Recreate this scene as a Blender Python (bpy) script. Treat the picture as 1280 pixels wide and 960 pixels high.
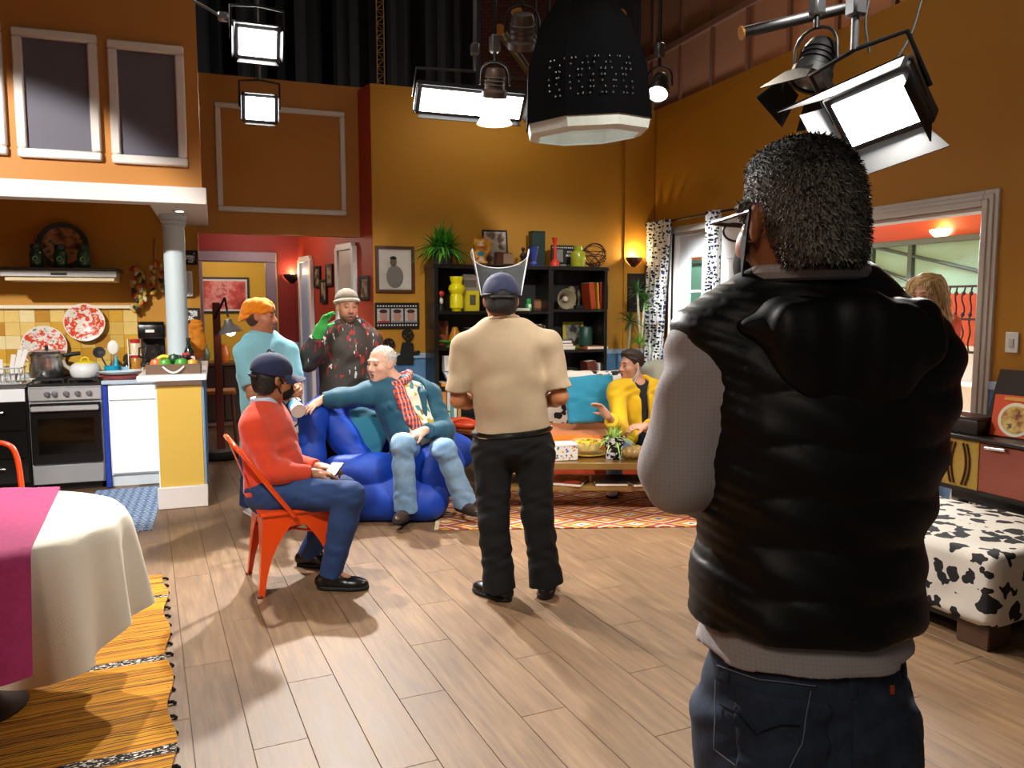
import bpy, bmesh, math, random
import numpy as np
from mathutils import Vector, Matrix

for _o in list(bpy.data.objects):
    bpy.data.objects.remove(_o)
SC = bpy.context.scene
COL = SC.collection
random.seed(7)
np.random.seed(7)

# ------------------------------------------------------------------ camera
F_PX, YAW, PITCH, CAM_H = 1000.0, math.radians(20.3), math.radians(5.6), 1.55
cam_d = bpy.data.cameras.new('camera')
cam_d.sensor_fit = 'HORIZONTAL'
cam_d.sensor_width = 36.0
cam_d.lens = 36.0 * F_PX / 1280.0
cam_d.clip_start = 0.05
cam = bpy.data.objects.new('camera', cam_d)
COL.objects.link(cam)
cam.location = (0, 0, CAM_H)
cam.rotation_euler = (math.pi / 2 - PITCH, 0, -YAW)
SC.camera = cam

# ------------------------------------------------------------------ view + world
vs = SC.view_settings
vs.view_transform = 'Standard'
vs.look = 'None'
vs.exposure = 0.05
vs.gamma = 1.0
vs.use_curve_mapping = False
W = bpy.data.worlds.new('studio_dark')
SC.world = W
W.use_nodes = True
W.node_tree.nodes['Background'].inputs[0].default_value = (0.62, 0.60, 0.58, 1)
W.node_tree.nodes['Background'].inputs[1].default_value = 0.055


def light(name, kind, loc, target=None, energy=100, color=(1, 1, 1), size=0.3, size_y=None, cone=60, blend=0.4):
    d = bpy.data.lights.new(name, kind)
    d.energy = energy
    d.color = color
    if kind == 'AREA':
        d.shape = 'RECTANGLE'
        d.size = size
        d.size_y = size_y or size
    elif kind == 'SPOT':
        d.spot_size = math.radians(cone)
        d.spot_blend = blend
        d.shadow_soft_size = size
    else:
        d.shadow_soft_size = size
    o = bpy.data.objects.new(name, d)
    COL.objects.link(o)
    o.location = loc
    if target is not None:
        v = Vector(target) - Vector(loc)
        o.rotation_euler = v.to_track_quat('-Z', 'Y').to_euler()
    return o


WARM = (1.0, 0.86, 0.68)
WHITE = (1.0, 0.96, 0.90)
COOL = (0.90, 0.95, 1.0)
# studio lamps of the overhead grid (the ones above and beside the camera), plus added fills
light('rig_key_left', 'SPOT', (-1.6, 1.2, 4.4), (0.75, 5.9, 0.4), 760, WHITE, 0.10, cone=46, blend=0.35)
light('rig_key_right', 'SPOT', (2.4, 1.0, 4.5), (2.9, 6.4, 0.4), 900, WHITE, 0.12, cone=46, blend=0.35)
light('rig_key_kitchen', 'SPOT', (-2.7, 3.3, 3.55), (-0.8, 8.0, 0.8), 1050, WHITE, 0.05, cone=44, blend=0.3)
light('rig_top_soft', 'AREA', (1.6, 4.8, 5.2), (1.6, 4.8, 0), 16, WARM, 3.0, 2.4)
light('rig_shelf', 'SPOT', (0.9, 4.4, 4.1), (2.9, 7.8, 0.8), 170, WARM, 0.08, cone=36, blend=0.6)
light('rig_back_left', 'SPOT', (-0.35, 6.0, 3.9), (1.2, 2.8, 0.0), 760, WHITE, 0.05, cone=72, blend=0.5)
light('rig_back_mid', 'SPOT', (0.95, 7.1, 3.3), (0.8, 2.8, 0.0), 1000, WHITE, 0.06, cone=80, blend=0.5)
light('rig_back_right', 'SPOT', (3.5, 5.4, 3.9), (2.2, 2.2, 0.0), 330, WARM, 0.06, cone=75, blend=0.5)
light('rig_behind_camera', 'AREA', (-1.6, -1.2, 3.4), (0.9, 1.4, 1.2), 22, WARM, 1.0, 0.8)
light('rig_wall_wash', 'AREA', (2.55, 7.3, 3.45), (2.55, 7.85, 2.7), 2.6, (1.0, 0.92, 0.6), 1.3, 0.12)
light('sofa_fill', 'SPOT', (3.7, 3.6, 4.2), (3.3, 6.3, 0.7), 420, WHITE, 0.08, cone=26, blend=0.5)  # added spot that brightens the sofa and its sitter, no fixture behind it
light('rig_window', 'SPOT', (2.4, 5.6, 3.9), (4.57, 7.0, 1.5), 1100, COOL, 0.08, cone=22, blend=0.5)
light('studio_wall_fill', 'POINT', (5.2, 7.5, 5.6), None, 60, WARM, 0.2)  # added fill that brightens the brown studio wall, no fixture behind it
# daylight-balanced lamps and an added fill out on the terrace behind the right wall
light('terrace_window_lamp', 'AREA', (6.3, 7.3, 2.7), (4.6, 6.9, 1.3), 420, COOL, 1.4, 1.2)
light('terrace_door_lamp', 'SPOT', (5.4, 3.0, 3.6), (7.2, 6.0, 1.7), 230, WHITE, 0.06, cone=80, blend=0.4)
light('terrace_fill', 'POINT', (6.2, 10.3, 2.9), None, 170, COOL, 0.2)  # added fill so the terrace behind the window panes is not dark
light('hall_lamp', 'POINT', (0.45, 9.2, 2.3), None, 16, WARM, 0.1)
light('room_beyond_lamp', 'POINT', (0.1, 11.0, 2.2), None, 18, WARM, 0.1)

# ------------------------------------------------------------------ pixel helpers
_fw = Vector((math.sin(YAW) * math.cos(PITCH), math.cos(YAW) * math.cos(PITCH), -math.sin(PITCH)))
_rt = Vector((math.cos(YAW), -math.sin(YAW), 0))
_up = _rt.cross(_fw)
CAMP = Vector((0, 0, CAM_H))


def ray(x, y):
    return _fw + _rt * ((x - 640) / F_PX) - _up * ((y - 480) / F_PX)


def PZ(x, y, h=0.0):
    r = ray(x, y)
    return CAMP + r * ((h - CAM_H) / r.z)


def PY(x, y, Y):
    r = ray(x, y)
    return CAMP + r * (Y / r.y)


def PX(x, y, X):
    r = ray(x, y)
    return CAMP + r * (X / r.x)


def PD(x, y, d):
    return CAMP + ray(x, y) * d


def PV(x, y, a, b):
    """where the pixel's ray meets the vertical plane through floor points a and b"""
    n = Vector((b[1] - a[1], a[0] - b[0], 0))
    r = ray(x, y)
    t = n.dot(Vector((a[0], a[1], 0)) - CAMP) / n.dot(r)
    return CAMP + r * t


# ------------------------------------------------------------------ materials
def lin(h):
    if not isinstance(h, str):
        return (*h[:3], 1.0)
    h = h.lstrip('#')
    v = [int(h[i:i + 2], 16) / 255 for i in (0, 2, 4)]
    v = [c / 12.92 if c <= 0.04045 else ((c + 0.055) / 1.055) ** 2.4 for c in v]
    return (*v, 1.0)


class NT:
    def __init__(s, name):
        s.m = bpy.data.materials.new(name)
        s.m.use_nodes = True
        s.t = s.m.node_tree
        s.b = s.t.nodes['Principled BSDF']

    def n(s, typ, ins=None, **props):
        nd = s.t.nodes.new('ShaderNode' + typ)
        for k, v in props.items():
            setattr(nd, k, v)
        for k, v in (ins or {}).items():
            s.set(nd, k, v)
        return nd

    def set(s, nd, k, v):
        sock = nd.inputs[k]
        if isinstance(v, bpy.types.NodeSocket):
            s.t.links.new(v, sock)
        elif isinstance(v, bpy.types.Node):
            s.t.links.new(v.outputs[0], sock)
        else:
            sock.default_value = v

    def math(s, op, a, b=0.0, c=0.0, clamp=False):
        nd = s.n('Math', {0: a, 1: b, 2: c}, operation=op)
        nd.use_clamp = clamp
        return nd.outputs[0]

    def mix(s, fac, a, b):
        nd = s.n('Mix', data_type='RGBA')
        s.set(nd, 0, fac)
        s.set(nd, 6, lin(a) if isinstance(a, (str, tuple)) else a)
        s.set(nd, 7, lin(b) if isinstance(b, (str, tuple)) else b)
        return nd.outputs[2]

    def ramp(s, fac, stops, interp='LINEAR'):
        nd = s.n('ValToRGB', {0: fac})
        cr = nd.color_ramp
        cr.interpolation = interp
        while len(cr.elements) < len(stops):
            cr.elements.new(0.5)
        for e, (p, c) in zip(cr.elements, stops):
            e.position = p
            e.color = lin(c)
        return nd.outputs[0]

    def obj(s):
        return s.n('TexCoord').outputs['Object']

    def gen(s):
        return s.n('TexCoord').outputs['Generated']

    def xyz(s, vec):
        return s.n('SeparateXYZ', {0: vec}).outputs

    def noise(s, vec, scale, detail=3, rough=0.55, col=False):
        nd = s.n('TexNoise', {'Vector': vec, 'Scale': scale, 'Detail': detail, 'Roughness': rough})
        return nd.outputs[1 if col else 0]

    def mapping(s, vec, scale=(1, 1, 1), rot=(0, 0, 0), loc=(0, 0, 0)):
        nd = s.n('Mapping', {0: vec})
        nd.inputs[1].default_value = loc
        nd.inputs[2].default_value = rot
        nd.inputs[3].default_value = scale
        return nd.outputs[0]

    def voro(s, vec, scale, out='Distance', feature='F1', rnd=1.0):
        nd = s.n('TexVoronoi', {'Vector': vec, 'Scale': scale}, feature=feature)
        nd.inputs['Randomness'].default_value = rnd
        return nd.outputs[out]

    def bump(s, h, strength=0.3, dist=0.01):
        nd = s.n('Bump', {'Height': h, 'Strength': strength, 'Distance': dist})
        s.set(s.b, 'Normal', nd.outputs[0])

    def fin(s, color=None, rough=0.5, metal=0.0, spec=None, **kw):
        if color is not None:
            s.set(s.b, 'Base Color', lin(color) if isinstance(color, (str, tuple)) else color)
        s.set(s.b, 'Roughness', rough)
        s.set(s.b, 'Metallic', metal)
        if spec is not None:
            s.set(s.b, 'Specular IOR Level', spec)
        for k, v in kw.items():
            s.set(s.b, k.replace('_', ' '), v)
        return s.m


_mc = {}


def mat(color, rough=0.5, metal=0.0, var=0.10, scale=6.0, bump=0.0, bscale=60.0, emit=0.0, name=None, sheen=0.0, coat=0.0, trans=0.0, spec=None):
    """plain material: one colour with slight mottling and fine relief"""
    key = (str(color), rough, metal, var, scale, bump, bscale, emit, sheen, coat, trans, spec)
    if key in _mc:
        return _mc[key]
    t = NT(name or 'material')
    oc = t.obj()
    c = lin(color)
    if var > 0:
        f = t.noise(oc, scale, 4)
        d = tuple(v * (1 - var) for v in c[:3])
        l = tuple(min(1, v * (1 + var)) for v in c[:3])
        col = t.mix(f, d, l)
    else:
        col = c
    if bump > 0:
        t.bump(t.noise(oc, bscale, 3), bump, 0.004)
    t.set(t.b, 'Base Color', col)
    m = t.fin(None, rough, metal, spec)
    if emit > 0:
        t.set(t.b, 'Emission Color', c)
        t.set(t.b, 'Emission Strength', emit)
    if sheen:
        t.set(t.b, 'Sheen Weight', sheen)
    if coat:
        t.set(t.b, 'Coat Weight', coat)
    if trans:
        t.set(t.b, 'Transmission Weight', trans)
    _mc[key] = m
    return m


# ------------------------------------------------------------------ mesh builder
def rotm(rz=0.0, rx=0.0, ry=0.0):
    return Matrix.Rotation(rz, 3, 'Z') @ Matrix.Rotation(ry, 3, 'Y') @ Matrix.Rotation(rx, 3, 'X')


class MB:
    def __init__(s):
        s.bm = bmesh.new()

    def _xf(s, vs, c, R):
        c = Vector(c)
        for v in vs:
            v.co = (R @ v.co if R is not None else v.co) + c

    def box(s, c, size, R=None, bev=0.0, seg=1):
        r = bmesh.ops.create_cube(s.bm, size=1.0)
        vs = r['verts']
        for v in vs:
            v.co = Vector((v.co.x * size[0], v.co.y * size[1], v.co.z * size[2]))
        if bev > 0:
            es = list({e for v in vs for e in v.link_edges})
            r2 = bmesh.ops.bevel(s.bm, geom=es, offset=min(bev, 0.49 * min(size)), segments=seg, affect='EDGES', profile=0.5)
            vs = list({v for f in r2['faces'] for v in f.verts} | {v for v in vs if v.is_valid})
            vs = list(set(vs))
            # all verts of the bevelled cube are connected
            seen, st = set(vs), list(vs)
            while st:
                v = st.pop()
                for e in v.link_edges:
                    o = e.other_vert(v)
                    if o not in seen:
                        seen.add(o)
                        st.append(o)
            vs = list(seen)
        s._xf(vs, c, R)
        return s

    def b2(s, lo, hi, bev=0.0):
        lo, hi = Vector(lo), Vector(hi)
        return s.box((lo + hi) / 2, hi - lo, None, bev)

    def cyl(s, p0, p1, r0, r1=None, seg=16, caps=True):
        p0, p1 = Vector(p0), Vector(p1)
        r1 = r0 if r1 is None else r1
        d = p1 - p0
        q = d.to_track_quat('Z', 'Y').to_matrix()
        rings = []
        for p, r in ((p0, r0), (p1, r1)):
            rings.append([s.bm.verts.new(p + q @ Vector((r * math.cos(2 * math.pi * i / seg), r * math.sin(2 * math.pi * i / seg), 0))) for i in range(seg)])
        for i in range(seg):
            j = (i + 1) % seg
            s.bm.faces.new((rings[0][i], rings[0][j], rings[1][j], rings[1][i]))
        if caps:
            s.bm.faces.new(rings[0][::-1])
            s.bm.faces.new(rings[1])
        return s

    def lathe(s, prof, c=(0, 0, 0), seg=24, R=None, closed=False):
        """prof: (radius, z) from bottom to top"""
        c = Vector(c)
        rings = []
        for r, z in prof:
            if r < 1e-5:
                co = Vector((0, 0, z))
                rings.append([s.bm.verts.new((R @ co if R is not None else co) + c)])
            else:
                ring = []
                for i in range(seg):
                    a = 2 * math.pi * i / seg
                    co = Vector((r * math.cos(a), r * math.sin(a), z))
                    ring.append(s.bm.verts.new((R @ co if R is not None else co) + c))
                rings.append(ring)
        for a, b in zip(rings, rings[1:]):
            for i in range(seg):
                j = (i + 1) % seg
                if len(a) == 1 and len(b) == 1:
                    continue
                if len(a) == 1:
                    s.bm.faces.new((a[0], b[j], b[i]))
                elif len(b) == 1:
                    s.bm.faces.new((a[i], a[j], b[0]))
                else:
                    s.bm.faces.new((a[i], a[j], b[j], b[i]))
        return s

    def ell(s, c, r, R=None, seg=16, rings=10):
        if not hasattr(r, '__len__'):
            r = (r, r, r)
        prof = [(math.sin(math.pi * k / rings), -math.cos(math.pi * k / rings)) for k in range(rings + 1)]
        n0 = len(s.bm.verts)
        s.lathe(prof, (0, 0, 0), seg)
        s.bm.verts.ensure_lookup_table()
        vs = [s.bm.verts[i] for i in range(n0, len(s.bm.verts))]
        for v in vs:
            v.co = Vector((v.co.x * r[0], v.co.y * r[1], v.co.z * r[2]))
        s._xf(vs, c, R)
        return s

    def tube(s, pts, r, seg=8, closed=False, radii=None):
        pts = [Vector(p) for p in pts]
        n = len(pts)
        rings = []
        prev = None
        for i, p in enumerate(pts):
            a = pts[(i - 1) % n] if (closed or i > 0) else p
            b = pts[(i + 1) % n] if (closed or i < n - 1) else p
            t = (b - a).normalized()
            if prev is None:
                ref = Vector((0, 0, 1)) if abs(t.z) < 0.9 else Vector((1, 0, 0))
                nx = t.cross(ref).normalized()
            else:
                nx = (prev - t * prev.dot(t)).normalized()
            prev = nx
            ny = t.cross(nx)
            rr = radii[i] if radii else r
            rings.append([s.bm.verts.new(p + (nx * math.cos(2 * math.pi * k / seg) + ny * math.sin(2 * math.pi * k / seg)) * rr) for k in range(seg)])
        m = n if closed else n - 1
        for i in range(m):
            a, b = rings[i], rings[(i + 1) % n]
            for k in range(seg):
                j = (k + 1) % seg
                s.bm.faces.new((a[k], a[j], b[j], b[k]))
        if not closed:
            s.bm.faces.new(rings[0][::-1])
            s.bm.faces.new(rings[-1])
        return s

    def poly(s, pts):
        s.bm.faces.new([s.bm.verts.new(Vector(p)) for p in pts])
        return s

    def prism(s, pts2, z0, z1, fn=None):
        """polygon (x, y) extruded z0..z1; fn maps local (x,y,z) to a point"""
        fn = fn or (lambda x, y, z: Vector((x, y, z)))
        a = [s.bm.verts.new(fn(x, y, z0)) for x, y in pts2]
        b = [s.bm.verts.new(fn(x, y, z1)) for x, y in pts2]
        n = len(pts2)
        s.bm.faces.new(a[::-1])
        s.bm.faces.new(b)
        for i in range(n):
            j = (i + 1) % n
            s.bm.faces.new((a[i], a[j], b[j], b[i]))
        return s

    def grid(s, fn, nu, nv, closed_u=False):
        g = [[s.bm.verts.new(Vector(fn(i / (nu if closed_u else nu - 1), j / (nv - 1)))) for j in range(nv)] for i in range(nu)]
        for i in range(nu if closed_u else nu - 1):
            for j in range(nv - 1):
                k = (i + 1) % nu
                s.bm.faces.new((g[i][j], g[k][j], g[k][j + 1], g[i][j + 1]))
        return s

    def mesh(s, smooth=True, angle=40, solid=0.0):
        bmesh.ops.recalc_face_normals(s.bm, faces=s.bm.faces[:])
        if solid:
            bmesh.ops.solidify(s.bm, geom=s.bm.faces[:], thickness=solid)
            bmesh.ops.recalc_face_normals(s.bm, faces=s.bm.faces[:])
        if smooth:
            lim = math.radians(angle)
            for f in s.bm.faces:
                f.smooth = True
            for e in s.bm.edges:
                if len(e.link_faces) == 2 and e.calc_face_angle(0) > lim:
                    e.smooth = False
        me = bpy.data.meshes.new('mesh')
        s.bm.to_mesh(me)
        s.bm.free()
        return me

    def out(s, name, m, parent=None, label=None, smooth=True, angle=40, solid=0.0, loc=None, rot=None):
        me = s.mesh(smooth, angle, solid)
        me.materials.append(m)
        return link(name, me, parent, label, loc, rot)


WROOTS = set()


def link(name, me, parent=None, label=None, loc=None, rot=None):
    o = bpy.data.objects.new(name, me)
    if me is not None:
        me.name = name
    COL.objects.link(o)
    if parent is not None:
        o.parent = parent
        if parent.name in WROOTS:
            # parts modelled in world space: bring them into the parent's frame
            o.matrix_parent_inverse = (Matrix.Translation(parent.location) @ parent.rotation_euler.to_matrix().to_4x4()).inverted()
    if loc is not None:
        o.location = loc
    if rot is not None:
        o.rotation_euler = rot if hasattr(rot, '__len__') else (0, 0, rot)
    if label:
        o['label'] = label
    return o


def tag(o, label, cat, group=None, kind=None):
    o['label'] = label
    o['category'] = cat
    if group:
        o['group'] = group
    if kind:
        o['kind'] = kind
    return o


def thing(name, label, cat, loc=(0, 0, 0), rz=0.0, group=None):
    o = bpy.data.objects.new(name, None)
    o.empty_display_size = 0.1
    COL.objects.link(o)
    o.location = loc
    o.rotation_euler = (0, 0, rz)
    return tag(o, label, cat, group)


def struct(o, label=None, cat=None):
    o['kind'] = 'structure'
    if label:
        o['label'] = label
    if cat:
        o['category'] = cat
    return o


def copy_tree(o, parent=None, **props):
    c = o.copy()
    COL.objects.link(c)
    if parent is not None:
        c.parent = parent
    for k, v in props.items():
        c[k] = v
    for ch in list(o.children):
        copy_tree(ch, c)
    return c


def lerp(a, b, t):
    return Vector(a) * (1 - t) + Vector(b) * t


def bez(pts, n=12):
    """smooth curve through points (Catmull-Rom)"""
    P = [Vector(p) for p in pts]
    P = [P[0] * 2 - P[1]] + P + [P[-1] * 2 - P[-2]]
    out = []
    for i in range(1, len(P) - 2):
        for k in range(n):
            t = k / n
            a, b, c, d = P[i - 1], P[i], P[i + 1], P[i + 2]
            out.append(0.5 * ((2 * b) + (c - a) * t + (2 * a - 5 * b + 4 * c - d) * t * t + (3 * b - a - 3 * c + d) * t ** 3))
    out.append(P[-2])
    return out
# ------------------------------------------------------------------ palette
def wall_paint(name, col, var=0.06):
    t = NT(name)
    oc = t.obj()
    c = lin(col)
    f = t.noise(oc, 1.3, 4)
    t.set(t.b, 'Base Color', t.mix(f, tuple(v * (1 - var) for v in c[:3]), tuple(min(1, v * (1 + var)) for v in c[:3])))
    t.bump(t.noise(oc, 180, 2), 0.08, 0.002)
    return t.fin(None, 0.62)


MUSTARD = wall_paint('mustard_paint', '#bc831c')
MUSTARD_DIM = wall_paint('mustard_dim_tint', '#b4762a')  # same mustard tinted browner, dimmer light of the upper walls put into the colour
REDP = wall_paint('brick_red_paint', '#a8381f')
REDD = wall_paint('dark_red_paint', '#8e2620')
BLUEP = wall_paint('wainscot_blue_paint', '#5f8fbd')
LILAC = wall_paint('lilac_paint', '#7d86c4')
TRIMW = mat('#d9d2cc', 0.45, var=0.04, name='white_gloss_trim')
WHITE_L = mat('#eef1f3', 0.35, var=0.03, name='white_laminate')
BLACKG = mat('#0c0c0d', 0.25, var=0.1, name='black_gloss')
BLACKM = mat('#131313', 0.6, var=0.15, name='black_matt')
STEEL = mat('#b9bbbd', 0.28, 1.0, var=0.06, name='brushed_steel')
CHROME = mat('#e4e4e6', 0.12, 1.0, var=0.0, name='chrome')
GREYP = mat('#5d5a66', 0.7, var=0.05, name='grey_panel')
DARKW = mat('#2c1b14', 0.5, var=0.25, scale=12, name='dark_wood')
MIDW = mat('#6b452b', 0.45, var=0.25, scale=12, name='mid_wood')

# ------------------------------------------------------------------ floor
def plank_mat():
    t = NT('oak_plank')
    oi = t.n('ObjectInfo')
    oc = t.obj()
    off = t.n('CombineXYZ', {0: t.math('MULTIPLY', oi.outputs['Random'], 17.0), 1: t.math('MULTIPLY', oi.outputs['Random'], 31.0)})
    v = t.n('VectorMath', {0: oc, 1: off.outputs[0]}, operation='ADD').outputs[0]
    g = t.noise(t.mapping(v, (14, 1.3, 14)), 2.2, 6, 0.6)
    g2 = t.noise(t.mapping(v, (60, 2.2, 60)), 2.0, 4, 0.6)
    c = t.ramp(t.math('ADD', t.math('MULTIPLY', g, 0.75), t.math('MULTIPLY', g2, 0.25)), [(0.30, '#634830'), (0.5, '#7a5c3e'), (0.72, '#91714d')])
    hv = t.n('HueSaturation', {'Value': t.math('ADD', 0.90, t.math('MULTIPLY', oi.outputs['Random'], 0.16)), 'Saturation': 0.95, 'Color': c})
    t.bump(g2, 0.08, 0.002)
    return t.fin(hv.outputs[0], t.math('ADD', 0.42, t.math('MULTIPLY', g, 0.16)))


PLANK = plank_mat()
floor = struct(MB().b2((-4.2, -1.6, -0.12), (4.62, 12.4, -0.006)).out('floor', mat('#634a34', 0.5, var=0.2, name='floor_joint'), smooth=False), 'brown oak plank floor of the set', 'floor')
PW, PL = 0.19, 1.25
_pa = math.radians(4.3)
me_plank = MB().box((0, 0, -0.004), (PW - 0.002, PL - 0.002, 0.008), None, 0.0010).mesh(False)
me_plank.materials.append(PLANK)
_dx, _dy = Vector((math.cos(_pa), math.sin(_pa), 0)), Vector((-math.sin(_pa), math.cos(_pa), 0))
_n = 0
cand = []
for i in range(-24, 32):
    sh = ((i * 0.37) % 1.0) * PL
    for j in range(-2, 12):
        p = _dx * (i * PW) + _dy * (j * PL + sh)
        if not (-1.9 < p.x < 4.45 and 1.0 < p.y < 11.0):
            continue
        # only the planks of the view wedge
        v = p - Vector((0, 0, 0))
        fwd, side = v.x * math.sin(YAW) + v.y * math.cos(YAW), v.x * math.cos(YAW) - v.y * math.sin(YAW)
        if abs(side) > fwd * 0.68 + 0.9:
            continue
        if p.y > 7.2 and not (-0.2 < p.x < 1.5):
            continue
        cand.append((fwd, p))
cand.sort(key=lambda a: a[0])
for fwd, p in cand[:296]:
    o = link('plank', me_plank, floor, None, p, _pa)
far_pl = MB()
for fwd, p in cand[296:]:
    far_pl.box(p + Vector((0, 0, -0.004)), (PW - 0.0035, PL - 0.0035, 0.008), rotm(_pa))
if len(cand) > 296:
    o = far_pl.out('plank_field', PLANK, floor, smooth=False)
    o['kind'] = 'stuff'

# ------------------------------------------------------------------ set walls
YB, YF, XR, ZT = 8.15, 7.85, 4.57, 3.66
RAIL = 1.05


def wainscot(name, a, b, nrm, parent, z1=RAIL, m=None):
    """blue dado panel, rail and baseboard on a wall face from floor point a to b, standing off along nrm"""
    a, b, nrm = Vector((a[0], a[1], 0)), Vector((b[0], b[1], 0)), Vector((nrm[0], nrm[1], 0)).normalized()
    d = b - a
    ang = math.atan2(d.y, d.x)
    R = rotm(ang)
    L = d.length
    c = (a + b) / 2
    MB().box(c + nrm * 0.004 + Vector((0, 0, z1 / 2)), (L, 0.012, z1), R).out('dado_panel', m or BLUEP, parent, smooth=False)
    MB().box(c + nrm * 0.014 + Vector((0, 0, z1)), (L, 0.036, 0.055), R, 0.008).out('dado_rail', mat('#a9c3dd', 0.4, var=0.04), parent)
    MB().box(c + nrm * 0.012 + Vector((0, 0, 0.07)), (L, 0.03, 0.14), R, 0.006).out('skirting', TRIMW, parent)


wb = struct(MB().b2((1.462, YF, 0), (4.69, YF + 0.1, ZT)).out('wall_back', MUSTARD, smooth=False), 'mustard back wall behind the bookshelf', 'wall')
MB().b2((4.2, YF - 0.018, RAIL), (4.56, YF + 0.01, ZT - 0.04)).out('wall_pilaster', MUSTARD, wb, smooth=False)
wainscot('w', (1.462, YF), (4.56, YF), (0, -1), wb)
# header over the hall opening with its moulded rectangle
wh = struct(MB().b2((-0.134, YB, 2.235), (1.456, YB + 0.12, 3.69)).out('wall_header', MUSTARD_DIM, smooth=False), 'mustard wall above the hall opening with a white moulded rectangle', 'wall')
fx0, fx1, fz0, fz1 = 0.06, 1.258, 2.436, 3.436
fr = MB()
for (lo, hi) in (((fx0, fz0), (fx1, fz0 + 0.05)), ((fx0, fz1 - 0.05), (fx1, fz1)), ((fx0, fz0 + 0.05), (fx0 + 0.05, fz1 - 0.05)), ((fx1 - 0.05, fz0 + 0.05), (fx1, fz1 - 0.05))):
    fr.b2((lo[0], YB - 0.03, lo[1]), (hi[0], YB + 0.01, hi[1]), 0.008)
fr.out('moulding', TRIMW, wh)
# kitchen wall
wk = struct(MB().b2((-4.0, YB, 0), (-0.134, YB + 0.12, 3.69)).out('wall_kitchen', MUSTARD, smooth=False), 'mustard kitchen wall behind the stove', 'wall')
wainscot('w', (-0.42, YB), (-0.134, YB), (0, -1), wk)
MB().b2((-0.14, YB - 0.01, 0), (-0.125, YB + 0.125, 2.235)).out('jamb', MUSTARD, wk, smooth=False)
wl = struct(MB().b2((-3.3, 1.0, 0), (-3.2, YB, 4.6)).out('wall_left', MUSTARD_DIM, smooth=False), 'mustard side wall of the kitchen', 'wall')
# backsplash of square glazed tiles
tile_m = [mat(c, 0.22, var=0.16, scale=9, coat=0.3, name='glazed_tile') for c in ('#d7a83f', '#c99531', '#e6c778', '#ecd9a4', '#bf8a35', '#d9b45c')]
tmesh = {}
ts = 0.118
x0t, z0t = -3.15, 0.93
for i in range(21):
    for j in range(5):
        k = random.choices(range(6), (5, 4, 3, 2, 3, 3))[0]
        if k not in tmesh:
            me = MB().box((0, 0, 0), (ts - 0.0015, 0.014, ts - 0.0015), None, 0.0015).mesh(False)
            me.materials.append(tile_m[k])
            tmesh[k] = me
        link('tile', tmesh[k], wk, None, (x0t + ts * (i + 0.5), YB - 0.006, z0t + ts * (j + 0.5)))
struct(MB().b2((-3.18, YB - 0.05, z0t + 5 * ts), (-0.66, YB + 0.01, z0t + 5 * ts + 0.035), 0.006).out('trim_1', mat('#e9dfc4', 0.4, var=0.03)), 'cream ledge strip capping the kitchen tiles', 'trim')
# upper wall (mezzanine front) with grey panels in white frames
wu = struct(MB().b2((-4.0, 6.5, 2.41), (-0.06, 6.62, 4.7)).out('wall_upper', MUSTARD_DIM, smooth=False), 'upper mustard wall over the kitchen with framed grey panels', 'wall')
for (xa, ya), (xb, yb) in (((13, 33), (128, 202)), ((133, 49), (235, 209)), ((-115, 14), (10, 194))):
    a, b = PY(xa, ya, 6.48), PY(xb, yb, 6.48)
    lo = Vector((a.x, 0, b.z))
    hi = Vector((b.x, 0, a.z))
    w = 0.062
    f = MB()
    f.b2((lo.x, 6.455, lo.z), (hi.x, 6.51, lo.z + w), 0.01)
    f.b2((lo.x, 6.455, hi.z - w), (hi.x, 6.51, hi.z), 0.01)
    f.b2((lo.x, 6.455, lo.z + w), (lo.x + w, 6.51, hi.z - w), 0.01)
    f.b2((hi.x - w, 6.455, lo.z + w), (hi.x, 6.51, hi.z - w), 0.01)
    o = f.out('panel_frame', TRIMW, wu)
    MB().b2((lo.x + w - 0.005, 6.485, lo.z + w - 0.005), (hi.x - w + 0.005, 6.51, hi.z - w + 0.005)).out('panel', GREYP, wu, smooth=False)
struct(MB().b2((-4.0, 6.46, 2.297), (-0.03, 6.64, 2.42), 0.004).out('trim_2', TRIMW), 'white fascia beam under the upper wall', 'beam')
bm_ = struct(MB().b2((-0.43, 6.64, 2.297), (-0.03, YB, 2.42), 0.004).out('trim_3', TRIMW), 'white soffit beam running back above the column', 'beam')
MB().lathe([(0.0, -0.004), (0.035, -0.004), (0.05, -0.006), (0.055, 0.0), (0.055, 0.01), (0, 0.01)], (-0.235, 6.95, 2.295)).out('downlight_ring', CHROME, bm_)
MB().lathe([(0, -0.008), (0.03, -0.006), (0.03, 0.0), (0, 0.0)], (-0.235, 6.95, 2.295)).out('downlight_lens', mat('#fff6e6', 0.4, var=0, emit=6), bm_)
# kitchen ceiling slab behind the fascia
struct(MB().b2((-4.0, 6.64, 2.9), (-0.43, YB, 2.96)).out('ceiling_kitchen', MUSTARD_DIM, smooth=False), 'mustard soffit above the kitchen', 'ceiling')

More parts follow.
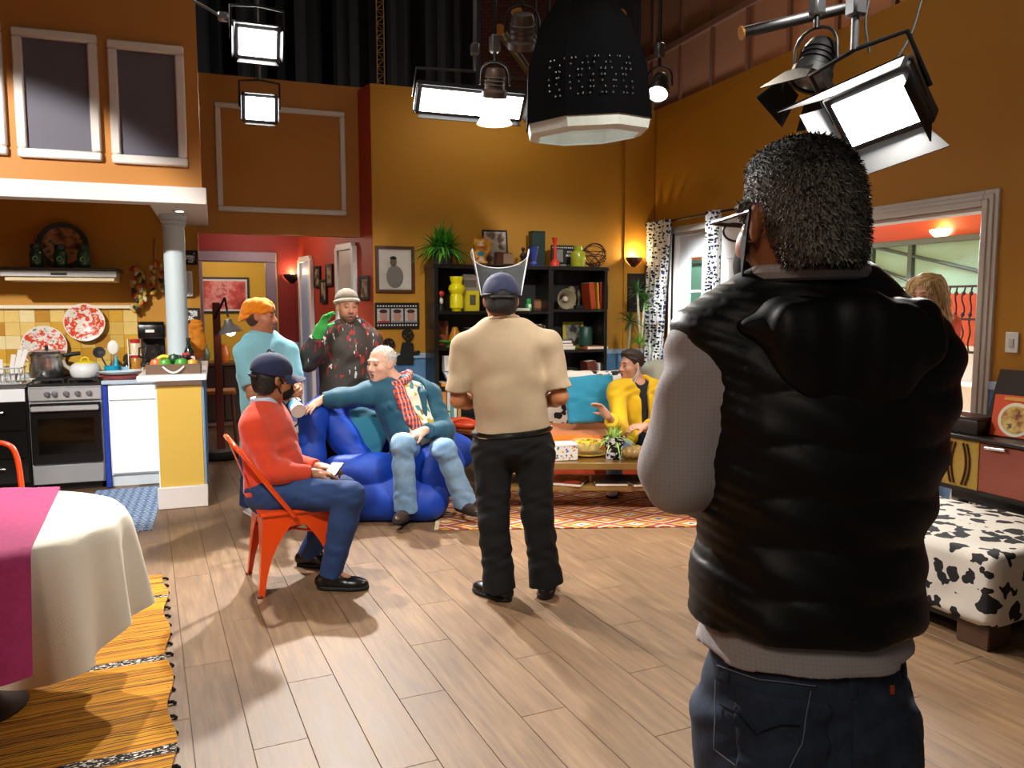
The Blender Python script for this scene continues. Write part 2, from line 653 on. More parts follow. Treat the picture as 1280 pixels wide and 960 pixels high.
# hall behind the opening
HA, HB = (1.458, 7.86), (0.963, 10.0)
d = Vector((HB[0] - HA[0], HB[1] - HA[1], 0))
hn = Vector((-d.y, d.x, 0)).normalized()      # into the hall (towards -X)
if hn.x > 0:
    hn = -hn
hR = rotm(math.atan2(d.y, d.x))
whr = struct(MB().box((Vector((HA[0], HA[1], 0)) + Vector((HB[0], HB[1], 0))) / 2 - hn * 0.05 + Vector((0, 0, 1.83)), (d.length, 0.1, 3.66), hR).out('wall_hall_right', REDP, smooth=False), 'red slanting hall wall with doors and small pictures', 'wall')
wainscot('w', HA, HB, hn, whr, 1.08, LILAC)
whb = MB()
whb.b2((0.72, 10.0, 0), (1.2, 10.1, 2.9))
whb.b2((-1.2, 10.0, 2.18), (0.72, 10.1, 2.9))
whb.b2((-1.2, 10.0, 0), (-0.22, 10.1, 2.18))
whb = struct(whb.out('wall_hall_back', REDD, smooth=False), 'dark red back wall of the hall around a doorway', 'wall')
wainscot('w', (0.74, 10.0), (0.97, 10.0), (0, -1), whb, 1.08, LILAC)
tr = MB()
tr.b2((-0.22, 9.95, 2.06), (0.70, 10.12, 2.18), 0.01)
tr.b2((0.58, 9.95, 0), (0.70, 10.12, 2.06), 0.01)
tr.b2((-0.22, 9.95, 0), (-0.12, 10.12, 2.06), 0.01)
struct(tr.out('trim_4', mat('#8d7d90', 0.5, var=0.06)), 'mauve casing around the hall doorway', 'trim')
struct(MB().b2((-1.4, YB + 0.12, 2.62), (1.6, 10.1, 2.7)).out('ceiling_hall', REDD, smooth=False), 'red hall ceiling', 'ceiling')
struct(MB().b2((-1.3, YB + 0.12, 0), (-1.2, 10.1, 2.7)).out('wall_hall_left', REDD, smooth=False), 'dark red left wall of the hall', 'wall')
wrb = struct(MB().b2((-1.6, 11.9, 0), (1.6, 12.0, 2.9)).out('wall_far_room', wall_paint('ochre_paint', '#c9961f'), smooth=False), 'ochre wall of the room beyond the hall', 'wall')
struct(MB().b2((-1.6, 10.1, 2.5), (1.6, 12.0, 2.56)).out('ceiling_far_room', mat('#4a3424', 0.7), smooth=False), 'dim ceiling of the far room', 'ceiling')

# right wall with its two openings (French window, terrace door)
WD = dict(f0=6.55, f1=7.42, fz=2.30, d0=3.76, d1=5.05, dz=2.17)
r = MB()
r.b2((XR, 2.2, 0), (XR + 0.13, WD['d0'], ZT))
r.b2((XR, WD['d1'], 0), (XR + 0.13, WD['f0'], ZT))
r.b2((XR, WD['f1'], 0), (XR + 0.13, YF + 0.1, ZT))
r.b2((XR, WD['d0'], WD['dz']), (XR + 0.13, WD['d1'], ZT))
r.b2((XR, WD['f0'], WD['fz']), (XR + 0.13, WD['f1'], ZT))
wr = struct(r.out('wall_right', MUSTARD, smooth=False), 'mustard right wall with French window and terrace doorway', 'wall')
wainscot('w', (XR, 2.2), (XR, WD['d0'] - 0.1), (-1, 0), wr)
wainscot('w', (XR, WD['d1'] + 0.1), (XR, WD['f0'] - 0.1), (-1, 0), wr)
wainscot('w', (XR, WD['f1'] + 0.08), (XR, YF), (-1, 0), wr)


def casing(name, y0, y1, z1, w, label):
    m = MB()
    for k, (o, t) in enumerate(((0.0, w), (0.012, w * 0.72), (0.024, w * 0.42))):
        m.b2((XR - 0.02 - o, y0 - t, 0), (XR + 0.01, y0, z1 + t), 0.004)
        m.b2((XR - 0.02 - o, y1, 0), (XR + 0.01, y1 + t, z1 + t), 0.004)
        m.b2((XR - 0.02 - o, y0, z1), (XR + 0.01, y1, z1 + t), 0.004)
    m.b2((XR - 0.005, y0 - 0.0, 0), (XR + 0.15, y0 + 0.025, z1))
    m.b2((XR - 0.005, y1 - 0.025, 0), (XR + 0.15, y1, z1))
    m.b2((XR - 0.005, y0, z1 - 0.025), (XR + 0.15, y1, z1))
    return struct(m.out(name, TRIMW), label, 'door casing')


casing('trim_5', WD['d0'], WD['d1'], WD['dz'], 0.10, 'moulded white casing around the terrace doorway')
casing('trim_6', WD['f0'], WD['f1'], WD['fz'], 0.07, 'white casing around the French window')
# French window leaf: frame, muntins, panes
fw0, fw1 = WD['f0'] + 0.03, WD['f1'] - 0.03
leaf = struct(MB().b2((XR + 0.05, fw0, 0.02), (XR + 0.09, fw1, 0.32), 0.004).out('window_1', WHITE_L), 'white French window with small glass panes', 'window')
lf = MB()
lf.b2((XR + 0.05, fw1 - 0.17, 0.32), (XR + 0.09, fw1, WD['fz'] - 0.03), 0.004)
lf.b2((XR + 0.05, fw0, 0.32), (XR + 0.09, fw0 + 0.13, WD['fz'] - 0.03), 0.004)
lf.b2((XR + 0.05, fw0 + 0.13, WD['fz'] - 0.26), (XR + 0.09, fw1 - 0.17, WD['fz'] - 0.03), 0.004)
lf.out('window_frame', WHITE_L, leaf)
ya, yb, za, zb = fw0 + 0.13, fw1 - 0.17, 0.32, WD['fz'] - 0.26
GL = NT('window_glass')
GL.fin('#cfe3d8', 0.03, 0.0, Transmission_Weight=1.0, IOR=1.1)
GLASS = GL.m
mu = MB()
ym = (ya + yb) / 2
mu.b2((XR + 0.052, ym - 0.014, za), (XR + 0.088, ym + 0.014, zb), 0.003)
rows = 5
for k in range(1, rows):
    z = za + (zb - za) * k / rows
    mu.b2((XR + 0.052, ya, z - 0.014), (XR + 0.088, yb, z + 0.014), 0.003)
mu.out('muntins', WHITE_L, leaf)
for a, b in ((ya, ym), (ym, yb)):
    for k in range(rows):
        MB().b2((XR + 0.068, a, za + (zb - za) * k / rows), (XR + 0.072, b, za + (zb - za) * (k + 1) / rows)).out('pane', GLASS, leaf, smooth=False)
# second door leaf folded back against the wall
dl = struct(MB().b2((XR - 0.075, 5.62, 0.03), (XR - 0.04, 6.47, 2.36), 0.004).out('door_1', mat('#d8d6d2', 0.4, var=0.03)), 'white panelled door leaf folded against the right wall', 'door')
for zz0, zz1 in ((0.2, 0.95), (1.08, 2.0)):
    for ya_, yb_ in ((5.74, 6.02), (6.09, 6.37)):
        m = MB()
        t = 0.02
        m.b2((XR - 0.085, ya_, zz0), (XR - 0.07, yb_, zz0 + t), 0.004)
        m.b2((XR - 0.085, ya_, zz1 - t), (XR - 0.07, yb_, zz1), 0.004)
        m.b2((XR - 0.085, ya_, zz0 + t), (XR - 0.07, ya_ + t, zz1 - t), 0.004)
        m.b2((XR - 0.085, yb_ - t, zz0 + t), (XR - 0.07, yb_, zz1 - t), 0.004)
        m.out('panel_moulding', mat('#d8d6d2', 0.4, var=0.03), dl)

# terrace outside the right wall
ORANGE_W = wall_paint('terrace_orange_paint', '#bd4c22')
SAGE = wall_paint('sage_panel', '#7fa592')
struct(MB().b2((4.70, 1.0, -0.12), (9.0, 14.5, -0.01)).out('floor_terrace', mat('#cfcac2', 0.6, var=0.08), smooth=False), 'pale terrace floor outside', 'floor')
wt = struct(MB().b2((7.2, 1.0, 0), (7.3, 14.5, 3.5)).out('wall_terrace', ORANGE_W, smooth=False), 'orange terrace wall seen through the doorway', 'wall')
# sage screen with a dark top rail, plus bars modelled for shadows on it
sx = 7.12
p0, p1 = PX(1075, 306, sx), PX(1228, 292, sx)
scr = struct(MB().b2((sx, 5.9, 0.3), (sx + 0.05, 14.4, 2.2)).out('wall_screen', SAGE, smooth=False), 'sage green screen panel on the terrace wall', 'screen')
MB().b2((sx - 0.06, 5.85, 2.2), (sx + 0.06, 14.4, 2.26), 0.005).out('screen_rail', mat('#4e5a52', 0.5), scr)
SHADE = mat('#3f4d45', 0.5)  # dark bars modelled in place of railing shadows across the panel
for (xa, ya_, xb, yb_) in ((1075, 305, 1228, 340), (1075, 328, 1140, 352)):
    a, b = PX(xa, ya_, sx - 0.03), PX(xb, yb_, sx - 0.03)
    MB().cyl(a, b, 0.018, seg=8).out('shadow_line', SHADE, scr)
for xx in (1090, 1139):
    a = PX(xx, 330, sx - 0.02)
    MB().b2((sx - 0.05, a.y - 0.03, 1.0), (sx + 0.01, a.y + 0.03, 2.2), 0.004).out('shadow_bar', SHADE, scr)
_zl = PX(1205, 432, 6.45).z
wlo = struct(MB().b2((6.4, 4.2, _zl), (6.5, 6.15, 1.66)).out('wall_terrace_low', ORANGE_W, smooth=False), 'low orange wall behind the iron railing', 'wall')
MB().b2((6.39, 4.2, 0), (6.51, 6.15, _zl)).out('plinth_band', mat('#d5d6d4', 0.6, var=0.06), wlo, smooth=False)

# studio shell behind and above the set
DRAPE = mat('#0b0b0c', 0.9, var=0.2, scale=2, name='black_drape')
dr = MB()


def drape(u, v):
    x = -6 + 16 * u
    return (x, 12.6 + 0.09 * math.sin(x * 9) + 0.05 * math.sin(x * 23 + 1), 0.0 + 7.5 * v)


dr.grid(drape, 260, 2)
struct(dr.out('wall_studio_back', DRAPE), 'black studio drapes above the set', 'drapes')
struct(MB().b2((-6, -2, 7.4), (10, 12.8, 7.5)).out('ceiling', mat('#0c0c0d', 0.9), smooth=False), 'black studio ceiling', 'ceiling')
wsr = struct(MB().b2((7.0, -2, 3.56), (7.1, 12.8, 7.4)).out('wall_studio_right', wall_paint('studio_brown', '#7a5038'), smooth=False), 'brown panelled studio wall above the set', 'wall')
BAT = mat('#5a3826', 0.6)
for k in range(14):
    MB().b2((6.95, 1.0 + k * 0.85, 3.56), (7.0, 1.06 + k * 0.85, 7.4)).out('batten', BAT, wsr, smooth=False)
for zz in (4.6, 5.6):
    MB().b2((6.92, -1, zz), (7.0, 12.6, zz + 0.09)).out('batten', BAT, wsr, smooth=False)
# ------------------------------------------------------------------ sculpting: smooth distance fields meshed with surface nets
def V3(v):
    return np.array([v[0], v[1], v[2]], dtype=np.float32)


class SDF:
    def __init__(s, vox=0.007):
        s.vox = vox
        s.p = []
        s.disp = None
        s.paints = []

    def cap(s, a, b, ra, rb=None, k=0.02, op='u', flat=False):
        a, b = V3(a), V3(b)
        rb = ra if rb is None else rb
        R = max(ra, rb)
        lo, hi = np.minimum(a, b) - R, np.maximum(a, b) + R

        def f(P):
            ba = b - a
            q = P - a
            t = np.clip((q @ ba) / max(1e-9, float(ba @ ba)), 0, 1)
            e = q @ ba / max(1e-9, float(np.sqrt(ba @ ba))) - float(np.sqrt(ba @ ba)) if flat else None
            q = q - t[..., None] * ba
            r = np.sqrt(np.einsum('...i,...i', q, q)) - (ra + (rb - ra) * t)
            return np.maximum(r, e) if flat else r
        s.p.append((f, lo, hi, k, op))
        return s

    def chain(s, pts, radii, k=0.02, op='u'):
        for i in range(len(pts) - 1):
            s.cap(pts[i], pts[i + 1], radii[i], radii[i + 1], k, op)
        return s

    def ell(s, c, r, R=None, k=0.02, op='u'):
        c = V3(c)
        if not hasattr(r, '__len__'):
            r = (r, r, r)
        r = np.array(r, dtype=np.float32)
        M = np.array(R if R is not None else Matrix.Identity(3), dtype=np.float32)
        ext = np.sqrt(((M * r) ** 2).sum(axis=1))
        lo, hi = c - ext, c + ext

        def f(P):
            q = (P - c) @ M
            k0 = np.sqrt((q / r) ** 2 @ np.ones(3, np.float32))
            k1 = np.sqrt((q / (r * r)) ** 2 @ np.ones(3, np.float32)) + 1e-9
            return k0 * (k0 - 1) / k1
        s.p.append((f, lo, hi, k, op))
        return s

    def box(s, c, half, R=None, rad=0.01, k=0.01, op='u'):
        c = V3(c)
        h = np.array(half, dtype=np.float32)
        M = np.array(R if R is not None else Matrix.Identity(3), dtype=np.float32)
        ext = (np.abs(M) * h).sum(axis=1)
        lo, hi = c - ext, c + ext

        def f(P):
            q = np.abs((P - c) @ M) - (h - rad)
            return np.sqrt((np.maximum(q, 0) ** 2).sum(-1)) + np.minimum(q.max(-1), 0) - rad
        s.p.append((f, lo, hi, k, op))
        return s

    def keep(s, c, half, R=None, rad=0.01):
        s.box(c, half, R, rad, 0.003, 'i')
        f, lo, hi, k, op = s.p.pop()
        s.p.append((f, None, None, k, 'i'))
        return s

    def cut(s, p, n, k=0.004):
        """keep the side the normal n points away from"""
        p, n = V3(p), V3(Vector(n).normalized())
        s.p.append((lambda P: (P - p) @ n, None, None, k, 'i'))
        return s

    def paint(s, c, r, col, soft=0.5, R=None):
        s.paints.append((V3(c), np.array(r if hasattr(r, '__len__') else (r, r, r), np.float32), np.array(lin(col)[:3], np.float32), soft, np.array(R if R is not None else Matrix.Identity(3), np.float32)))
        return s

    def field(s):
        h = s.vox
        us = [q for q in s.p if q[4] == 'u']
        lo = np.min([q[1] for q in us], axis=0) - 5 * h
        hi = np.max([q[2] for q in us], axis=0) + 5 * h
        n = np.ceil((hi - lo) / h).astype(int) + 1
        ax = [lo[i] + h * np.arange(n[i], dtype=np.float32) for i in range(3)]
        f = np.full(n, 0.1, np.float32)

        def sub(a, b):
            i0 = np.clip(np.floor((a - lo) / h).astype(int), 0, n)
            i1 = np.clip(np.ceil((b - lo) / h).astype(int) + 1, 0, n)
            return tuple(slice(i0[i], i1[i]) for i in range(3))

        def pts(sl):
            g = np.meshgrid(ax[0][sl[0]], ax[1][sl[1]], ax[2][sl[2]], indexing='ij')
            return np.stack(g, -1)
        for fn, a, b, k, op in s.p:
            if a is None:
                sl = tuple(slice(0, n[i]) for i in range(3))
            else:
                pad = max(k, 4 * h)
                sl = sub(a - pad, b + pad)
            cur = f[sl]
            if cur.size == 0:
                continue
            d = fn(pts(sl)).astype(np.float32)
            if op == 'u':
                hh = np.maximum(k - np.abs(cur - d), 0) / k
                f[sl] = np.minimum(cur, d) - hh * hh * k * 0.25
            else:
                if op == 's':
                    d = -d
                hh = np.maximum(k - np.abs(cur - d), 0) / k
                f[sl] = np.maximum(cur, d) + hh * hh * k * 0.25
        if s.disp is not None:
            m = np.abs(f) < 0.05
            I = np.argwhere(m)
            P = lo + I.astype(np.float32) * h
            f[m] += s.disp(P)
        return f, lo, h

    def mesh(s, base=None, smooth=1):
        f, lo, h = s.field()
        ins = f < 0
        for a in range(3):                       # close anything touching the border
            sl = [slice(None)] * 3
            for e in (0, -1):
                sl[a] = e
                ins[tuple(sl)] = False
        f = np.where(ins, np.minimum(f, -1e-5), np.maximum(f, 1e-5))
        cnt = np.zeros(tuple(d - 1 for d in f.shape), np.int8)
        offs = [(i, j, k) for i in (0, 1) for j in (0, 1) for k in (0, 1)]
        S = ins.shape
        for i, j, k in offs:
            cnt += ins[i:S[0] - 1 + i, j:S[1] - 1 + j, k:S[2] - 1 + k]
        act = (cnt > 0) & (cnt < 8)
        I = np.argwhere(act)
        idx = np.full(act.shape, -1, np.int32)
        idx[act] = np.arange(len(I))
        vals = np.stack([f[I[:, 0] + i, I[:, 1] + j, I[:, 2] + k] for i, j, k in offs], 1)
        acc = np.zeros((len(I), 3), np.float32)
        c = np.zeros(len(I), np.float32)
        O = np.array(offs, np.float32)
        for a in range(8):
            for b in range(a + 1, 8):
                if np.abs(O[a] - O[b]).sum() != 1:
                    continue
                va, vb = vals[:, a], vals[:, b]
                m = (va < 0) != (vb < 0)
                t = va[m] / (va[m] - vb[m])
                acc[m] += O[a] + t[:, None] * (O[b] - O[a])
                c[m] += 1
        Vt = lo + h * (I + acc / c[:, None])
        quads = []
        E = np.argwhere(ins[:-1, 1:-1, 1:-1] != ins[1:, 1:-1, 1:-1])
        i, j, k = E[:, 0], E[:, 1] + 1, E[:, 2] + 1
        q = np.stack([idx[i, j - 1, k - 1], idx[i, j, k - 1], idx[i, j, k], idx[i, j - 1, k]], 1)
        fl = ~ins[i, j, k]
        q[fl] = q[fl][:, ::-1]
        quads.append(q)
        E = np.argwhere(ins[1:-1, :-1, 1:-1] != ins[1:-1, 1:, 1:-1])
        i, j, k = E[:, 0] + 1, E[:, 1], E[:, 2] + 1
        q = np.stack([idx[i - 1, j, k - 1], idx[i - 1, j, k], idx[i, j, k], idx[i, j, k - 1]], 1)
        fl = ~ins[i, j, k]
        q[fl] = q[fl][:, ::-1]
        quads.append(q)
        E = np.argwhere(ins[1:-1, 1:-1, :-1] != ins[1:-1, 1:-1, 1:])
        i, j, k = E[:, 0] + 1, E[:, 1] + 1, E[:, 2]
        q = np.stack([idx[i - 1, j - 1, k], idx[i, j - 1, k], idx[i, j, k], idx[i - 1, j, k]], 1)
        fl = ~ins[i, j, k]
        q[fl] = q[fl][:, ::-1]
        quads.append(q)
        Q = np.concatenate(quads)
        Q = Q[(Q >= 0).all(1)]
        for _ in range(smooth):
            sm = np.zeros_like(Vt)
            w = np.zeros(len(Vt), np.float32)
            for a, b in ((0, 1), (1, 2), (2, 3), (3, 0)):
                for d_ in range(3):
                    sm[:, d_] += np.bincount(Q[:, a], Vt[Q[:, b], d_], len(Vt)).astype(np.float32) + np.bincount(Q[:, b], Vt[Q[:, a], d_], len(Vt)).astype(np.float32)
                w += np.bincount(Q[:, a], minlength=len(Vt)) + np.bincount(Q[:, b], minlength=len(Vt))
            Vt = Vt * 0.5 + 0.5 * sm / np.maximum(w, 1)[:, None]
        me = bpy.data.meshes.new('sculpt')
        me.vertices.add(len(Vt))
        me.vertices.foreach_set('co', Vt.astype(np.float32).ravel())
        me.loops.add(len(Q) * 4)
        me.loops.foreach_set('vertex_index', Q.astype(np.int32).ravel())
        me.polygons.add(len(Q))
        me.polygons.foreach_set('loop_start', np.arange(0, len(Q) * 4, 4, dtype=np.int32))
        me.polygons.foreach_set('use_smooth', np.ones(len(Q), bool))
        me.update(calc_edges=True)
        if base is not None:
            col = np.ones((len(Vt), 4), np.float32)
            col[:, :3] = lin(base)[:3]
            for c_, r_, pc, soft, R_ in s.paints:
                dd = np.sqrt(((((Vt - c_) @ R_) / r_) ** 2).sum(1))
                a_ = np.clip((1 - dd) / max(soft, 1e-3), 0, 1)[:, None]
                col[:, :3] = col[:, :3] * (1 - a_) + pc * a_
            at = me.color_attributes.new('Col', 'FLOAT_COLOR', 'POINT')
            at.data.foreach_set('color', col.ravel())
        return me

    def out(s, name, m, parent=None, base=None, label=None, smooth=1):
        me = s.mesh(base, smooth)
        me.materials.append(m)
        o = link(name, me, parent, label)
        return o


def folds(amp, fx=38.0, seed=0.0, vert=0.5):
    """soft cloth folds"""
    a, b, c = math.sin(seed * 3.1) * 2, math.cos(seed * 1.7) * 2, seed

    def f(P):
        x, y, z = P[:, 0], P[:, 1], P[:, 2]
        w = 0.05 * np.sin(z * 21 + c) + 0.04 * np.sin(x * 17 + y * 13 + a)
        g = np.sin((x * 0.8 + y * 0.6 + w) * fx + z * fx * vert + a) + 0.7 * np.sin((x * 0.4 - y * 0.9 - w) * fx * 1.4 - z * fx * vert * 1.6 + b)
        return (amp * 0.6 * g).astype(np.float32)
    return f


def skin_mat():
    t = NT('skin')
    at = t.n('Attribute', attribute_name='Col')
    n = t.noise(t.obj(), 45, 3)
    c = t.n('Mix', data_type='RGBA', blend_type='MULTIPLY')
    t.set(c, 0, 1.0)
    t.set(c, 6, at.outputs['Color'])
    t.set(c, 7, t.ramp(n, [(0.3, (0.86, 0.84, 0.83)), (0.7, (1.0, 1.0, 1.0))]))
    t.set(t.b, 'Subsurface Weight', 0.08)
    t.set(t.b, 'Subsurface Radius', (0.012, 0.005, 0.003))
    return t.fin(c.outputs[2], 0.48)


def cloth(col, rough=0.85, var=0.12, scale=25, bump=0.25, bscale=260, sheen=0.1, name='cloth'):
    return mat(col, rough, 0, var, scale, bump, bscale, sheen=sheen, name=name)


SKIN = skin_mat()
PCOL = NT('painted_cloth')
_at = PCOL.n('Attribute', attribute_name='Col')
PCOL.bump(PCOL.noise(PCOL.obj(), 250, 2), 0.2, 0.003)
PAINTED = PCOL.fin(_at.outputs['Color'], 0.8)

_fh = Vector((_fw.x, _fw.y, 0)).normalized()
ZUP = Vector((0, 0, 1))


def hdir(ang):
    """horizontal direction: 0 towards the camera, 90 towards image right, 180 away"""
    a = math.radians(ang)
    return -_fh * math.cos(a) + _rt * math.sin(a)


def face(ang, pitch=0.0, roll=0.0):
    """3x3 frame, columns: person's right, forward, up"""
    y = hdir(ang)
    x = y.cross(ZUP).normalized()
    M = Matrix((x, y, ZUP)).transposed()
    return M @ Matrix.Rotation(math.radians(pitch), 3, 'X') @ Matrix.Rotation(math.radians(roll), 3, 'Y')


def head(S, c, R, sc=1.0, lips='#9c4a3f', iris='#2a1c14', brow='#3a2a20', jaw=1.0, fat=1.0, beard=None, stub=None, skin='#c98d6c', mouth=0.0, ears=True, old=False):
    c = Vector(c)

    def L(x, y, z):
        return c + R @ (Vector((x, y, z)) * sc)

    def E(x, y, z, r, k=0.02, op='u'):
        S.ell(L(x, y, z), [v * sc for v in (r if hasattr(r, '__len__') else (r, r, r))], R, k * sc, op)
    E(0, -0.014, 0.036, (0.077, 0.097, 0.086))
    E(0, 0.026, -0.03, (0.063 * fat, 0.070, 0.084), 0.03)
    E(0, 0.045, -0.075, (0.046 * jaw * fat, 0.042, 0.034), 0.03)
    E(0, 0.076, -0.1, (0.024, 0.018, 0.018), 0.025)
    for sx in (-1, 1):
        E(sx * 0.043 * fat, 0.057, -0.026, (0.025, 0.028, 0.028), 0.025)
        E(sx * 0.032, 0.106, 0.008, (0.017, 0.014, 0.011), 0.014, 's')
        E(sx * 0.031, 0.0815, 0.007, 0.0125, 0.004)
    E(0, 0.084, 0.031, (0.050, 0.014, 0.010), 0.02)
    S.cap(L(0, 0.093, 0.014), L(0, 0.116, -0.027), 0.0085 * sc, 0.0125 * sc, 0.016)
    for sx in (-1, 1):
        E(sx * 0.0125, 0.101, -0.032, (0.009, 0.010, 0.008), 0.010)
    E(0, 0.0955, -0.060 , (0.022, 0.009, 0.0055), 0.010)
    E(0, 0.0935, -0.072 - mouth, (0.020, 0.009, 0.0065), 0.010)
    if mouth > 0:
        E(0, 0.104, -0.066 - mouth * 0.5, (0.014, 0.014, 0.003 + mouth * 0.45), 0.004, 's')
    if ears:
        for sx in (-1, 1):
            S.ell(L(sx * 0.079, -0.004, 0.0), (0.010 * sc, 0.019 * sc, 0.031 * sc), R @ rotm(sx * 0.5, 0.15), 0.008)
            S.ell(L(sx * 0.090, 0.004, 0.002), (0.006 * sc, 0.010 * sc, 0.016 * sc), R @ rotm(sx * 0.5, 0.15), 0.006, 's')
    # colouring
    if stub:
        S.paint(L(0, 0.06, -0.075), (0.075 * sc, 0.07 * sc, 0.05 * sc), stub, 0.6, R)
    if beard:
        S.paint(L(0, 0.06, -0.088), (0.08 * sc, 0.075 * sc, 0.05 * sc), beard, 0.35, R)
        S.paint(L(0, 0.1, -0.049), (0.03 * sc, 0.03 * sc, 0.007 * sc), beard, 0.4, R)
    for sx in (-1, 1):
        S.paint(L(sx * 0.045, 0.075, -0.03), 0.032 * sc, '#c9705a' if not old else '#d98d78', 1.6, R)
        S.paint(L(sx * 0.033, 0.095, 0.033), (0.024 * sc, 0.03 * sc, 0.0065 * sc), brow, 0.5, R)
        S.paint(L(sx * 0.031, 0.09, 0.007), (0.016 * sc, 0.03 * sc, 0.0085 * sc), '#5a3a2c', 0.4, R)
        S.paint(L(sx * 0.031, 0.093, 0.007), (0.010 * sc, 0.02 * sc, 0.0045 * sc), '#c9c0b4', 0.4, R)
        S.paint(L(sx * 0.031, 0.095, 0.007), (0.006 * sc, 0.02 * sc, 0.006 * sc), iris, 0.3, R)
    S.paint(L(0, 0.1, -0.060), (0.024 * sc, 0.02 * sc, 0.006 * sc), lips, 0.4, R)
    S.paint(L(0, 0.1, -0.073 - mouth), (0.021 * sc, 0.02 * sc, 0.0075 * sc), lips, 0.4, R)
    if mouth > 0:
        S.paint(L(0, 0.09, -0.066 - mouth * 0.5), (0.013 * sc, 0.02 * sc, 0.002 + mouth * 0.5), '#3a1512', 0.3, R)
    S.paint(L(0, 0.12, -0.03), (0.016 * sc, 0.016 * sc, 0.016 * sc), '#c8735a' if not old else '#d68c76', 1.2, R)
    return L


def hand(S, w, fd, pn, thumb=1, curl=0.5, sc=1.0, spread=0.0, tcurl=0.4):
    """w wrist, fd finger direction, pn direction the palm faces, thumb +1/-1 along fd x pn"""
    w, fd, pn = Vector(w), Vector(fd).normalized(), Vector(pn)
    pn = (pn - fd * pn.dot(fd)).normalized()
    ac = fd.cross(pn)
    R = Matrix((ac, pn, fd)).transposed()
    S.ell(w + fd * 0.05 * sc, (0.041 * sc, 0.017 * sc, 0.052 * sc), R, 0.02)
    S.cap(w, w + fd * 0.03 * sc, 0.025 * sc, 0.026 * sc, 0.02)
    S.ell(w + fd * 0.035 * sc + ac * thumb * 0.026 * sc + pn * 0.01 * sc, (0.018 * sc, 0.015 * sc, 0.03 * sc), R, 0.015)
    for k, (o, ln) in enumerate(((0.031, 0.072), (0.0105, 0.082), (-0.0105, 0.076), (-0.031, 0.060))):
        b = w + fd * (0.092 - 0.004 * abs(k - 1)) * sc + ac * thumb * o * sc
        dr_ = (fd + ac * thumb * (o / 0.031) * (0.10 + spread)).normalized()
        p = b
        a0 = curl * (0.85 + 0.12 * k)
        ang = 0
        rad = (0.0094, 0.0088, 0.0082, 0.0070)
        for sgm, frac in enumerate((0.46, 0.30, 0.24)):
            ang += a0 * (0.9 if sgm == 0 else 1.0)
            q = p + (dr_ * math.cos(ang) + pn * math.sin(ang)) * ln * frac * sc
            S.cap(p, q, rad[sgm] * sc * (0.9 if k == 3 else 1), rad[sgm + 1] * sc * (0.9 if k == 3 else 1), 0.006)
            p = q
    tb = w + fd * 0.032 * sc + ac * thumb * 0.036 * sc
    td = (fd * 0.72 + ac * thumb * 0.62 + pn * 0.32 * (1 + tcurl)).normalized()
    t1 = tb + td * 0.038 * sc
    t2 = t1 + (td * (1 - tcurl * 0.4) + pn * tcurl * 0.5 + fd * 0.25 - ac * thumb * 0.2 * tcurl).normalized() * 0.031 * sc
    S.cap(tb, t1, 0.0125 * sc, 0.0105 * sc, 0.010)
    S.cap(t1, t2, 0.0105 * sc, 0.0085 * sc, 0.006)


def torso_frame(J):
    up = (J['neck'] - J['pel']).normalized()
    x = (J['shR'] - J['shL'])
    x = (x - up * x.dot(up)).normalized()
    y = up.cross(x)
    return Matrix((x, y, up)).transposed(), up, x, y


def torso(S, J, inf=0.0, w=1.0, dp=1.0, belly=1.0, k=0.07):
    R, up, x, y = torso_frame(J)
    P, N = J['pel'], J['neck']
    H = (N - P).length / 0.50
    S.ell(lerp(P, N, 0.70) + y * 0.005, (0.165 * w + inf, 0.112 * dp + inf, 0.175 * H + inf), R, k)
    S.ell(lerp(P, N, 0.34) + y * 0.02 * belly, (0.150 * w + inf, 0.112 * dp * belly + inf, 0.165 * H + inf), R, k)
    S.ell(P + up * 0.01, (0.165 * w + inf, 0.118 * dp + inf, 0.12 * H + inf), R, k)
    for s in 'RL':
        sh = J['sh' + s]
        S.cap(lerp(sh, N, 0.08), lerp(sh, N, 0.65) + up * 0.008, 0.062 + inf, 0.058 + inf, 0.05)
    return R, up, x, y


def arm(S, J, s, inf=0.0, upto=2.0, k=0.03, sc=1.0, wr=0.0, flat=False):
    a, b, c = J['sh' + s], J['el' + s], J['wr' + s]
    t = min(upto, 1.0)
    e = lerp(a, b, t)
    S.cap(a, e, 0.054 * sc + inf, (0.054 - 0.011 * t) * sc + inf, k, flat=flat and upto <= 1.0)
    if upto > 1.0:
        t = upto - 1.0
        e = lerp(b, c, t)
        m = lerp(b, c, min(0.3, t))
        S.cap(b, m, 0.042 * sc + inf, 0.043 * sc + inf, k)
        S.cap(m, e, 0.043 * sc + inf, (0.043 - 0.015 * t) * sc + inf + wr, k, flat=flat)


def leg(S, J, s, inf=0.0, upto=2.0, k=0.03, sc=1.0, flare=0.0, flat=False):
    a, b, c = J['hip' + s], J['kn' + s], J['an' + s]
    t = min(upto, 1.0)
    S.cap(a, lerp(a, b, t), 0.088 * sc + inf, 0.088 * sc - (0.028 * sc) * t + inf, k)
    if upto > 1.0:
        t = upto - 1.0
        m = lerp(b, c, min(t, 0.35))
        S.cap(b, m, 0.060 * sc + inf, 0.057 * sc + inf, k)
        S.cap(m, lerp(b, c, t), 0.057 * sc + inf, (0.057 - 0.019 * t) * sc + inf + flare * t, k, flat=flat)


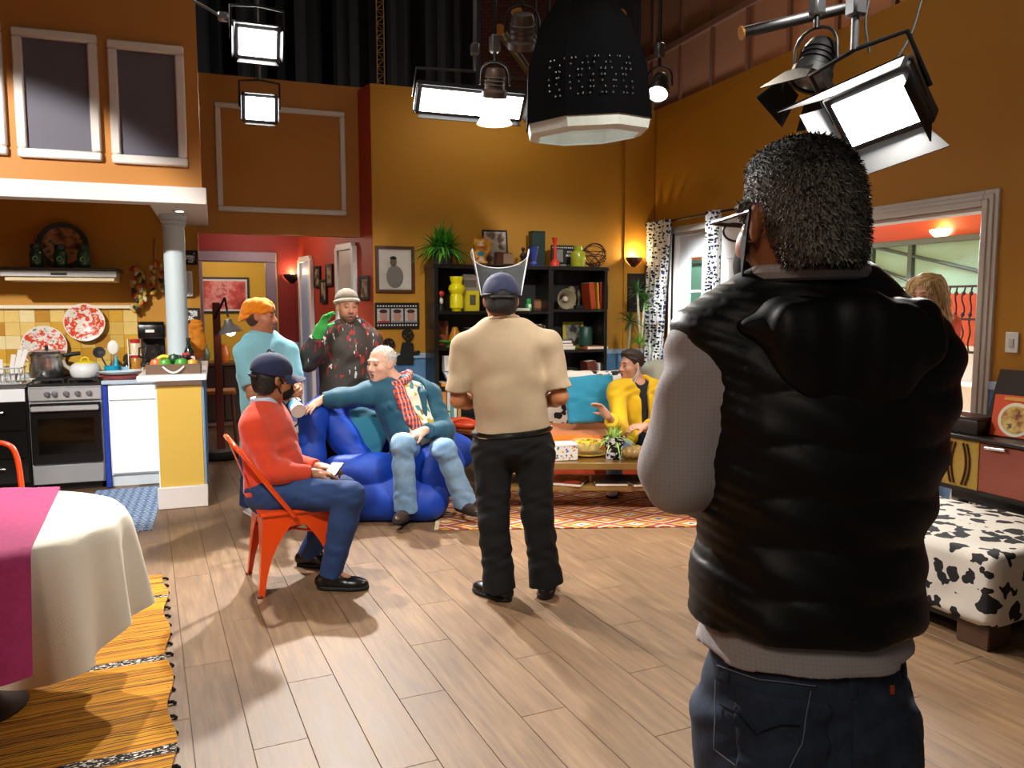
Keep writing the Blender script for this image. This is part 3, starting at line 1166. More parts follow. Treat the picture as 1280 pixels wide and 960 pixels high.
def shoe(J, s, fd, parent, m, sole_m, z=0.0, sc=1.0, tilt=0.0, vox=0.006, name='shoe', label=None):
    """leather shoe under the ankle pointing along fd; z is the ground below it"""
    an = J['an' + s]
    fd = Vector(fd).normalized()
    up = ZUP
    if tilt:
        sd = fd.cross(ZUP)
        fd = (fd * math.cos(tilt) + ZUP * math.sin(tilt))
        up = sd.cross(fd)
    base = Vector((an.x, an.y, z)) if not tilt else an - up * 0.085
    heel = base - fd * 0.055 * sc
    toe = base + fd * 0.175 * sc
    sd = fd.cross(up).normalized()
    R = Matrix((sd, fd, up)).transposed()
    S = SDF(vox)
    S.cap(heel + up * 0.045, base + fd * 0.03 + up * 0.05, 0.038 * sc, 0.042 * sc, 0.03)
    S.ell(base + fd * 0.10 * sc + up * 0.03, (0.047 * sc, 0.09 * sc, 0.038 * sc), R, 0.03)
    S.cap(base + up * 0.06, base + up * 0.10 - fd * 0.01, 0.04 * sc, 0.042 * sc, 0.03)
    S.cut(base + up * 0.018, -up)
    S.cut(base + up * 0.115 - fd * 0.01, up + fd * 0.25)
    o = S.out(name, m, parent, label=label)
    T = SDF(vox)
    T.ell(heel + fd * 0.03 * sc + up * 0.01, (0.041 * sc, 0.058 * sc, 0.05), R, 0.02)
    T.ell(base + fd * 0.095 * sc + up * 0.01, (0.050 * sc, 0.098 * sc, 0.05), R, 0.06)
    T.cut(base + up * 0.001, -up)
    T.cut(base + up * 0.024, up)
    me = T.mesh()
    me.materials.append(sole_m)
    so = link('sole', me, o)
    return o


def person_root(label, at, group=None):
    o = thing('person', label, 'person', Vector((at[0], at[1], at[2] if len(at) > 2 else 0)))
    WROOTS.add(o.name)
    return o


def PH(x, y, hd):
    """pixel's ray at horizontal distance hd in front of the camera"""
    r = ray(x, y)
    return CAMP + r * (hd / r.dot(_fh))


def joints(**kw):
    return {k: (PH(*v) if not isinstance(v, Vector) else v) for k, v in kw.items()}


def skin_body(J, root, hc, R, skin, hsc=1.0, w=1.0, dp=1.0, belly=1.0, vox=0.0065, hands=None, feet=True, headkw=None, armsc=1.0, neck_r=0.052):
    """the continuous figure: head, neck, trunk, limbs, hands"""
    S = SDF(vox)
    torso(S, J, -0.012, w, dp, belly)
    c = Vector(hc)
    S.cap(c + R @ Vector((0, -0.02, -0.04)), lerp(J['neck'], c, 0.05), neck_r, neck_r * 1.12, 0.035)
    for s_ in 'RL':
        S.cap(J['neck'], lerp(J['neck'], J['sh' + s_], 0.6), 0.05, 0.045, 0.04)
        arm(S, J, s_, -0.004, 2.0, sc=armsc)
        leg(S, J, s_, -0.010, 2.0)
        if feet:
            fd = J['fd' + s_]
            S.cap(J['an' + s_] - ZUP * 0.02, J['an' + s_] - ZUP * 0.055 + fd * 0.09, 0.03, 0.02, 0.02)
    head(S, c, R, hsc, skin=skin, **(headkw or {}))
    for h in (hands or []):
        hand(S, **h)
    o = S.out('body', SKIN, root, skin)
    return o


def trousers(J, root, m, inf=0.014, w=1.0, dp=1.0, vox=0.008, upto=2.10, flare=0.012, waist=None, disp=0.003, sc=1.0, name='trousers', k=0.03):
    S = SDF(vox)
    Rt, up, x, y = torso_frame(J)
    S.ell(J['pel'] + up * 0.01, (0.165 * w + inf, 0.118 * dp + inf, 0.13 + inf), Rt, 0.05)
    wp = J['pel'] + up * (0.08 if waist is None else waist)
    S.cut(wp, up)
    for s_ in 'RL':
        S.cap(lerp(J['pel'], J['hip' + s_], 0.8), J['hip' + s_], 0.088 * sc + inf, 0.088 * sc + inf, 0.04)
        leg(S, J, s_, inf, upto, k, sc, flare, True)
    S.disp = folds(disp, 40, 1.3, 1.1)
    return S.out(name, m, root)


from mathutils.bvhtree import BVHTree


def bvh_of(o):
    me = o.data
    return BVHTree.FromPolygons([v.co[:] for v in me.vertices], [p.vertices[:] for p in me.polygons])


def on_surf(bvh, p, toward, lift=0.0):
    """first surface point when looking from p along toward"""
    h = bvh.ray_cast(Vector(p), Vector(toward).normalized())
    return (h[0] + h[1] * lift) if h[0] is not None else None


def thing_w(name, label, cat, loc, group=None):
    o = thing(name, label, cat, loc, 0.0, group)
    WROOTS.add(o.name)
    return o


def hair_strands(hair, n, ln, mats, weights, comb, width, seed):
    """short loose strands over a hair cap, joined into one part per shade"""
    rr = random.Random(seed)
    me = hair.data
    vs, ns = [v.co.copy() for v in me.vertices], [v.normal.copy() for v in me.vertices]
    Bs = [MB() for _ in mats]
    for k in range(n):
        i = rr.randrange(len(vs))
        p, nn = vs[i], ns[i]
        d_ = (nn * rr.uniform(0.25, 0.7) + comb + Vector((rr.uniform(-1, 1), rr.uniform(-1, 1), rr.uniform(-1, 1))) * 0.35).normalized()
        sd = d_.cross(nn).normalized() * width * rr.uniform(0.6, 1.2)
        l_ = ln * rr.uniform(0.5, 1.2)
        c = rr.choices(range(len(mats)), weights(p))[0]
        bm = Bs[c].bm
        a, b = bm.verts.new(p - sd), bm.verts.new(p + sd)
        m1, m2 = bm.verts.new(p + d_ * l_ * 0.6 - sd * 0.7 + nn * 0.002), bm.verts.new(p + d_ * l_ * 0.6 + sd * 0.7 + nn * 0.002)
        t = bm.verts.new(p + d_ * l_)
        bm.faces.new((a, b, m2, m1))
        bm.faces.new((m1, m2, t))
    for B, m in zip(Bs, mats):
        me2 = bpy.data.meshes.new('strands')
        for f in B.bm.faces:
            f.smooth = True
        B.bm.to_mesh(me2)
        B.bm.free()
        me2.materials.append(m)
        o = link('hair_strands', me2, hair)
        o['kind'] = 'stuff'
# ------------------------------------------------------------------ people
DENIM = NT('denim')
_n = DENIM.noise(DENIM.mapping(DENIM.obj(), (1, 1, 0.35)), 90, 4, 0.7)
_n2 = DENIM.noise(DENIM.obj(), 7, 3)
_c = DENIM.mix(DENIM.math('MULTIPLY', _n, DENIM.math('ADD', 0.35, _n2)), '#0e1730', '#3d5585')
DENIM.bump(_n, 0.25, 0.002)
DENIM_NAVY = DENIM.fin(_c, 0.85)


def denim(name, dark, light_, scale=7):
    t = NT(name)
    a = t.noise(t.mapping(t.obj(), (1, 1, 0.3)), 120, 4, 0.7)
    b = t.noise(t.obj(), scale, 3)
    c = t.mix(t.math('ADD', t.math('MULTIPLY', a, 0.45), t.math('MULTIPLY', t.math('SUBTRACT', b, 0.25), 1.1), clamp=True), dark, light_)
    t.bump(a, 0.3, 0.002)
    return t.fin(c, 0.85)


DENIM_MID = denim('denim_mid', '#3d6a97', '#9fbfd8')
DENIM_DARK = denim('denim_dark', '#0c1122', '#44536f', 16)
DENIM_BLUE = denim('denim_blue', '#152a52', '#2b4a80')
BLACKC = cloth('#050506', 0.9, sheen=0.0, name='black_cloth')
LEATHER = mat('#0e0d0d', 0.28, var=0.2, bump=0.1, bscale=80, name='black_leather')
LEATHER_B = mat('#3a2a20', 0.3, var=0.2, bump=0.1, bscale=80, name='brown_leather')
SOLE = mat('#080808', 0.7, var=0.1, name='rubber_sole')
CLEAR = NT('clear_plastic')
CLEAR.fin('#f4f6f8', 0.04, 0.0, Alpha=0.07)
CLEARM = CLEAR.m


def baseball_cap(S_col, root, hc, R, sc=1.0, brim_dir=1, vox=0.006, strap=None, name='baseball_cap', label=None, brim=True):
    L = lambda x, y, z: Vector(hc) + R @ (Vector((x, y, z)) * sc)
    S = SDF(vox)
    S.ell(L(0, -0.012, 0.045), (0.092 * sc, 0.112 * sc, 0.098 * sc), R, 0.02)
    S.cut(L(0, 0, 0.022), R @ Vector((0, -0.10, -1)))
    if strap:
        S.ell(L(0, -0.135, 0.022), (0.035 * sc, 0.04 * sc, 0.026 * sc), R, 0.006, 's')
    o = S.out(name, S_col, root, label=label)
    if brim:
        B = MB()
        n = 16
        for sgn in (1,):
            def f(u, v):
                a = math.radians(-75 + 150 * u)
                r = 0.088 + 0.075 * v * math.cos(a) ** 0.8 if math.cos(a) > 0 else 0.088
                return L(r * math.sin(a), 0.0 + (0.10 + (r - 0.088) * 1.0) * math.cos(a) * 1.0, 0.036 - 0.03 * v * (0.5 + math.sin(a) ** 2))
            B.grid(f, n, 5)
        B.out('brim', S_col, o, solid=0.004)
    MB().ell(L(0, -0.012, 0.144), (0.008, 0.008, 0.005), R, 8, 6).out('button', S_col, o)
    if strap:
        B = MB()
        B.tube([L(0.06 * math.sin(a), -0.098 - 0.022 * math.cos(a), 0.012 + 0.002) for a in [math.radians(-70 + 14 * i) for i in range(11)]], 0.007 * sc, 6)
        B.out('strap', strap, o)
    return o


# ---- man in beige polo, seen from behind
J = joints(pel=(641, 552, 4.15), neck=(630, 408, 4.13), shR=(685, 432, 4.13), shL=(580, 434, 4.13),
           elR=(700, 496, 4.13), elL=(573, 500, 4.13), wrR=(680, 505, 4.36), wrL=(605, 505, 4.38),
           hipR=(667, 566, 4.15), hipL=(616, 566, 4.13), knR=(672, 645, 4.15), knL=(617, 650, 4.10), anR=(682, 722, 4.17), anL=(624, 728, 4.12))
J['fdR'], J['fdL'] = hdir(172), hdir(228)
root = person_root('person in beige polo, black trousers and cap standing with back turned', (J['pel'].x, J['pel'].y, 0))
RH = face(186, -4)
hc = PH(626, 377, 4.12)
skin_body(J, root, hc, RH, '#b9794f', 1.02, 1.15, 1.15, 1.1, hands=[dict(w=J['wrR'], fd=J['wrR'] - J['elR'] - ZUP * 0.02, pn=-ZUP - _rt, thumb=1, curl=0.5), dict(w=J['wrL'], fd=J['wrL'] - J['elL'], pn=-ZUP + _rt, thumb=-1, curl=0.5)], neck_r=0.06)
BEIGE = cloth('#b39b7c', 0.85, 0.08, name='beige_pique')
S = SDF(0.007)
Rt, up, x, y = torso(S, J, 0.014, 1.20, 1.2, 1.18)
S.cap(J['neck'] - up * 0.03, J['neck'] + up * 0.035, 0.095, 0.072, 0.03, flat=True)
S.cut(J['pel'] + up * 0.055, -up)
arm(S, J, 'R', 0.024, 0.82, flat=True)
arm(S, J, 'L', 0.024, 0.82, flat=True)
S.disp = folds(0.010, 20, 0.4, 0.35)
S.out('polo_shirt', BEIGE, root)
B = MB()
B.tube([J['neck'] + up * 0.034 + x * 0.078 * math.cos(a) + y * (0.072 * math.sin(a) - 0.006 - 0.0) - up * 0.024 * math.sin(a) for a in [2 * math.pi * i / 20 for i in range(20)]], 0.011, 6, True)
B.out('collar', BEIGE, root)
trousers(J, root, BLACKC, 0.020, 1.13, 1.2, flare=0.032, waist=0.075, disp=0.005)
B = MB()
B.tube([J['pel'] + up * 0.062 + x * 0.200 * math.cos(a) + y * 0.154 * math.sin(a) for a in [2 * math.pi * i / 32 for i in range(32)]], 0.015, 8, True)
B.out('belt', LEATHER, root)
shoe(J, 'R', J['fdR'], root, LEATHER, SOLE)
shoe(J, 'L', J['fdL'], root, LEATHER, SOLE)
S = SDF(0.006)
S.ell(hc + RH @ Vector((0, -0.02, 0.03)), (0.086, 0.104, 0.092), RH, 0.02)
S.ell(hc + RH @ Vector((0, -0.05, -0.03)), (0.075, 0.062, 0.06), RH, 0.03)
S.cut(hc + RH @ Vector((0, 0.03, 0)), RH @ Vector((0, 1, -0.25)))
S.cut(hc + RH @ Vector((0, 0, -0.062)), -ZUP)
S.disp = folds(0.002, 150, 2)
S.out('hair', mat('#1b1410', 0.6, var=0.3, scale=60, bump=0.4, bscale=200), root)
cp = baseball_cap(cloth('#272c4a', 0.8), root, hc, RH, 1.03, strap=mat('#16161a', 0.5), brim=False)
# raised face shield
L = lambda a, b, c: hc + RH @ Vector((a, b, c))
B = MB()


def shield(u, v):
    a = math.radians(-105 + 210 * u)
    r = 0.105 + 0.045 * v
    return L(r * math.sin(a), 0.0 + r * math.cos(a) * 0.95 + 0.02 * v, 0.03 + 0.22 * v - 0.06 * v * math.cos(a))


B.grid(shield, 24, 6)
sh = B.out('face_shield', CLEARM, root, 'clear plastic face shield tipped up over the cap')
B = MB()
B.tube([shield(i / 20, 1.0) for i in range(21)], 0.0022, 6)
B.tube([shield(0, i / 8) for i in range(9)], 0.0028, 6)
B.tube([shield(1, i / 8) for i in range(9)], 0.0034, 6)
B.out('shield_edge', mat('#e9ebee', 0.2, var=0), sh)
B = MB()
B.tube([L(0.098 * math.sin(a), 0.108 * math.cos(a) - 0.008, 0.03) for a in [2 * math.pi * i / 24 for i in range(24)]], 0.006, 6, True)
B.out('shield_band', BLACKM, sh)

# ---- man in red sweater on the orange chair
J = joints(pel=(340, 614, 4.43), neck=(331, 510, 4.42), shR=(317, 533, 4.28), shL=(340, 528, 4.57),
           elR=(340, 590, 4.24), elL=(368, 583, 4.6), wrR=(392, 592, 4.33), wrL=(398, 584, 4.52),
           hipR=(344, 616, 4.33), hipL=(350, 611, 4.53), knR=(437, 620, 4.27), knL=(428, 612, 4.62), anR=(415, 711, 4.27), anL=(388, 688, 4.66))
J['fdR'], J['fdL'] = hdir(88), hdir(80)
root = person_root('person in coral red sweater and navy cap sitting on the orange metal chair', (J['pel'].x, J['pel'].y, 0))
RH = face(128, -6, 4)
hc = PH(341, 474, 4.42)
skin_body(J, root, hc, RH, '#a9714e', 1.03, 1.0, 1.05, 1.1, hands=[dict(w=J['wrR'], fd=J['wrR'] - J['elR'], pn=-ZUP, thumb=-1, curl=0.55), dict(w=J['wrL'], fd=J['wrL'] - J['elL'], pn=-ZUP, thumb=1, curl=0.55)])
RED_K = cloth('#d33f1c', 0.9, 0.10, 60, 0.4, 320, 0.25, 'red_knit')
S = SDF(0.007)
Rt, up, x, y = torso(S, J, 0.016, 1.05, 1.12, 1.15)
S.cap(J['neck'] - up * 0.04, J['neck'] + up * 0.02, 0.085, 0.066, 0.03, flat=True)
S.cut(J['pel'] + up * 0.01, -up)
arm(S, J, 'R', 0.016, 1.93, flat=True)
arm(S, J, 'L', 0.016, 1.93, flat=True)
S.disp = folds(0.004, 34, 2.4, 0.8)
S.out('sweater', RED_K, root)
S = SDF(0.005)
S.cap(J['neck'] - up * 0.01, J['neck'] + up * 0.065, 0.080, 0.074, 0.01, flat=True)
S.out('shirt_collar', cloth('#b9cde4', 0.8), root)
trousers(J, root, DENIM_BLUE, 0.016, 1.05, 1.1, flare=0.006, waist=0.06, sc=1.06)
shoe(J, 'R', J['fdR'], root, LEATHER, SOLE, 0.0, 1.06, name='loafer')
shoe(J, 'L', J['fdL'], root, LEATHER, SOLE, 0.0, 1.06, name='loafer')
S = SDF(0.006)
S.ell(hc + RH @ Vector((0, -0.03, 0.01)), (0.083, 0.092, 0.09), RH, 0.02)
S.ell(hc + RH @ Vector((0, -0.05, -0.05)), (0.068, 0.05, 0.045), RH, 0.03)
S.cut(hc + RH @ Vector((0, 0.035, 0)), RH @ Vector((0, 1, -0.3)))
S.disp = folds(0.002, 150, 2)
S.out('hair', mat('#15100d', 0.6, var=0.3, scale=60, bump=0.4, bscale=200), root)
baseball_cap(cloth('#141c40', 0.85), root, hc, RH, 1.05, strap=mat('#111118', 0.5))
L = lambda a, b, c: hc + RH @ Vector((a, b, c))
S = SDF(0.005)                     # black face mask hooked behind the ear
S.ell(L(0, 0.062, -0.06), (0.066, 0.06, 0.058), RH, 0.02)
S.cut(L(0, 0.02, 0), RH @ Vector((0, -1, 0.2)))
S.cut(L(0, 0, -0.015), RH @ Vector((0, -0.2, 1)))
mk_ = S.out('face_mask', BLACKC, root)
B = MB()
B.tube([L(0.066, 0.04, -0.02), L(0.084, 0.01, 0.015), L(0.09, -0.016, 0.0), L(0.082, 0.0, -0.035), L(0.064, 0.03, -0.07)], 0.004, 6)
B.out('ear_loop', BLACKC, mk_)
B = MB()
pv = lerp(J['wrR'], J['wrL'], 0.5) + hdir(90) * 0.10
B.box(pv + ZUP * 0.005, (0.075, 0.15, 0.012), rotm(-0.5, 0.3), 0.004)
tag(B.out('phone', BLACKG), 'black mobile phone held by the person in the red sweater', 'phone')

# ---- photographer with the orange hat
J = joints(pel=(332, 560, 5.9), neck=(326, 421, 5.9), shR=(306, 441, 5.78), shL=(360, 441, 6.0),
           elR=(316, 494, 5.7), elL=(370, 487, 5.92), wrR=(352, 496, 5.52), wrL=(372, 482, 5.60),
           hipR=(318, 570, 5.85), hipL=(346, 570, 5.98), knR=(316, 620, 5.85), knL=(345, 616, 6.0), anR=(318, 0, 5.9), anL=(345, 0, 6.02))
for s_, zz in (('R', 0.1), ('L', 0.1)):
    k_ = J['kn' + s_]
    J['an' + s_] = Vector((k_.x - 0.02, k_.y + 0.03, zz))
    J['kn' + s_] = Vector((k_.x, k_.y, 0.50))
J['fdR'], J['fdL'] = hdir(40), hdir(70)
root = person_root('person in pale blue T-shirt and orange slouch hat holding a camera', (J['pel'].x, J['pel'].y, 0))
RH = face(88, -3, 0)
hc = PH(326, 396, 5.88)
skin_body(J, root, hc, RH, '#c78663', 1.0, 1.0, 1.05, 1.15, hands=[dict(w=J['wrR'], fd=_rt + ZUP * 0.35, pn=_fh + ZUP * 0.3, thumb=-1, curl=0.6), dict(w=J['wrL'], fd=-_fh * 0.3 - ZUP + _rt * 0.2, pn=-_rt, thumb=1, curl=0.6)], headkw=dict(stub='#a06a50'))
S = SDF(0.008)
Rt, up, x, y = torso(S, J, 0.018, 1.05, 1.1, 1.2)
S.cap(J['neck'] - up * 0.04, J['neck'] + up * 0.02, 0.09, 0.07, 0.03, flat=True)
S.cut(J['pel'] - up * 0.05, -up)
arm(S, J, 'R', 0.028, 0.8, flat=True)
arm(S, J, 'L', 0.028, 0.8, flat=True)
S.disp = folds(0.005, 28, 3.4, 0.5)
S.out('t_shirt', cloth('#86c6d6', 0.85, 0.06), root)
gp = lerp(J['pel'], J['neck'], 0.74)
B = MB()                            # dark squiggle printed on the chest
for k in range(3):
    pts = []
    for i in range(15):
        t = i / 14
        u, v = -0.07 + 0.14 * t, 0.035 - 0.02 * k + 0.012 * math.sin(t * 9 + k * 2)
        pts.append(gp + x * u + up * v + y * (0.134 - 0.9 * u * u))
    B.tube(pts, 0.0032, 4)
B.out('chest_print', mat('#16324a', 0.7, var=0), root)
trousers(J, root, DENIM_BLUE, 0.016, 1.0, 1.05, flare=0.02)
for s_ in 'RL':
    shoe(J, s_, J['fd' + s_], root, mat('#d8dade', 0.6, var=0.05), mat('#e9e9ea', 0.7, var=0.05), vox=0.008, name='sneaker')
L = lambda a, b, c: hc + RH @ Vector((a, b, c))
S = SDF(0.006)
S.ell(L(0, -0.03, 0.0), (0.08, 0.082, 0.085), RH, 0.02)
S.cut(L(0, 0.015, 0), RH @ Vector((0, 1, -0.2)))
S.out('hair', mat('#4a2f20', 0.7, var=0.3, scale=60), root)
S = SDF(0.006)
S.ell(L(0, -0.01, 0.062), (0.096, 0.112, 0.078), RH, 0.03)
S.ell(L(0, -0.085, 0.03), (0.085, 0.06, 0.07), RH, 0.04)
S.ell(L(0, -0.128, -0.035), (0.05, 0.035, 0.05), RH, 0.04)
S.cut(L(0, 0.06, 0.03), RH @ Vector((0, 0.35, -1)))
S.disp = folds(0.006, 70, 0.8, 1.2)
S.out('hat', cloth('#f08a06', 0.9, 0.18, 40, 0.6, 150, 0.2, 'orange_fluff'), root)

# camera with a blue-ringed lens in the photographer's hands
cp_ = PH(364, 502, 5.40)
ld = (hdir(35) * 0.85 - ZUP * 0.30).normalized()
cam_t = thing('photo_camera', 'dark camera with white and blue ringed lens in the photographer\'s hands', 'camera', cp_)
Q = ld.to_track_quat('Z', 'Y').to_matrix()
B = MB().box((0, 0, -0.03), (0.13, 0.10, 0.07), Q, 0.012)
B.box(Q @ Vector((0, 0.062, -0.03)), (0.05, 0.035, 0.05), Q, 0.01)
B.out('camera_body', mat('#23272f', 0.5), cam_t)
B = MB().cyl(ld * 0.0, ld * 0.07, 0.042, 0.042, 20).out('lens_barrel', BLACKM, cam_t)
B = MB().cyl(ld * 0.07, ld * 0.10, 0.046, 0.046, 20).out('lens_ring', mat('#2f8fd0', 0.4), cam_t)
B = MB().cyl(ld * 0.10, ld * 0.15, 0.045, 0.05, 20).out('lens_hood', mat('#e2e0da', 0.4), cam_t)
B = MB()
B.tube(bez([(-0.05, 0, 0.03), (-0.09, 0.05, 0.18), (-0.12, 0.15, 0.35), (-0.16, 0.12, 0.2), (-0.05, -0.02, -0.12), (0.03, -0.02, -0.16), (0.06, 0, -0.02)], 8), 0.006, 6)
B.out('strap', mat('#1b1e26', 0.7), cam_t)

# ---- man in knit cap, arm raised with green glove
J = joints(pel=(430, 545, 6.45), neck=(436, 410, 6.42), shR=(402, 432, 6.4), shL=(463, 428, 6.46),
           elR=(387, 452, 6.16), elL=(470, 486, 6.4), wrR=(399, 414, 6.08), wrL=(452, 520, 6.3),
           hipR=(415, 560, 6.35), hipL=(448, 560, 6.38), knR=(415, 600, 6.3), knL=(450, 600, 6.3), anR=(415, 640, 6.3), anL=(450, 640, 6.35))
for s_ in 'RL':
    h_ = J['hip' + s_]
    J['kn' + s_] = Vector((h_.x, h_.y - 0.02, 0.5))
    J['an' + s_] = Vector((h_.x, h_.y + 0.03, 0.1))
J['fdR'], J['fdL'] = hdir(-10), hdir(20)
root = person_root('person in grey knit cap and dark jacket raising a green gloved hand', (J['pel'].x, J['pel'].y, 0))
RH = face(28, -4, 0)
hc = PH(434, 384, 6.38)
skin_body(J, root, hc, RH, '#c48a6c', 1.03, 1.1, 1.1, 1.1, headkw=dict(beard='#6b4c3c', mouth=0.008), hands=[dict(w=J['wrL'], fd=-ZUP - _rt * 0.3, pn=-_rt, thumb=1, curl=0.6)])
JK = NT('spattered_jacket')
oc = JK.obj()
sp = JK.noise(JK.mapping(oc, (1, 1, 0.35)), 26, 2, 0.6)
sp2 = JK.noise(JK.mapping(oc, (1, 1, 0.3), loc=(5, 2, 1)), 30, 2, 0.6)
b0 = JK.mix(JK.noise(oc, 6, 4), '#221d1a', '#4a4038')
zc = JK.xyz(oc)[2]
top_only = JK.math('GREATER_THAN', zc, 0.98)
c1 = JK.mix(JK.math('MULTIPLY', JK.math('GREATER_THAN', sp, 0.61), top_only), b0, '#a02822')
c2 = JK.mix(JK.math('MULTIPLY', JK.math('GREATER_THAN', sp2, 0.655), top_only), c1, '#cfc9c0')
JK.bump(JK.noise(oc, 120, 3), 0.3, 0.004)
JACKET = JK.fin(c2, 0.6)
S = SDF(0.008)
Rt, up, x, y = torso(S, J, 0.045, 1.08, 1.1, 1.15)
S.cap(J['neck'] - up * 0.05, J['neck'] + up * 0.035, 0.10, 0.075, 0.03, flat=True)
S.cut(J['pel'] - up * 0.10, -up)
arm(S, J, 'R', 0.032, 1.8, flat=True)
arm(S, J, 'L', 0.032, 1.93, flat=True)
S.disp = folds(0.010, 24, 1.4, 0.5)
S.out('jacket', JACKET, root)
trousers(J, root, BLACKC, 0.016, 1.05, 1.05, flare=0.02)
for s_ in 'RL':
    shoe(J, s_, J['fd' + s_], root, LEATHER, SOLE, vox=0.009)
L = lambda a, b, c: hc + RH @ Vector((a, b, c))
S = SDF(0.006)
S.ell(L(0, -0.012, 0.055), (0.092, 0.112, 0.095), RH, 0.02)
S.cut(L(0, 0.0, 0.035), RH @ Vector((0, 0.25, -1)))
kc = S.out('knit_cap', cloth('#6d6052', 0.95, 0.3, 18, 0.6, 200), root)
B = MB()
B.tube([L(0.087 * math.cos(a), 0.105 * math.sin(a) - 0.012, 0.042 + 0.024 * math.sin(a)) for a in [2 * math.pi * i / 28 for i in range(28)]], 0.017, 8, True)
B.out('knit_brim', cloth('#a89d8c', 0.95, 0.25, 40, 0.6, 200), kc)
S = SDF(0.006)
fdv = (J['wrR'] - J['elR']).normalized()
S.cap(lerp(J['elR'], J['wrR'], 0.72), J['wrR'] + fdv * 0.02, 0.044, 0.04, 0.02)
hand(S, J['wrR'], ZUP * 0.9 + _rt * 0.45 - _fh * 0.1, _rt * 0.7 - _fh * 0.4 - ZUP * 0.3, 1, 0.28, 1.12)
S.out('glove', cloth('#3fb04c', 0.9, 0.15, 40, 0.5, 200), root, label='bright green knitted glove')
# ---- elderly man on the blue seat
J = joints(pel=(530, 566, 5.92), neck=(498, 482, 5.95), shR=(460, 493, 5.84), shL=(538, 495, 5.98), elR=(428, 497, 5.74), wrR=(402, 500, 5.70),
           elL=(557, 538, 5.84), wrL=(531, 538, 5.62), hipR=(512, 563, 5.86), hipL=(549, 563, 5.9), knR=(503, 555, 5.44), knL=(556, 562, 5.47), anR=(507, 630, 5.54), anL=(579, 622, 5.6))
J['fdR'], J['fdL'] = hdir(-12), hdir(38)
root = person_root('elderly person in teal velvet jacket and plaid scarf seated on the blue chair', (J['pel'].x, J['pel'].y, 0.4))
RH = face(-34, -4, 0)
hc = PH(477, 455, 5.90)
skin_body(J, root, hc, RH, '#e0b096', 1.08, 1.12, 1.15, 1.25, vox=0.0058, headkw=dict(old=True, mouth=0.004, brow='#b9a89a', fat=1.08, jaw=1.15),
          hands=[dict(w=J['wrR'], fd=-_rt * 0.62 - ZUP * 0.42 - _fh * 0.55, pn=-ZUP + _fh * 0.35, thumb=-1, curl=0.14, spread=0.15),
                 dict(w=J['wrL'], fd=-_rt * 0.9 - ZUP * 0.25 - _fh * 0.35, pn=_fh * 0.5 - ZUP, thumb=1, curl=0.5)], neck_r=0.06)
FL = NT('floral_shirt')
oc = FL.obj()
vv = FL.voro(FL.mapping(oc, (1, 1, 0.55), (0.4, 0.5, 0)), 34, 'Color')
hs = FL.xyz(FL.n('SeparateColor', {0: vv}).outputs[0] if False else vv)
f_ = FL.n('SeparateColor', {0: vv}).outputs[0]
cc = FL.ramp(f_, [(0.0, '#e9e2cb'), (0.45, '#efe9d6'), (0.55, '#c4a538'), (0.68, '#e4dcc2'), (0.78, '#4f8f92'), (0.86, '#e8e0c8'), (0.93, '#8a6a2c')], 'CONSTANT')
FL.bump(FL.noise(oc, 200, 2), 0.2, 0.003)
FLORAL = FL.fin(cc, 0.8)
TEALV = cloth('#0a4d63', 0.7, 0.25, 14, 0.3, 300, 0.15, 'teal_velvet')
S = SDF(0.0075)
Rt, up, x, y = torso(S, J, 0.012, 1.14, 1.18, 1.32)
S.cap(J['neck'] - up * 0.04, J['neck'] + up * 0.03, 0.09, 0.075, 0.03, flat=True)
S.ell(J['pel'] + y * 0.06 - x * 0.06, (0.16, 0.12, 0.09), Rt, 0.05)
S.disp = folds(0.006, 30, 0.4, 0.7)
S.out('shirt', FLORAL, root)
S = SDF(0.0075)
torso(S, J, 0.040, 1.16, 1.18, 1.25)
S.ell(J['pel'] + x * 0.16 - up * 0.02 - y * 0.0, (0.10, 0.13, 0.17), Rt, 0.06)
S.ell(J['pel'] - x * 0.17 + up * 0.0, (0.07, 0.14, 0.14), Rt, 0.06)
S.box(lerp(J['pel'], J['neck'], 0.52) + y * 0.20 - x * 0.035, (0.105, 0.12, 0.42), Rt @ rotm(0, 0, -0.12), 0.03, 0.02, 's')
S.box(J['pel'] + y * 0.2, (0.14, 0.13, 0.16), Rt, 0.05, 0.02, 's')
arm(S, J, 'R', 0.024, 1.92, flat=True)
arm(S, J, 'L', 0.024, 1.90, flat=True)
S.disp = folds(0.006, 32, 1.9, 0.7)
S.out('jacket', TEALV, root)
S = SDF(0.006)
for sgn in (1, -1):                  # velvet lapels
    a = J['neck'] + up * 0.02 + x * 0.10 * sgn - y * 0.0
    b = J['neck'] - up * 0.12 + x * 0.125 * sgn + y * 0.125
    c_ = J['neck'] - up * 0.30 + x * 0.07 * sgn + y * 0.165
    S.chain([a, b, c_], [0.022, 0.03, 0.012], 0.02)
S.out('lapels', TEALV, root)
S = SDF(0.006)
for sgn in (1, -1):                  # shirt collar wings lying over the lapels
    a = J['neck'] + up * 0.03 + x * 0.05 * sgn + y * 0.03
    b = J['neck'] - up * 0.045 + x * 0.115 * sgn + y * 0.105
    S.cap(a, b, 0.026, 0.018, 0.02)
S.out('shirt_collar', FLORAL, root)
PL = NT('plaid_wool')
oc = PL.mapping(PL.obj(), (1, 1, 1), (0.2, 0.1, 0.5))
sx_, sy_, sz_ = PL.xyz(oc)
w1 = PL.math('GREATER_THAN', PL.math('SINE', PL.math('MULTIPLY', sz_, 150)), 0.35)
w2 = PL.math('GREATER_THAN', PL.math('SINE', PL.math('MULTIPLY', PL.math('ADD', sx_, sy_), 190)), 0.35)
w3 = PL.math('GREATER_THAN', PL.math('SINE', PL.math('MULTIPLY', sz_, 520)), 0.4)
pc = PL.mix(w1, '#d2481e', '#7a3a50')
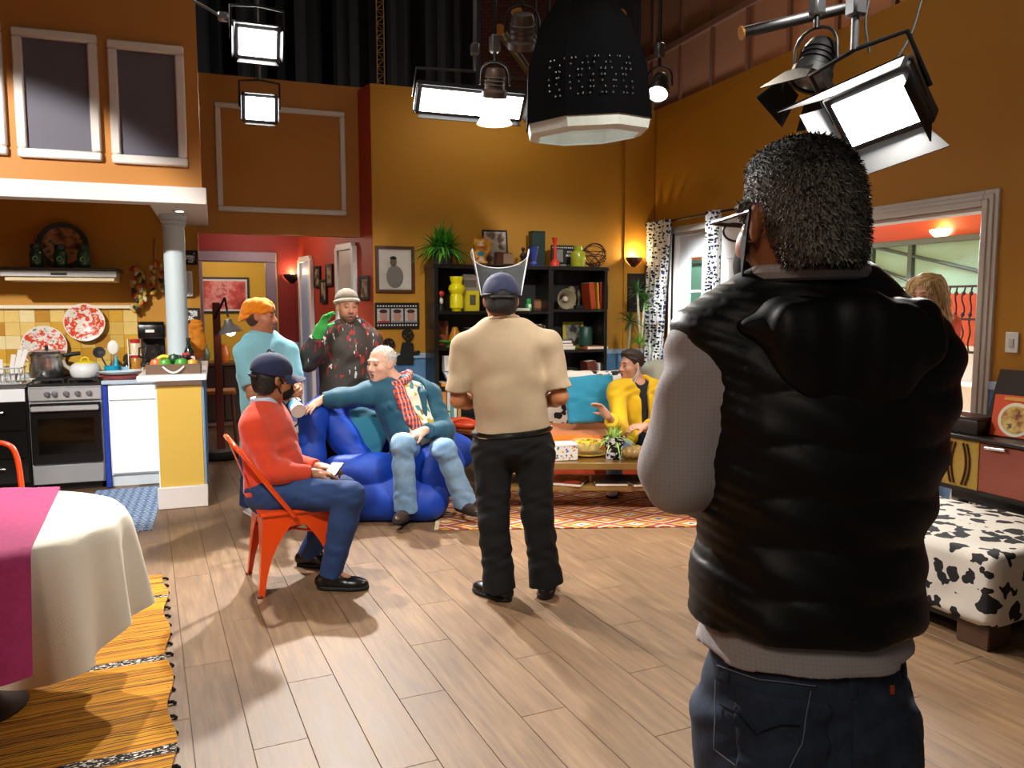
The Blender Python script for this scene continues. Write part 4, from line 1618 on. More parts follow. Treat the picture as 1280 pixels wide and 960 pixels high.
pc = PL.mix(PL.math('MULTIPLY', w2, 0.55), pc, '#e6c9c0')
pc = PL.mix(PL.math('MULTIPLY', w3, 0.35), pc, '#27203f')
PL.bump(PL.noise(PL.obj(), 300, 2), 0.3, 0.003)
PLAID = PL.fin(pc, 0.95)
S = SDF(0.006)
rp = [J['neck'] + up * 0.06 + x * 0.105 * math.cos(a) + y * (0.10 * math.sin(a) + 0.012) - up * 0.05 * max(0, math.sin(a)) for a in [2 * math.pi * i / 16 for i in range(17)]]
S.chain(rp, [0.024] * 17, 0.02)
kn = J['neck'] - up * 0.04 + y * 0.150 + x * 0.035
S.ell(kn, (0.042, 0.032, 0.042), Rt, 0.02)
tail = [kn, kn - up * 0.10 + y * 0.03 + x * 0.006, kn - up * 0.22 + y * 0.052 + x * 0.0, kn - up * 0.33 + y * 0.05 - x * 0.03]
for o_ in (-0.018, 0.018):
    S.chain([p + x * o_ for p in tail], [0.026, 0.028, 0.03, 0.028], 0.02)
S.disp = folds(0.003, 90, 1.9, 0.2)
S.out('scarf', PLAID, root)
trousers(J, root, DENIM_MID, 0.016, 1.08, 1.1, flare=0.03, waist=0.05, disp=0.004)
for s_ in 'RL':
    shoe(J, s_, J['fd' + s_], root, LEATHER_B, SOLE, J['an' + s_].z - 0.098, 1.05)
L = lambda a, b, c: hc + RH @ (Vector((a, b, c)) * 1.08)
S = SDF(0.005)
S.ell(L(0, -0.02, 0.036), (0.0855, 0.103, 0.095), RH, 0.02)
S.cut(L(0, 0.040, 0.04), RH @ Vector((0, 1, -0.62)))
S.cut(L(0, 0, -0.045), RH @ Vector((0, 0.3, -1)))
S.disp = folds(0.0018, 140, 2)
hr_ = S.out('hair', mat('#cfc8c0', 0.7, var=0.12, scale=60, bump=0.4, bscale=200), root)
hair_strands(hr_, 1500, 0.016, [mat('#e2ddd6', 0.6), mat('#a8a098', 0.6)], lambda p: (0.7, 0.3), ZUP * -0.5, 0.002, 6)
B = MB().lathe([(0.03, -0.008), (0.036, -0.006), (0.036, 0.006), (0.03, 0.008)], (0, 0, 0), 16)
me = B.mesh()
me.materials.append(mat('#c99a2e', 0.3, 1.0, var=0.05))
o = link('wristwatch', me, root)
fdv = (J['wrR'] - J['elR']).normalized()
o.matrix_basis = Matrix.Translation(J['wrR'] - fdv * 0.012) @ fdv.to_track_quat('Z', 'Y').to_matrix().to_4x4()

# ---- young man in yellow jacket on the sofa
J = joints(pel=(797, 568, 6.82), neck=(797, 481, 6.66), shR=(771, 490, 6.58), shL=(823, 491, 6.72), elR=(775, 538, 6.40), wrR=(760, 520, 6.18),
           elL=(826, 533, 6.56), wrL=(806, 533, 6.28), hipR=(785, 566, 6.76), hipL=(813, 566, 6.80), knR=(770, 556, 6.42), knL=(820, 558, 6.46), anR=(768, 600, 6.28), anL=(822, 600, 6.34))
for s_ in 'RL':
    k_ = J['kn' + s_]
    J['an' + s_] = Vector((k_.x, k_.y + 0.03, 0.1))
J['fdR'], J['fdL'] = hdir(-15), hdir(15)
root = person_root('young person in bright yellow jacket seated on the orange sofa', (J['pel'].x, J['pel'].y, 0.3))
RH = face(-62, -3, 0)
hc = PH(789, 457, 6.64)
skin_body(J, root, hc, RH, '#d29a7e', 0.98, 0.95, 1.0, 1.0, hands=[dict(w=J['wrR'], fd=ZUP * 0.75 - _rt * 0.6, pn=-_fh * 0.6 - _rt, thumb=-1, curl=0.35), dict(w=J['wrL'], fd=-_rt - _fh * 0.2, pn=_fh * 0.4 - ZUP, thumb=1, curl=0.5)])
S = SDF(0.008)
Rt, up, x, y = torso(S, J, 0.006, 1.0, 1.0, 1.05)
S.cap(J['neck'] - up * 0.04, J['neck'] + up * 0.01, 0.08, 0.066, 0.03, flat=True)
S.out('t_shirt', cloth('#14131a', 0.9), root)
S = SDF(0.0075)
torso(S, J, 0.034, 1.02, 1.05, 1.1)
S.cap(J['neck'] - up * 0.04, J['neck'] + up * 0.045, 0.10, 0.078, 0.03, flat=True)
S.box(lerp(J['pel'], J['neck'], 0.52) + y * 0.2, (0.035, 0.12, 0.42), Rt, 0.02, 0.02, 's')
S.box(lerp(J['pel'], J['neck'], 0.12) + y * 0.2, (0.08, 0.12, 0.20), Rt, 0.05, 0.03, 's')
S.ell(J['neck'] + up * 0.04 + y * 0.05, (0.07, 0.075, 0.09), Rt, 0.02, 's')
S.cut(J['pel'] - up * 0.06, -up)
arm(S, J, 'R', 0.026, 1.72, flat=True)
arm(S, J, 'L', 0.026, 1.78, flat=True)
S.disp = folds(0.007, 36, 0.9, 0.8)
S.out('jacket', cloth('#e2b408', 0.8, 0.10, name='yellow_twill'), root)
trousers(J, root, DENIM_MID, 0.014, 1.0, 1.05, flare=0.01)
for s_ in 'RL':
    shoe(J, s_, J['fd' + s_], root, mat('#d9d9d6', 0.6), SOLE, 0.012, vox=0.009, name='sneaker')
L = lambda a, b, c: hc + RH @ (Vector((a, b, c)) * 0.98)
S = SDF(0.0055)
S.ell(L(0, -0.018, 0.05), (0.083, 0.104, 0.088), RH, 0.02)
S.ell(L(0, 0.03, 0.105), (0.06, 0.06, 0.03), RH, 0.03)
S.cut(L(0, 0.055, 0.06), RH @ Vector((0, 1, -0.75)))
S.cut(L(0, 0, 0.0), RH @ Vector((0, 0.4, -1)))
S.disp = folds(0.003, 120, 2)
S.out('hair', mat('#33231a', 0.6, var=0.3, scale=60, bump=0.4, bscale=200), root)
S = SDF(0.005)
S.ell(L(0, 0.04, -0.135), (0.058, 0.05, 0.032), RH, 0.02)
S.cut(L(0, 0.015, 0), RH @ Vector((0, -1, 0)))
mk_ = S.out('face_mask', cloth('#dfe3e2', 0.8), root, label='white face mask pulled down under the chin')
MB().tube([L(-0.055, 0.04, -0.12), L(-0.082, 0.0, -0.06), L(-0.09, -0.012, 0.01), L(-0.083, -0.02, -0.05), L(-0.06, 0.02, -0.14)], 0.004, 6).out('ear_loop', cloth('#dfe3e2', 0.8), mk_)

# ---- woman out on the terrace
J = joints(pel=(1172, 500, 5.35), neck=(1170, 396, 5.35), shR=(1150, 408, 5.3), shL=(1187, 404, 5.42), elR=(1150, 455, 5.28), wrR=(1158, 498, 5.2), elL=(1192, 452, 5.42), wrL=(1185, 500, 5.3),
           hipR=(1162, 510, 5.33), hipL=(1182, 510, 5.37), knR=(1162, 600, 5.3), knL=(1182, 600, 5.35), anR=(1162, 650, 5.3), anL=(1182, 650, 5.35))
for s_ in 'RL':
    h_ = J['hip' + s_]
    J['kn' + s_] = Vector((h_.x, h_.y, 0.48))
    J['an' + s_] = Vector((h_.x, h_.y + 0.02, 0.09))
J['fdR'], J['fdL'] = hdir(-30), hdir(0)
root = person_root('person with long blonde hair and coral top out on the terrace', (J['pel'].x, J['pel'].y, 0))
RH = face(-50, -14, 0)
hc = PH(1156, 368, 5.33)
skin_body(J, root, hc, RH, '#d9a387', 0.97, 0.85, 0.9, 0.95, armsc=0.85, hands=[dict(w=J['wrR'], fd=-ZUP, pn=_rt, thumb=1, curl=0.4, sc=0.9), dict(w=J['wrL'], fd=-ZUP, pn=-_rt, thumb=1, curl=0.4, sc=0.9)], neck_r=0.046)
S = SDF(0.008)
Rt, up, x, y = torso(S, J, 0.010, 0.9, 0.98, 0.98)
S.cut(J['neck'] - up * 0.005, up + y * 0.6)
for s_ in 'RL':
    arm(S, J, s_, 0.012, 0.35, sc=0.9, flat=True)
S.out('top', cloth('#d4502e', 0.8), root)
trousers(J, root, DENIM_MID, 0.010, 0.92, 0.95, sc=0.92)
for s_ in 'RL':
    shoe(J, s_, J['fd' + s_], root, mat('#c9c4bc', 0.6), SOLE, vox=0.009, sc=0.9, name='sneaker')
L = lambda a, b, c: hc + RH @ Vector((a, b, c))
S = SDF(0.0055)
S.ell(L(0, -0.022, 0.045), (0.092, 0.108, 0.094), RH, 0.03)
for a in range(9):
    th = math.radians(-100 + 25 * a)
    p0 = L(0.07 * math.sin(th), -0.02 - 0.085 * math.cos(th), 0.06)
    p1 = L(0.088 * math.sin(th), -0.02 - 0.10 * math.cos(th), -0.05)
    p2 = p1 - ZUP * 0.11 + (p1 - hc) * 0.15
    p3 = p2 - ZUP * 0.09 - (p1 - hc) * 0.1
    S.chain([p0, p1, p2, p3], [0.045, 0.042, 0.036, 0.018], 0.03)
S.ell(L(0, 0.095, -0.02), (0.06, 0.06, 0.10), RH, 0.02, 's')
S.disp = folds(0.005, 80, 1.2, 0.08)
hr_ = S.out('hair', mat('#a8834e', 0.55, var=0.35, scale=30, bump=0.5, bscale=90), root)
hair_strands(hr_, 2600, 0.06, [mat('#c9a66c', 0.5), mat('#8f6c3e', 0.5), mat('#dcc08e', 0.5)], lambda p: (0.4, 0.35, 0.25), ZUP * -1.6, 0.0028, 7)

# ---- man in black puffer vest, close to the camera
HD = 1.40
J = joints(pel=(1003, 862, HD), neck=(1012, 372, HD), shR=(1128, 452, HD + 0.02), shL=(892, 446, HD), elR=(1120, 590, HD + 0.17), elL=(853, 590, HD), wrR=(1000, 590, HD + 0.32), wrL=(960, 612, HD + 0.26),
           hipR=(1070, 900, HD), hipL=(938, 900, HD), knR=(1070, 1000, HD), knL=(938, 1000, HD), anR=(1070, 1000, HD), anL=(938, 1000, HD))
for s_ in 'RL':
    h_ = J['hip' + s_]
    J['kn' + s_] = Vector((h_.x, h_.y, 0.50))
    J['an' + s_] = Vector((h_.x, h_.y, 0.10))
J['fdR'], J['fdL'] = hdir(170), hdir(200)
root = person_root('tall person in black hooded puffer vest, grey checked shirt and dark jeans', (J['pel'].x, J['pel'].y, 0))
RH = face(197, -4, 0)
hc = PH(996, 283, HD - 0.04)
bd = skin_body(J, root, hc, RH, '#b87550', 1.06, 1.02, 1.1, 1.15, vox=0.005, hands=[dict(w=J['wrR'], fd=-_rt, pn=-_fh, thumb=1, curl=0.6), dict(w=J['wrL'], fd=_rt, pn=-_fh, thumb=-1, curl=0.6)], neck_r=0.058)
CK = NT('checked_shirt')
oc = CK.obj()
sx_, sy_, sz_ = CK.xyz(oc)
g1 = CK.math('GREATER_THAN', CK.math('SINE', CK.math('MULTIPLY', sz_, 900)), 0.86)
g2 = CK.math('GREATER_THAN', CK.math('SINE', CK.math('MULTIPLY', CK.math('ADD', CK.math('MULTIPLY', sx_, _rt.x), CK.math('MULTIPLY', sy_, _rt.y)), 900)), 0.86)
ck = CK.mix(CK.math('MULTIPLY', CK.math('MAXIMUM', g1, g2), 0.35), '#c0b8ba', '#9a95a4')
CK.bump(CK.noise(oc, 400, 2), 0.15, 0.002)
CHECK = CK.fin(ck, 0.85)
S = SDF(0.0055)
Rt, up, x, y = torso(S, J, 0.020, 0.98, 1.05, 1.12)
S.ell(J['pel'] + up * 0.06, (0.190, 0.150, 0.13), Rt, 0.05)
S.cap(J['neck'] - up * 0.04, J['neck'] + (hc - J['neck']) * 0.66, 0.095, 0.077, 0.02, flat=True)
S.cut(J['pel'] + up * 0.092, -up)
arm(S, J, 'R', 0.022, 1.9, sc=1.05, flat=True)
arm(S, J, 'L', 0.024, 1.45, sc=1.10, flat=True)
S.disp = folds(0.004, 34, 0.7, 0.9)
S.out('checked_shirt', CHECK, root)
VM = NT('puffer_nylon')
VM.bump(VM.noise(VM.obj(), 60, 3), 0.12, 0.004)
VEST = VM.fin(VM.mix(VM.noise(VM.obj(), 9, 3), '#050506', '#0b0b0d'), 0.52, 0.0, 0.4)
S = SDF(0.0055)
torso(S, J, 0.030, 1.0, 1.1, 1.12)
S.ell(J['shR'] - up * 0.04 + x * 0.01, (0.065, 0.08, 0.11), Rt, 0.06)
S.ell(lerp(J['pel'], J['neck'], 0.6) + x * 0.03 - y * 0.0, (0.185, 0.14, 0.2), Rt, 0.08)
S.ell(J['pel'] + up * 0.18, (0.196, 0.158, 0.15), Rt, 0.06)
S.ell(J['shL'] - x * 0.080 - up * 0.085, (0.07, 0.2, 0.13), Rt, 0.02, 's')
S.ell(J['shL'] + x * 0.012 + up * 0.055, (0.055, 0.075, 0.034), Rt, 0.05)
S.cap(J['neck'] - up * 0.04, J['neck'] + up * 0.03, 0.12, 0.088, 0.03, flat=True)
S.cut(J['pel'] + up * 0.150, -up)
_o, _u, _x = V3(J['pel']), V3(up), V3(x)


def quilt(P):
    z = (P - _o) @ _u
    xx = (P - _o) @ _x
    wob = 0.006 * np.sin(xx * 16) + 0.004 * np.sin(xx * 41 + 1)
    main = np.sqrt(np.abs(np.sin(math.pi * (z + wob - 0.052) / 0.084)))
    fine = np.sqrt(np.abs(np.sin(math.pi * (z + xx * 0.35) / 0.024)))
    side = np.clip((-0.125 - xx) / 0.02, 0, 1)
    b = -0.0075 * main * (1 - side) - 0.004 * fine * side
    return (b + 0.003 * np.sin(xx * 47 + z * 60) * main).astype(np.float32)


S.disp = quilt
vest = S.out('puffer_vest', VEST, root)
cn_ = lerp(J['neck'], hc, 0.36)
MB().tube([cn_ + x * 0.086 * math.cos(a) + y * 0.086 * math.sin(a) - y * 0.012 for a in [2 * math.pi * i / 28 for i in range(28)]], 0.015, 8, True).out('shirt_collar', CHECK, root)
S = SDF(0.0055)                      # hood hanging on the back
S.ell(PH(1066, 446, HD - 0.135), (0.125, 0.030, 0.085), Rt @ rotm(0, 0, 0.18), 0.06)
S.ell(PH(1032, 405, HD - 0.088), (0.148, 0.055, 0.034), Rt, 0.08)
S.ell(PH(1105, 416, HD - 0.06), (0.06, 0.06, 0.03), Rt, 0.08)


def hoodf(P):
    xx = (P - _o) @ _x
    z = (P - _o) @ _u
    return (-0.0045 * np.sin(xx * 50 + z * 9) - 0.0015 * np.sin(xx * 121 + 2)).astype(np.float32)


S.disp = hoodf
S.out('hood', VEST, vest)
# jeans
def jeans(inf, S):
    S.ell(J['pel'] + up * 0.03, (0.170 + inf, 0.126 + inf, 0.19 + inf), Rt, 0.05)
    for sg in (-1, 1):
        S.ell(J['pel'] - up * 0.10 + x * 0.08 * sg - y * 0.05, (0.096 + inf, 0.10 + inf, 0.12 + inf), Rt, 0.05)
    for s_ in 'RL':
        leg(S, J, s_, 0.012 + inf, 2.02, 0.03, 1.06, 0.02, True)
    S.cut(J['pel'] + up * 0.13, up)


S = SDF(0.0055)
jeans(0.004, S)
S.disp = folds(0.0028, 45, 1.3, 0.9)
jn = S.out('jeans', DENIM_DARK, root)
for cx, hw in ((-0.085, 0.072), (0.098, 0.072)):
    S = SDF(0.0045)
    jeans(0.0085, S)
    S.keep(J['pel'] + x * cx - up * 0.035 - y * 0.13, (hw, 0.10, 0.082), Rt @ rotm(0, 0, 0.06), 0.012)
    S.disp = folds(0.0028, 45, 1.3, 0.9)
    pk = S.out('back_pocket', DENIM_DARK, jn)
for cx in (-0.165, 0.03, 0.16):
    S = SDF(0.004)
    jeans(0.011, S)
    S.keep(J['pel'] + x * cx + up * 0.085 - y * 0.13, (0.009, 0.12, 0.04), Rt, 0.004)
    S.out('belt_loop', DENIM_DARK, jn)
S = SDF(0.0045)
jeans(0.009, S)
S.keep(J['pel'] + up * 0.105, (0.3, 0.3, 0.022), Rt, 0.004)
S.disp = folds(0.0028, 45, 1.3, 0.9)
S.out('waistband', DENIM_DARK, jn)
bv = bvh_of(jn)


def stitch(pts, r, m, name, lift=0.007):
    B = MB()
    out = []
    for px, py in pts:
        q = on_surf(bv, CAMP, ray(px, py), lift)
        if q is not None:
            out.append(q)
    if len(out) > 2:
        B.tube(out, r, 5)
        B.out(name, m, jn)


def dense(pts, n=8):
    o = []
    for a, b in zip(pts, pts[1:]):
        o += [(a[0] + (b[0] - a[0]) * i / n, a[1] + (b[1] - a[1]) * i / n) for i in range(n)]
    return o + [pts[-1]]


THR = mat('#7f8798', 0.8, var=0.2)
THD = mat('#0a0d18', 0.8)
stitch(dense([(900, 832), (950, 848), (1018, 856)]), 0.0012, THR, 'stitching')
stitch(dense([(898, 850), (896, 935), (922, 957)]), 0.0012, THR, 'stitching')
stitch(dense([(1012, 862), (1000, 930), (985, 958)]), 0.0012, THR, 'stitching')
stitch(dense([(903, 882), (925, 893), (945, 918), (975, 908), (998, 907)]), 0.0018, THD, 'pocket_arc')
MB().box(on_surf(bv, CAMP, ray(1109, 862), 0.010), (0.008, 0.004, 0.016), Rt, 0.001).out('pocket_tab', mat('#b8502a', 0.7), jn, 'small orange fabric tab on pocket')
for s_ in 'RL':
    shoe(J, s_, J['fd' + s_], root, LEATHER, SOLE, vox=0.008)
# hair, glasses, mask
L = lambda a, b, c: hc + RH @ (Vector((a, b, c)) * 1.06)
S = SDF(0.0032)
S.ell(L(0, -0.016, 0.042), (0.083, 0.108, 0.100), RH, 0.03)
S.ell(L(0, 0.035, 0.10), (0.054, 0.06, 0.03), RH, 0.03)
S.ell(L(0, -0.062, -0.025), (0.072, 0.052, 0.075), RH, 0.04)
S.cap(L(0, -0.065, -0.05), L(0, -0.058, -0.10), 0.056, 0.044, 0.03)
for sg in (-1, 1):
    S.cap(L(sg * 0.083, 0.022, 0.03), L(sg * 0.081, 0.024, -0.012), 0.010, 0.006, 0.02)
S.cut(L(0, 0.062, 0.055), RH @ Vector((0, 1, -0.65)))
S.cut(L(0, 0, -0.070), RH @ Vector((0, 0, -1)))
for sg in (-1, 1):
    S.ell(L(sg * 0.098, 0.006, -0.008), (0.022, 0.034, 0.042), RH, 0.012, 's')
    S.ell(L(sg * 0.09, 0.04, -0.10), (0.05, 0.065, 0.085), RH, 0.012, 's')


def hairf(P):
    q = (P - V3(hc)) @ np.array(RH, np.float32)
    a = np.arctan2(q[:, 0], -q[:, 1])
    r = np.sin(a * 46 + q[:, 2] * 60 + 3 * np.sin(q[:, 2] * 70)) * 0.0004 + np.sin(a * 83 - q[:, 2] * 110 + 2 * np.sin(q[:, 0] * 120)) * 0.0004
    return (r + 0.0012 * np.sin(q[:, 0] * 90 + q[:, 1] * 60) * np.clip(q[:, 2] / 0.1, 0, 1)).astype(np.float32)


S.disp = hairf
HM = NT('greying_hair')
oc = HM.obj()
hz = HM.xyz(oc)[2]
strand = HM.noise(HM.mapping(oc, (1, 1, 0.22)), 330, 3, 0.7)
side = HM.math('MULTIPLY', HM.math('SUBTRACT', 1.815, hz), 6.0, clamp=True)
greyf = HM.math('MULTIPLY', side, HM.math('MULTIPLY', HM.math('SUBTRACT', strand, 0.30), 3.4, clamp=True), clamp=True)
low = HM.math('MULTIPLY', HM.math('SUBTRACT', hz, 1.60), 9.0, clamp=True)
HM.bump(strand, 0.8, 0.004)
HAIR = HM.fin(HM.mix(HM.math('MULTIPLY', greyf, HM.math('ADD', 0.45, HM.math('MULTIPLY', low, 0.55))), '#1d1713', '#a79e97'), 0.75)
hr_ = S.out('hair', HAIR, root)
hair_strands(hr_, 11000, 0.0095, [mat('#15100d', 0.6, var=0.2), mat('#4d4640', 0.6, var=0.2), mat('#9c948d', 0.6, var=0.2)], lambda p: (0.75, 0.17, 0.08) if (p.z - hc.z) > 0.085 else (0.30, 0.34, 0.36), ZUP * -0.55 - (RH @ Vector((0, 0.25, 0))), 0.0011, 5)
S = SDF(0.004)
S.ell(L(0, 0.060, -0.055), (0.072, 0.066, 0.068), RH, 0.02)
S.cut(L(0, 0.022, 0), RH @ Vector((0, -1, 0.35)))
S.cut(L(0, 0, 0.0), RH @ Vector((0, -0.25, 1)))
mk_ = S.out('face_mask', BLACKC, root, label='black fabric face mask')
for sg in (-1, 1):
    B = MB()
    B.grid(lambda u, v, sg=sg: L(sg * (0.070 + 0.022 * u), 0.045 - 0.058 * u, (-0.02 + 0.045 * u) * (1 - v) + (-0.09 + 0.105 * u) * v), 6, 3)
    B.out('ear_loop', BLACKC, mk_, solid=0.003)
gl = MB()
gl.tube([L(0.088, -0.01, 0.02), L(0.088, 0.105, 0.02), L(0.07, 0.113, 0.02), L(0.0, 0.121, 0.018), L(-0.07, 0.113, 0.02), L(-0.088, 0.105, 0.02), L(-0.088, -0.01, 0.02)], 0.0035, 6)
glo = gl.out('eyeglasses', mat('#2a2c30', 0.3, var=0.05), root)
B = MB()
for sg in (-1, 1):
    B.tube([L(sg * (0.036) + 0.027 * math.cos(a) * sg, 0.118 - abs(0.03 * math.cos(a)) * 0.2, 0.008 + 0.015 * math.sin(a)) for a in [2 * math.pi * i / 18 for i in range(18)]], 0.002, 6, True)
B.tube([L(-0.009, 0.119, 0.012), L(0, 0.121, 0.015), L(0.009, 0.119, 0.012)], 0.002, 6)
B.out('rim', mat('#2a2c30', 0.3, var=0.05), glo)
B = MB()
for sg in (-1, 1):
    B.ell(L(sg * 0.036, 0.117, 0.006), (0.026, 0.0015, 0.019), RH, 16, 8)
B.out('lens', CLEARM, glo)
# paper note on the casing of the French window
pp = PX(897, 386, XR - 0.09)
tag(MB().box(pp, (0.003, 0.16, 0.10), rotm(0, 0.12), 0).out('paper_note', mat('#d9cfcb', 0.8, var=0.03), smooth=False), 'pale paper note on the edge of the white door leaf', 'paper')
# ------------------------------------------------------------------ kitchen
def V(*a):
    return Vector(a)


KY = 7.50
# black drawer cabinet
t = thing_w('kitchen_cabinet', 'black drawer cabinet with steel pulls under the dish drainer beside the stove', 'cabinet', (-1.87, 7.8, 0))
MB().b2((-2.3, KY + 0.02, 0.08), (-1.475, 8.12, 0.88), 0.003).out('body', mat('#161616', 0.4), t)
MB().b2((-2.3, KY + 0.06, 0.0), (-1.475, 8.12, 0.08)).out('plinth', mat('#222', 0.6) if False else mat('#222222', 0.6), t, smooth=False)
MB().b2((-2.29, KY, 0.765), (-1.485, KY + 0.02, 0.875), 0.003).out('fascia', WHITE_L, t)
for z0, z1 in ((0.53, 0.755), (0.30, 0.52), (0.09, 0.29)):
    d_ = MB().b2((-2.29, KY - 0.002, z0), (-1.485, KY + 0.02, z1), 0.003).out('drawer', BLACKG, t)
    B = MB().cyl((-2.0, KY - 0.035, z1 - 0.07), (-1.64, KY - 0.035, z1 - 0.07), 0.007, seg=10)
    for xx in (-1.97, -1.67):
        B.cyl((xx, KY - 0.035, z1 - 0.07), (xx, KY, z1 - 0.07), 0.005, seg=8)
    B.out('handle', CHROME, d_)
t = thing_w('worktop', 'steel worktop beside the stove', 'worktop', (-1.87, 7.8, 0.88))
MB().b2((-2.32, KY - 0.02, 0.88), (-1.47, 8.13, 0.91), 0.006).out('top', STEEL, t)
MB().b2((-2.32, 8.10, 0.91), (-1.47, 8.135, 0.96), 0.004).out('upstand', STEEL, t)
# stove
sx0, sx1 = -1.462, -0.922
t = thing_w('stove', 'steel and black gas stove with oven', 'stove', ((sx0 + sx1) / 2, 7.8, 0))
SILV = mat('#c6c8ca', 0.35, 0.6, var=0.05)
MB().b2((sx0, KY + 0.01, 0.06), (sx1, 8.1, 0.885), 0.004).out('body', mat('#b4b6b8', 0.4, 0.4), t)
MB().b2((sx0 + 0.03, KY + 0.06, 0.0), (sx1 - 0.03, 8.05, 0.06)).out('plinth', BLACKM, t, smooth=False)
MB().b2((sx0, KY - 0.015, 0.76), (sx1, KY + 0.02, 0.875), 0.012).out('control_panel', SILV, t)
for k in range(5):
    xx = sx0 + 0.11 + k * 0.085 + (0.03 if k == 0 else 0)
    kb = MB().lathe([(0.024, 0), (0.024, 0.008), (0.018, 0.012), (0.016, 0.03), (0, 0.031)], (xx, KY - 0.014, 0.82), 16, Matrix.Rotation(math.pi / 2, 3, 'X')).out('knob', mat('#8f9296', 0.3, 0.7), t)
od = MB().b2((sx0 + 0.008, KY - 0.022, 0.235), (sx1 - 0.008, KY + 0.012, 0.745), 0.006).out('oven_door', BLACKG, t)
MB().b2((sx0 + 0.06, KY - 0.025, 0.32), (sx1 - 0.06, KY - 0.02, 0.62), 0.001).out('oven_window', mat('#050505', 0.08, coat=0.5), od)
B = MB().b2((sx0 + 0.02, KY - 0.06, 0.68), (sx1 - 0.02, KY - 0.035, 0.725), 0.008)
B.b2((sx0 + 0.04, KY - 0.04, 0.69), (sx0 + 0.06, KY - 0.015, 0.715)).b2((sx1 - 0.06, KY - 0.04, 0.69), (sx1 - 0.04, KY - 0.015, 0.715))
B.out('oven_handle', SILV, od)
MB().b2((sx0 + 0.008, KY - 0.018, 0.065), (sx1 - 0.008, KY + 0.012, 0.225), 0.006).out('warming_drawer', mat('#9fa1a4', 0.4, 0.4), t)
ct = MB().b2((sx0, KY - 0.005, 0.885), (sx1, 8.1, 0.905), 0.006).out('cooktop', mat('#3a3a3c', 0.25, 0.5), t)
for bx in (sx0 + 0.14, sx1 - 0.14):
    for by in (7.66, 7.93):
        B = MB().lathe([(0.06, 0.9), (0.06, 0.91), (0.035, 0.915), (0.03, 0.92), (0, 0.922)], (bx, by, 0.003), 18)
        B.out('burner', mat('#1a1a1a', 0.5, 0.5), ct)
    B = MB()
    for by in (7.56, 7.66, 7.79, 7.93, 8.03):
        B.b2((bx - 0.115, by - 0.006, 0.925), (bx + 0.115, by + 0.006, 0.94), 0.002)
    for dx_ in (-0.11, 0, 0.11):
        B.b2((bx + dx_ - 0.006, 7.55, 0.922), (bx + dx_ + 0.006, 8.04, 0.938), 0.002)
    for dx_ in (-0.11, 0.11):
        for by in (7.56, 8.03):
            B.b2((bx + dx_ - 0.006, by - 0.006, 0.903), (bx + dx_ + 0.006, by + 0.006, 0.925))
    B.out('grate', BLACKM, ct)
# white cabinet with the blue filler strip
t = thing_w('kitchen_cabinet', 'white base cabinet with blue filler strip between stove and peninsula', 'cabinet', (-0.66, 7.8, 0))
MB().b2((-0.875, KY + 0.02, 0.10), (-0.445, 8.12, 0.885), 0.003).out('body', WHITE_L, t)
MB().b2((-0.875, KY + 0.045, 0.0), (-0.445, 8.1, 0.10)).out('plinth', mat('#c9d3da', 0.5), t, smooth=False)
MB().b2((-0.868, KY, 0.115), (-0.452, KY + 0.02, 0.74), 0.004).out('door', WHITE_L, t)
MB().b2((-0.868, KY, 0.75), (-0.452, KY + 0.02, 0.875), 0.004).out('drawer', WHITE_L, t)
MB().b2((-0.918, KY + 0.01, 0.0), (-0.878, 8.1, 0.885), 0.002).out('filler_strip', mat('#17399b', 0.4), t)
t = tag(MB().b2((-0.918, KY - 0.02, 0.885), (-0.45, 8.13, 0.92), 0.006).out('worktop', mat('#aebfd0', 0.35)), 'pale blue worktop over the white cabinet', 'worktop')
# peninsula
t = thing_w('kitchen_peninsula', 'half wall peninsula with yellow end panel and white skirting', 'peninsula', (-0.27, 7.3, 0))
MB().b2((-0.44, 6.56, 0), (-0.11, 8.12, 0.985), 0.002).out('body', WHITE_L, t)
MB().b2((-0.432, 6.55, 0.17), (-0.118, 6.57, 0.945), 0.002).out('end_panel', wall_paint('pale_yellow_panel', '#d2ad4a'), t)
MB().b2((-0.455, 6.525, 0), (-0.095, 6.56, 0.17), 0.006).out('skirting', TRIMW, t)
MB().b2((-0.11, 6.56, 0.16), (-0.10, 8.12, 0.985)).out('side_panel', BLUEP, t, smooth=False)
t = tag(MB().b2((-0.56, 6.47, 0.985), (-0.075, 8.13, 1.03), 0.006).out('countertop', WHITE_L), 'white countertop of the peninsula under the fruit tray', 'countertop')
t = thing_w('column', 'round pale grey column standing on the white countertop', 'column', (-0.30, 7.3, 1.03))
GREYC = mat('#b9c7cc', 0.5, var=0.04)
MB().lathe([(0.085, 1.03), (0.085, 2.20)], (-0.30, 7.3, 0), 28).out('shaft', GREYC, t)
MB().lathe([(0.086, 2.20), (0.094, 2.21), (0.088, 2.225), (0.10, 2.24), (0.092, 2.255), (0.108, 2.27), (0.112, 2.297)], (-0.30, 7.3, 0), 28).out('capital', GREYC, t)
MB().lathe([(0.11, 1.03), (0.11, 1.045), (0.098, 1.06), (0.087, 1.065)], (-0.30, 7.3, 0), 28).out('base', GREYC, t)
# range hood
t = thing_w('range_hood', 'slim dark range hood with steel front above the stove', 'range hood', (-1.21, 7.9, 1.75))
MB().b2((-1.66, 7.66, 1.845), (-0.77, 8.14, 1.868), 0.004).out('top_plate', mat('#3c332c', 0.3, 0.3), t)
MB().b2((-1.65, 7.68, 1.79), (-0.78, 7.72, 1.845), 0.004).out('front_band', mat('#a9a6a3', 0.3, 0.8), t)
MB().b2((-1.62, 7.70, 1.755), (-0.80, 8.14, 1.845), 0.006).out('body', mat('#d9c49a', 0.5), t)
MB().b2((-1.28, 7.672, 1.805), (-1.16, 7.682, 1.825), 0.002).out('badge', BLACKM, t)
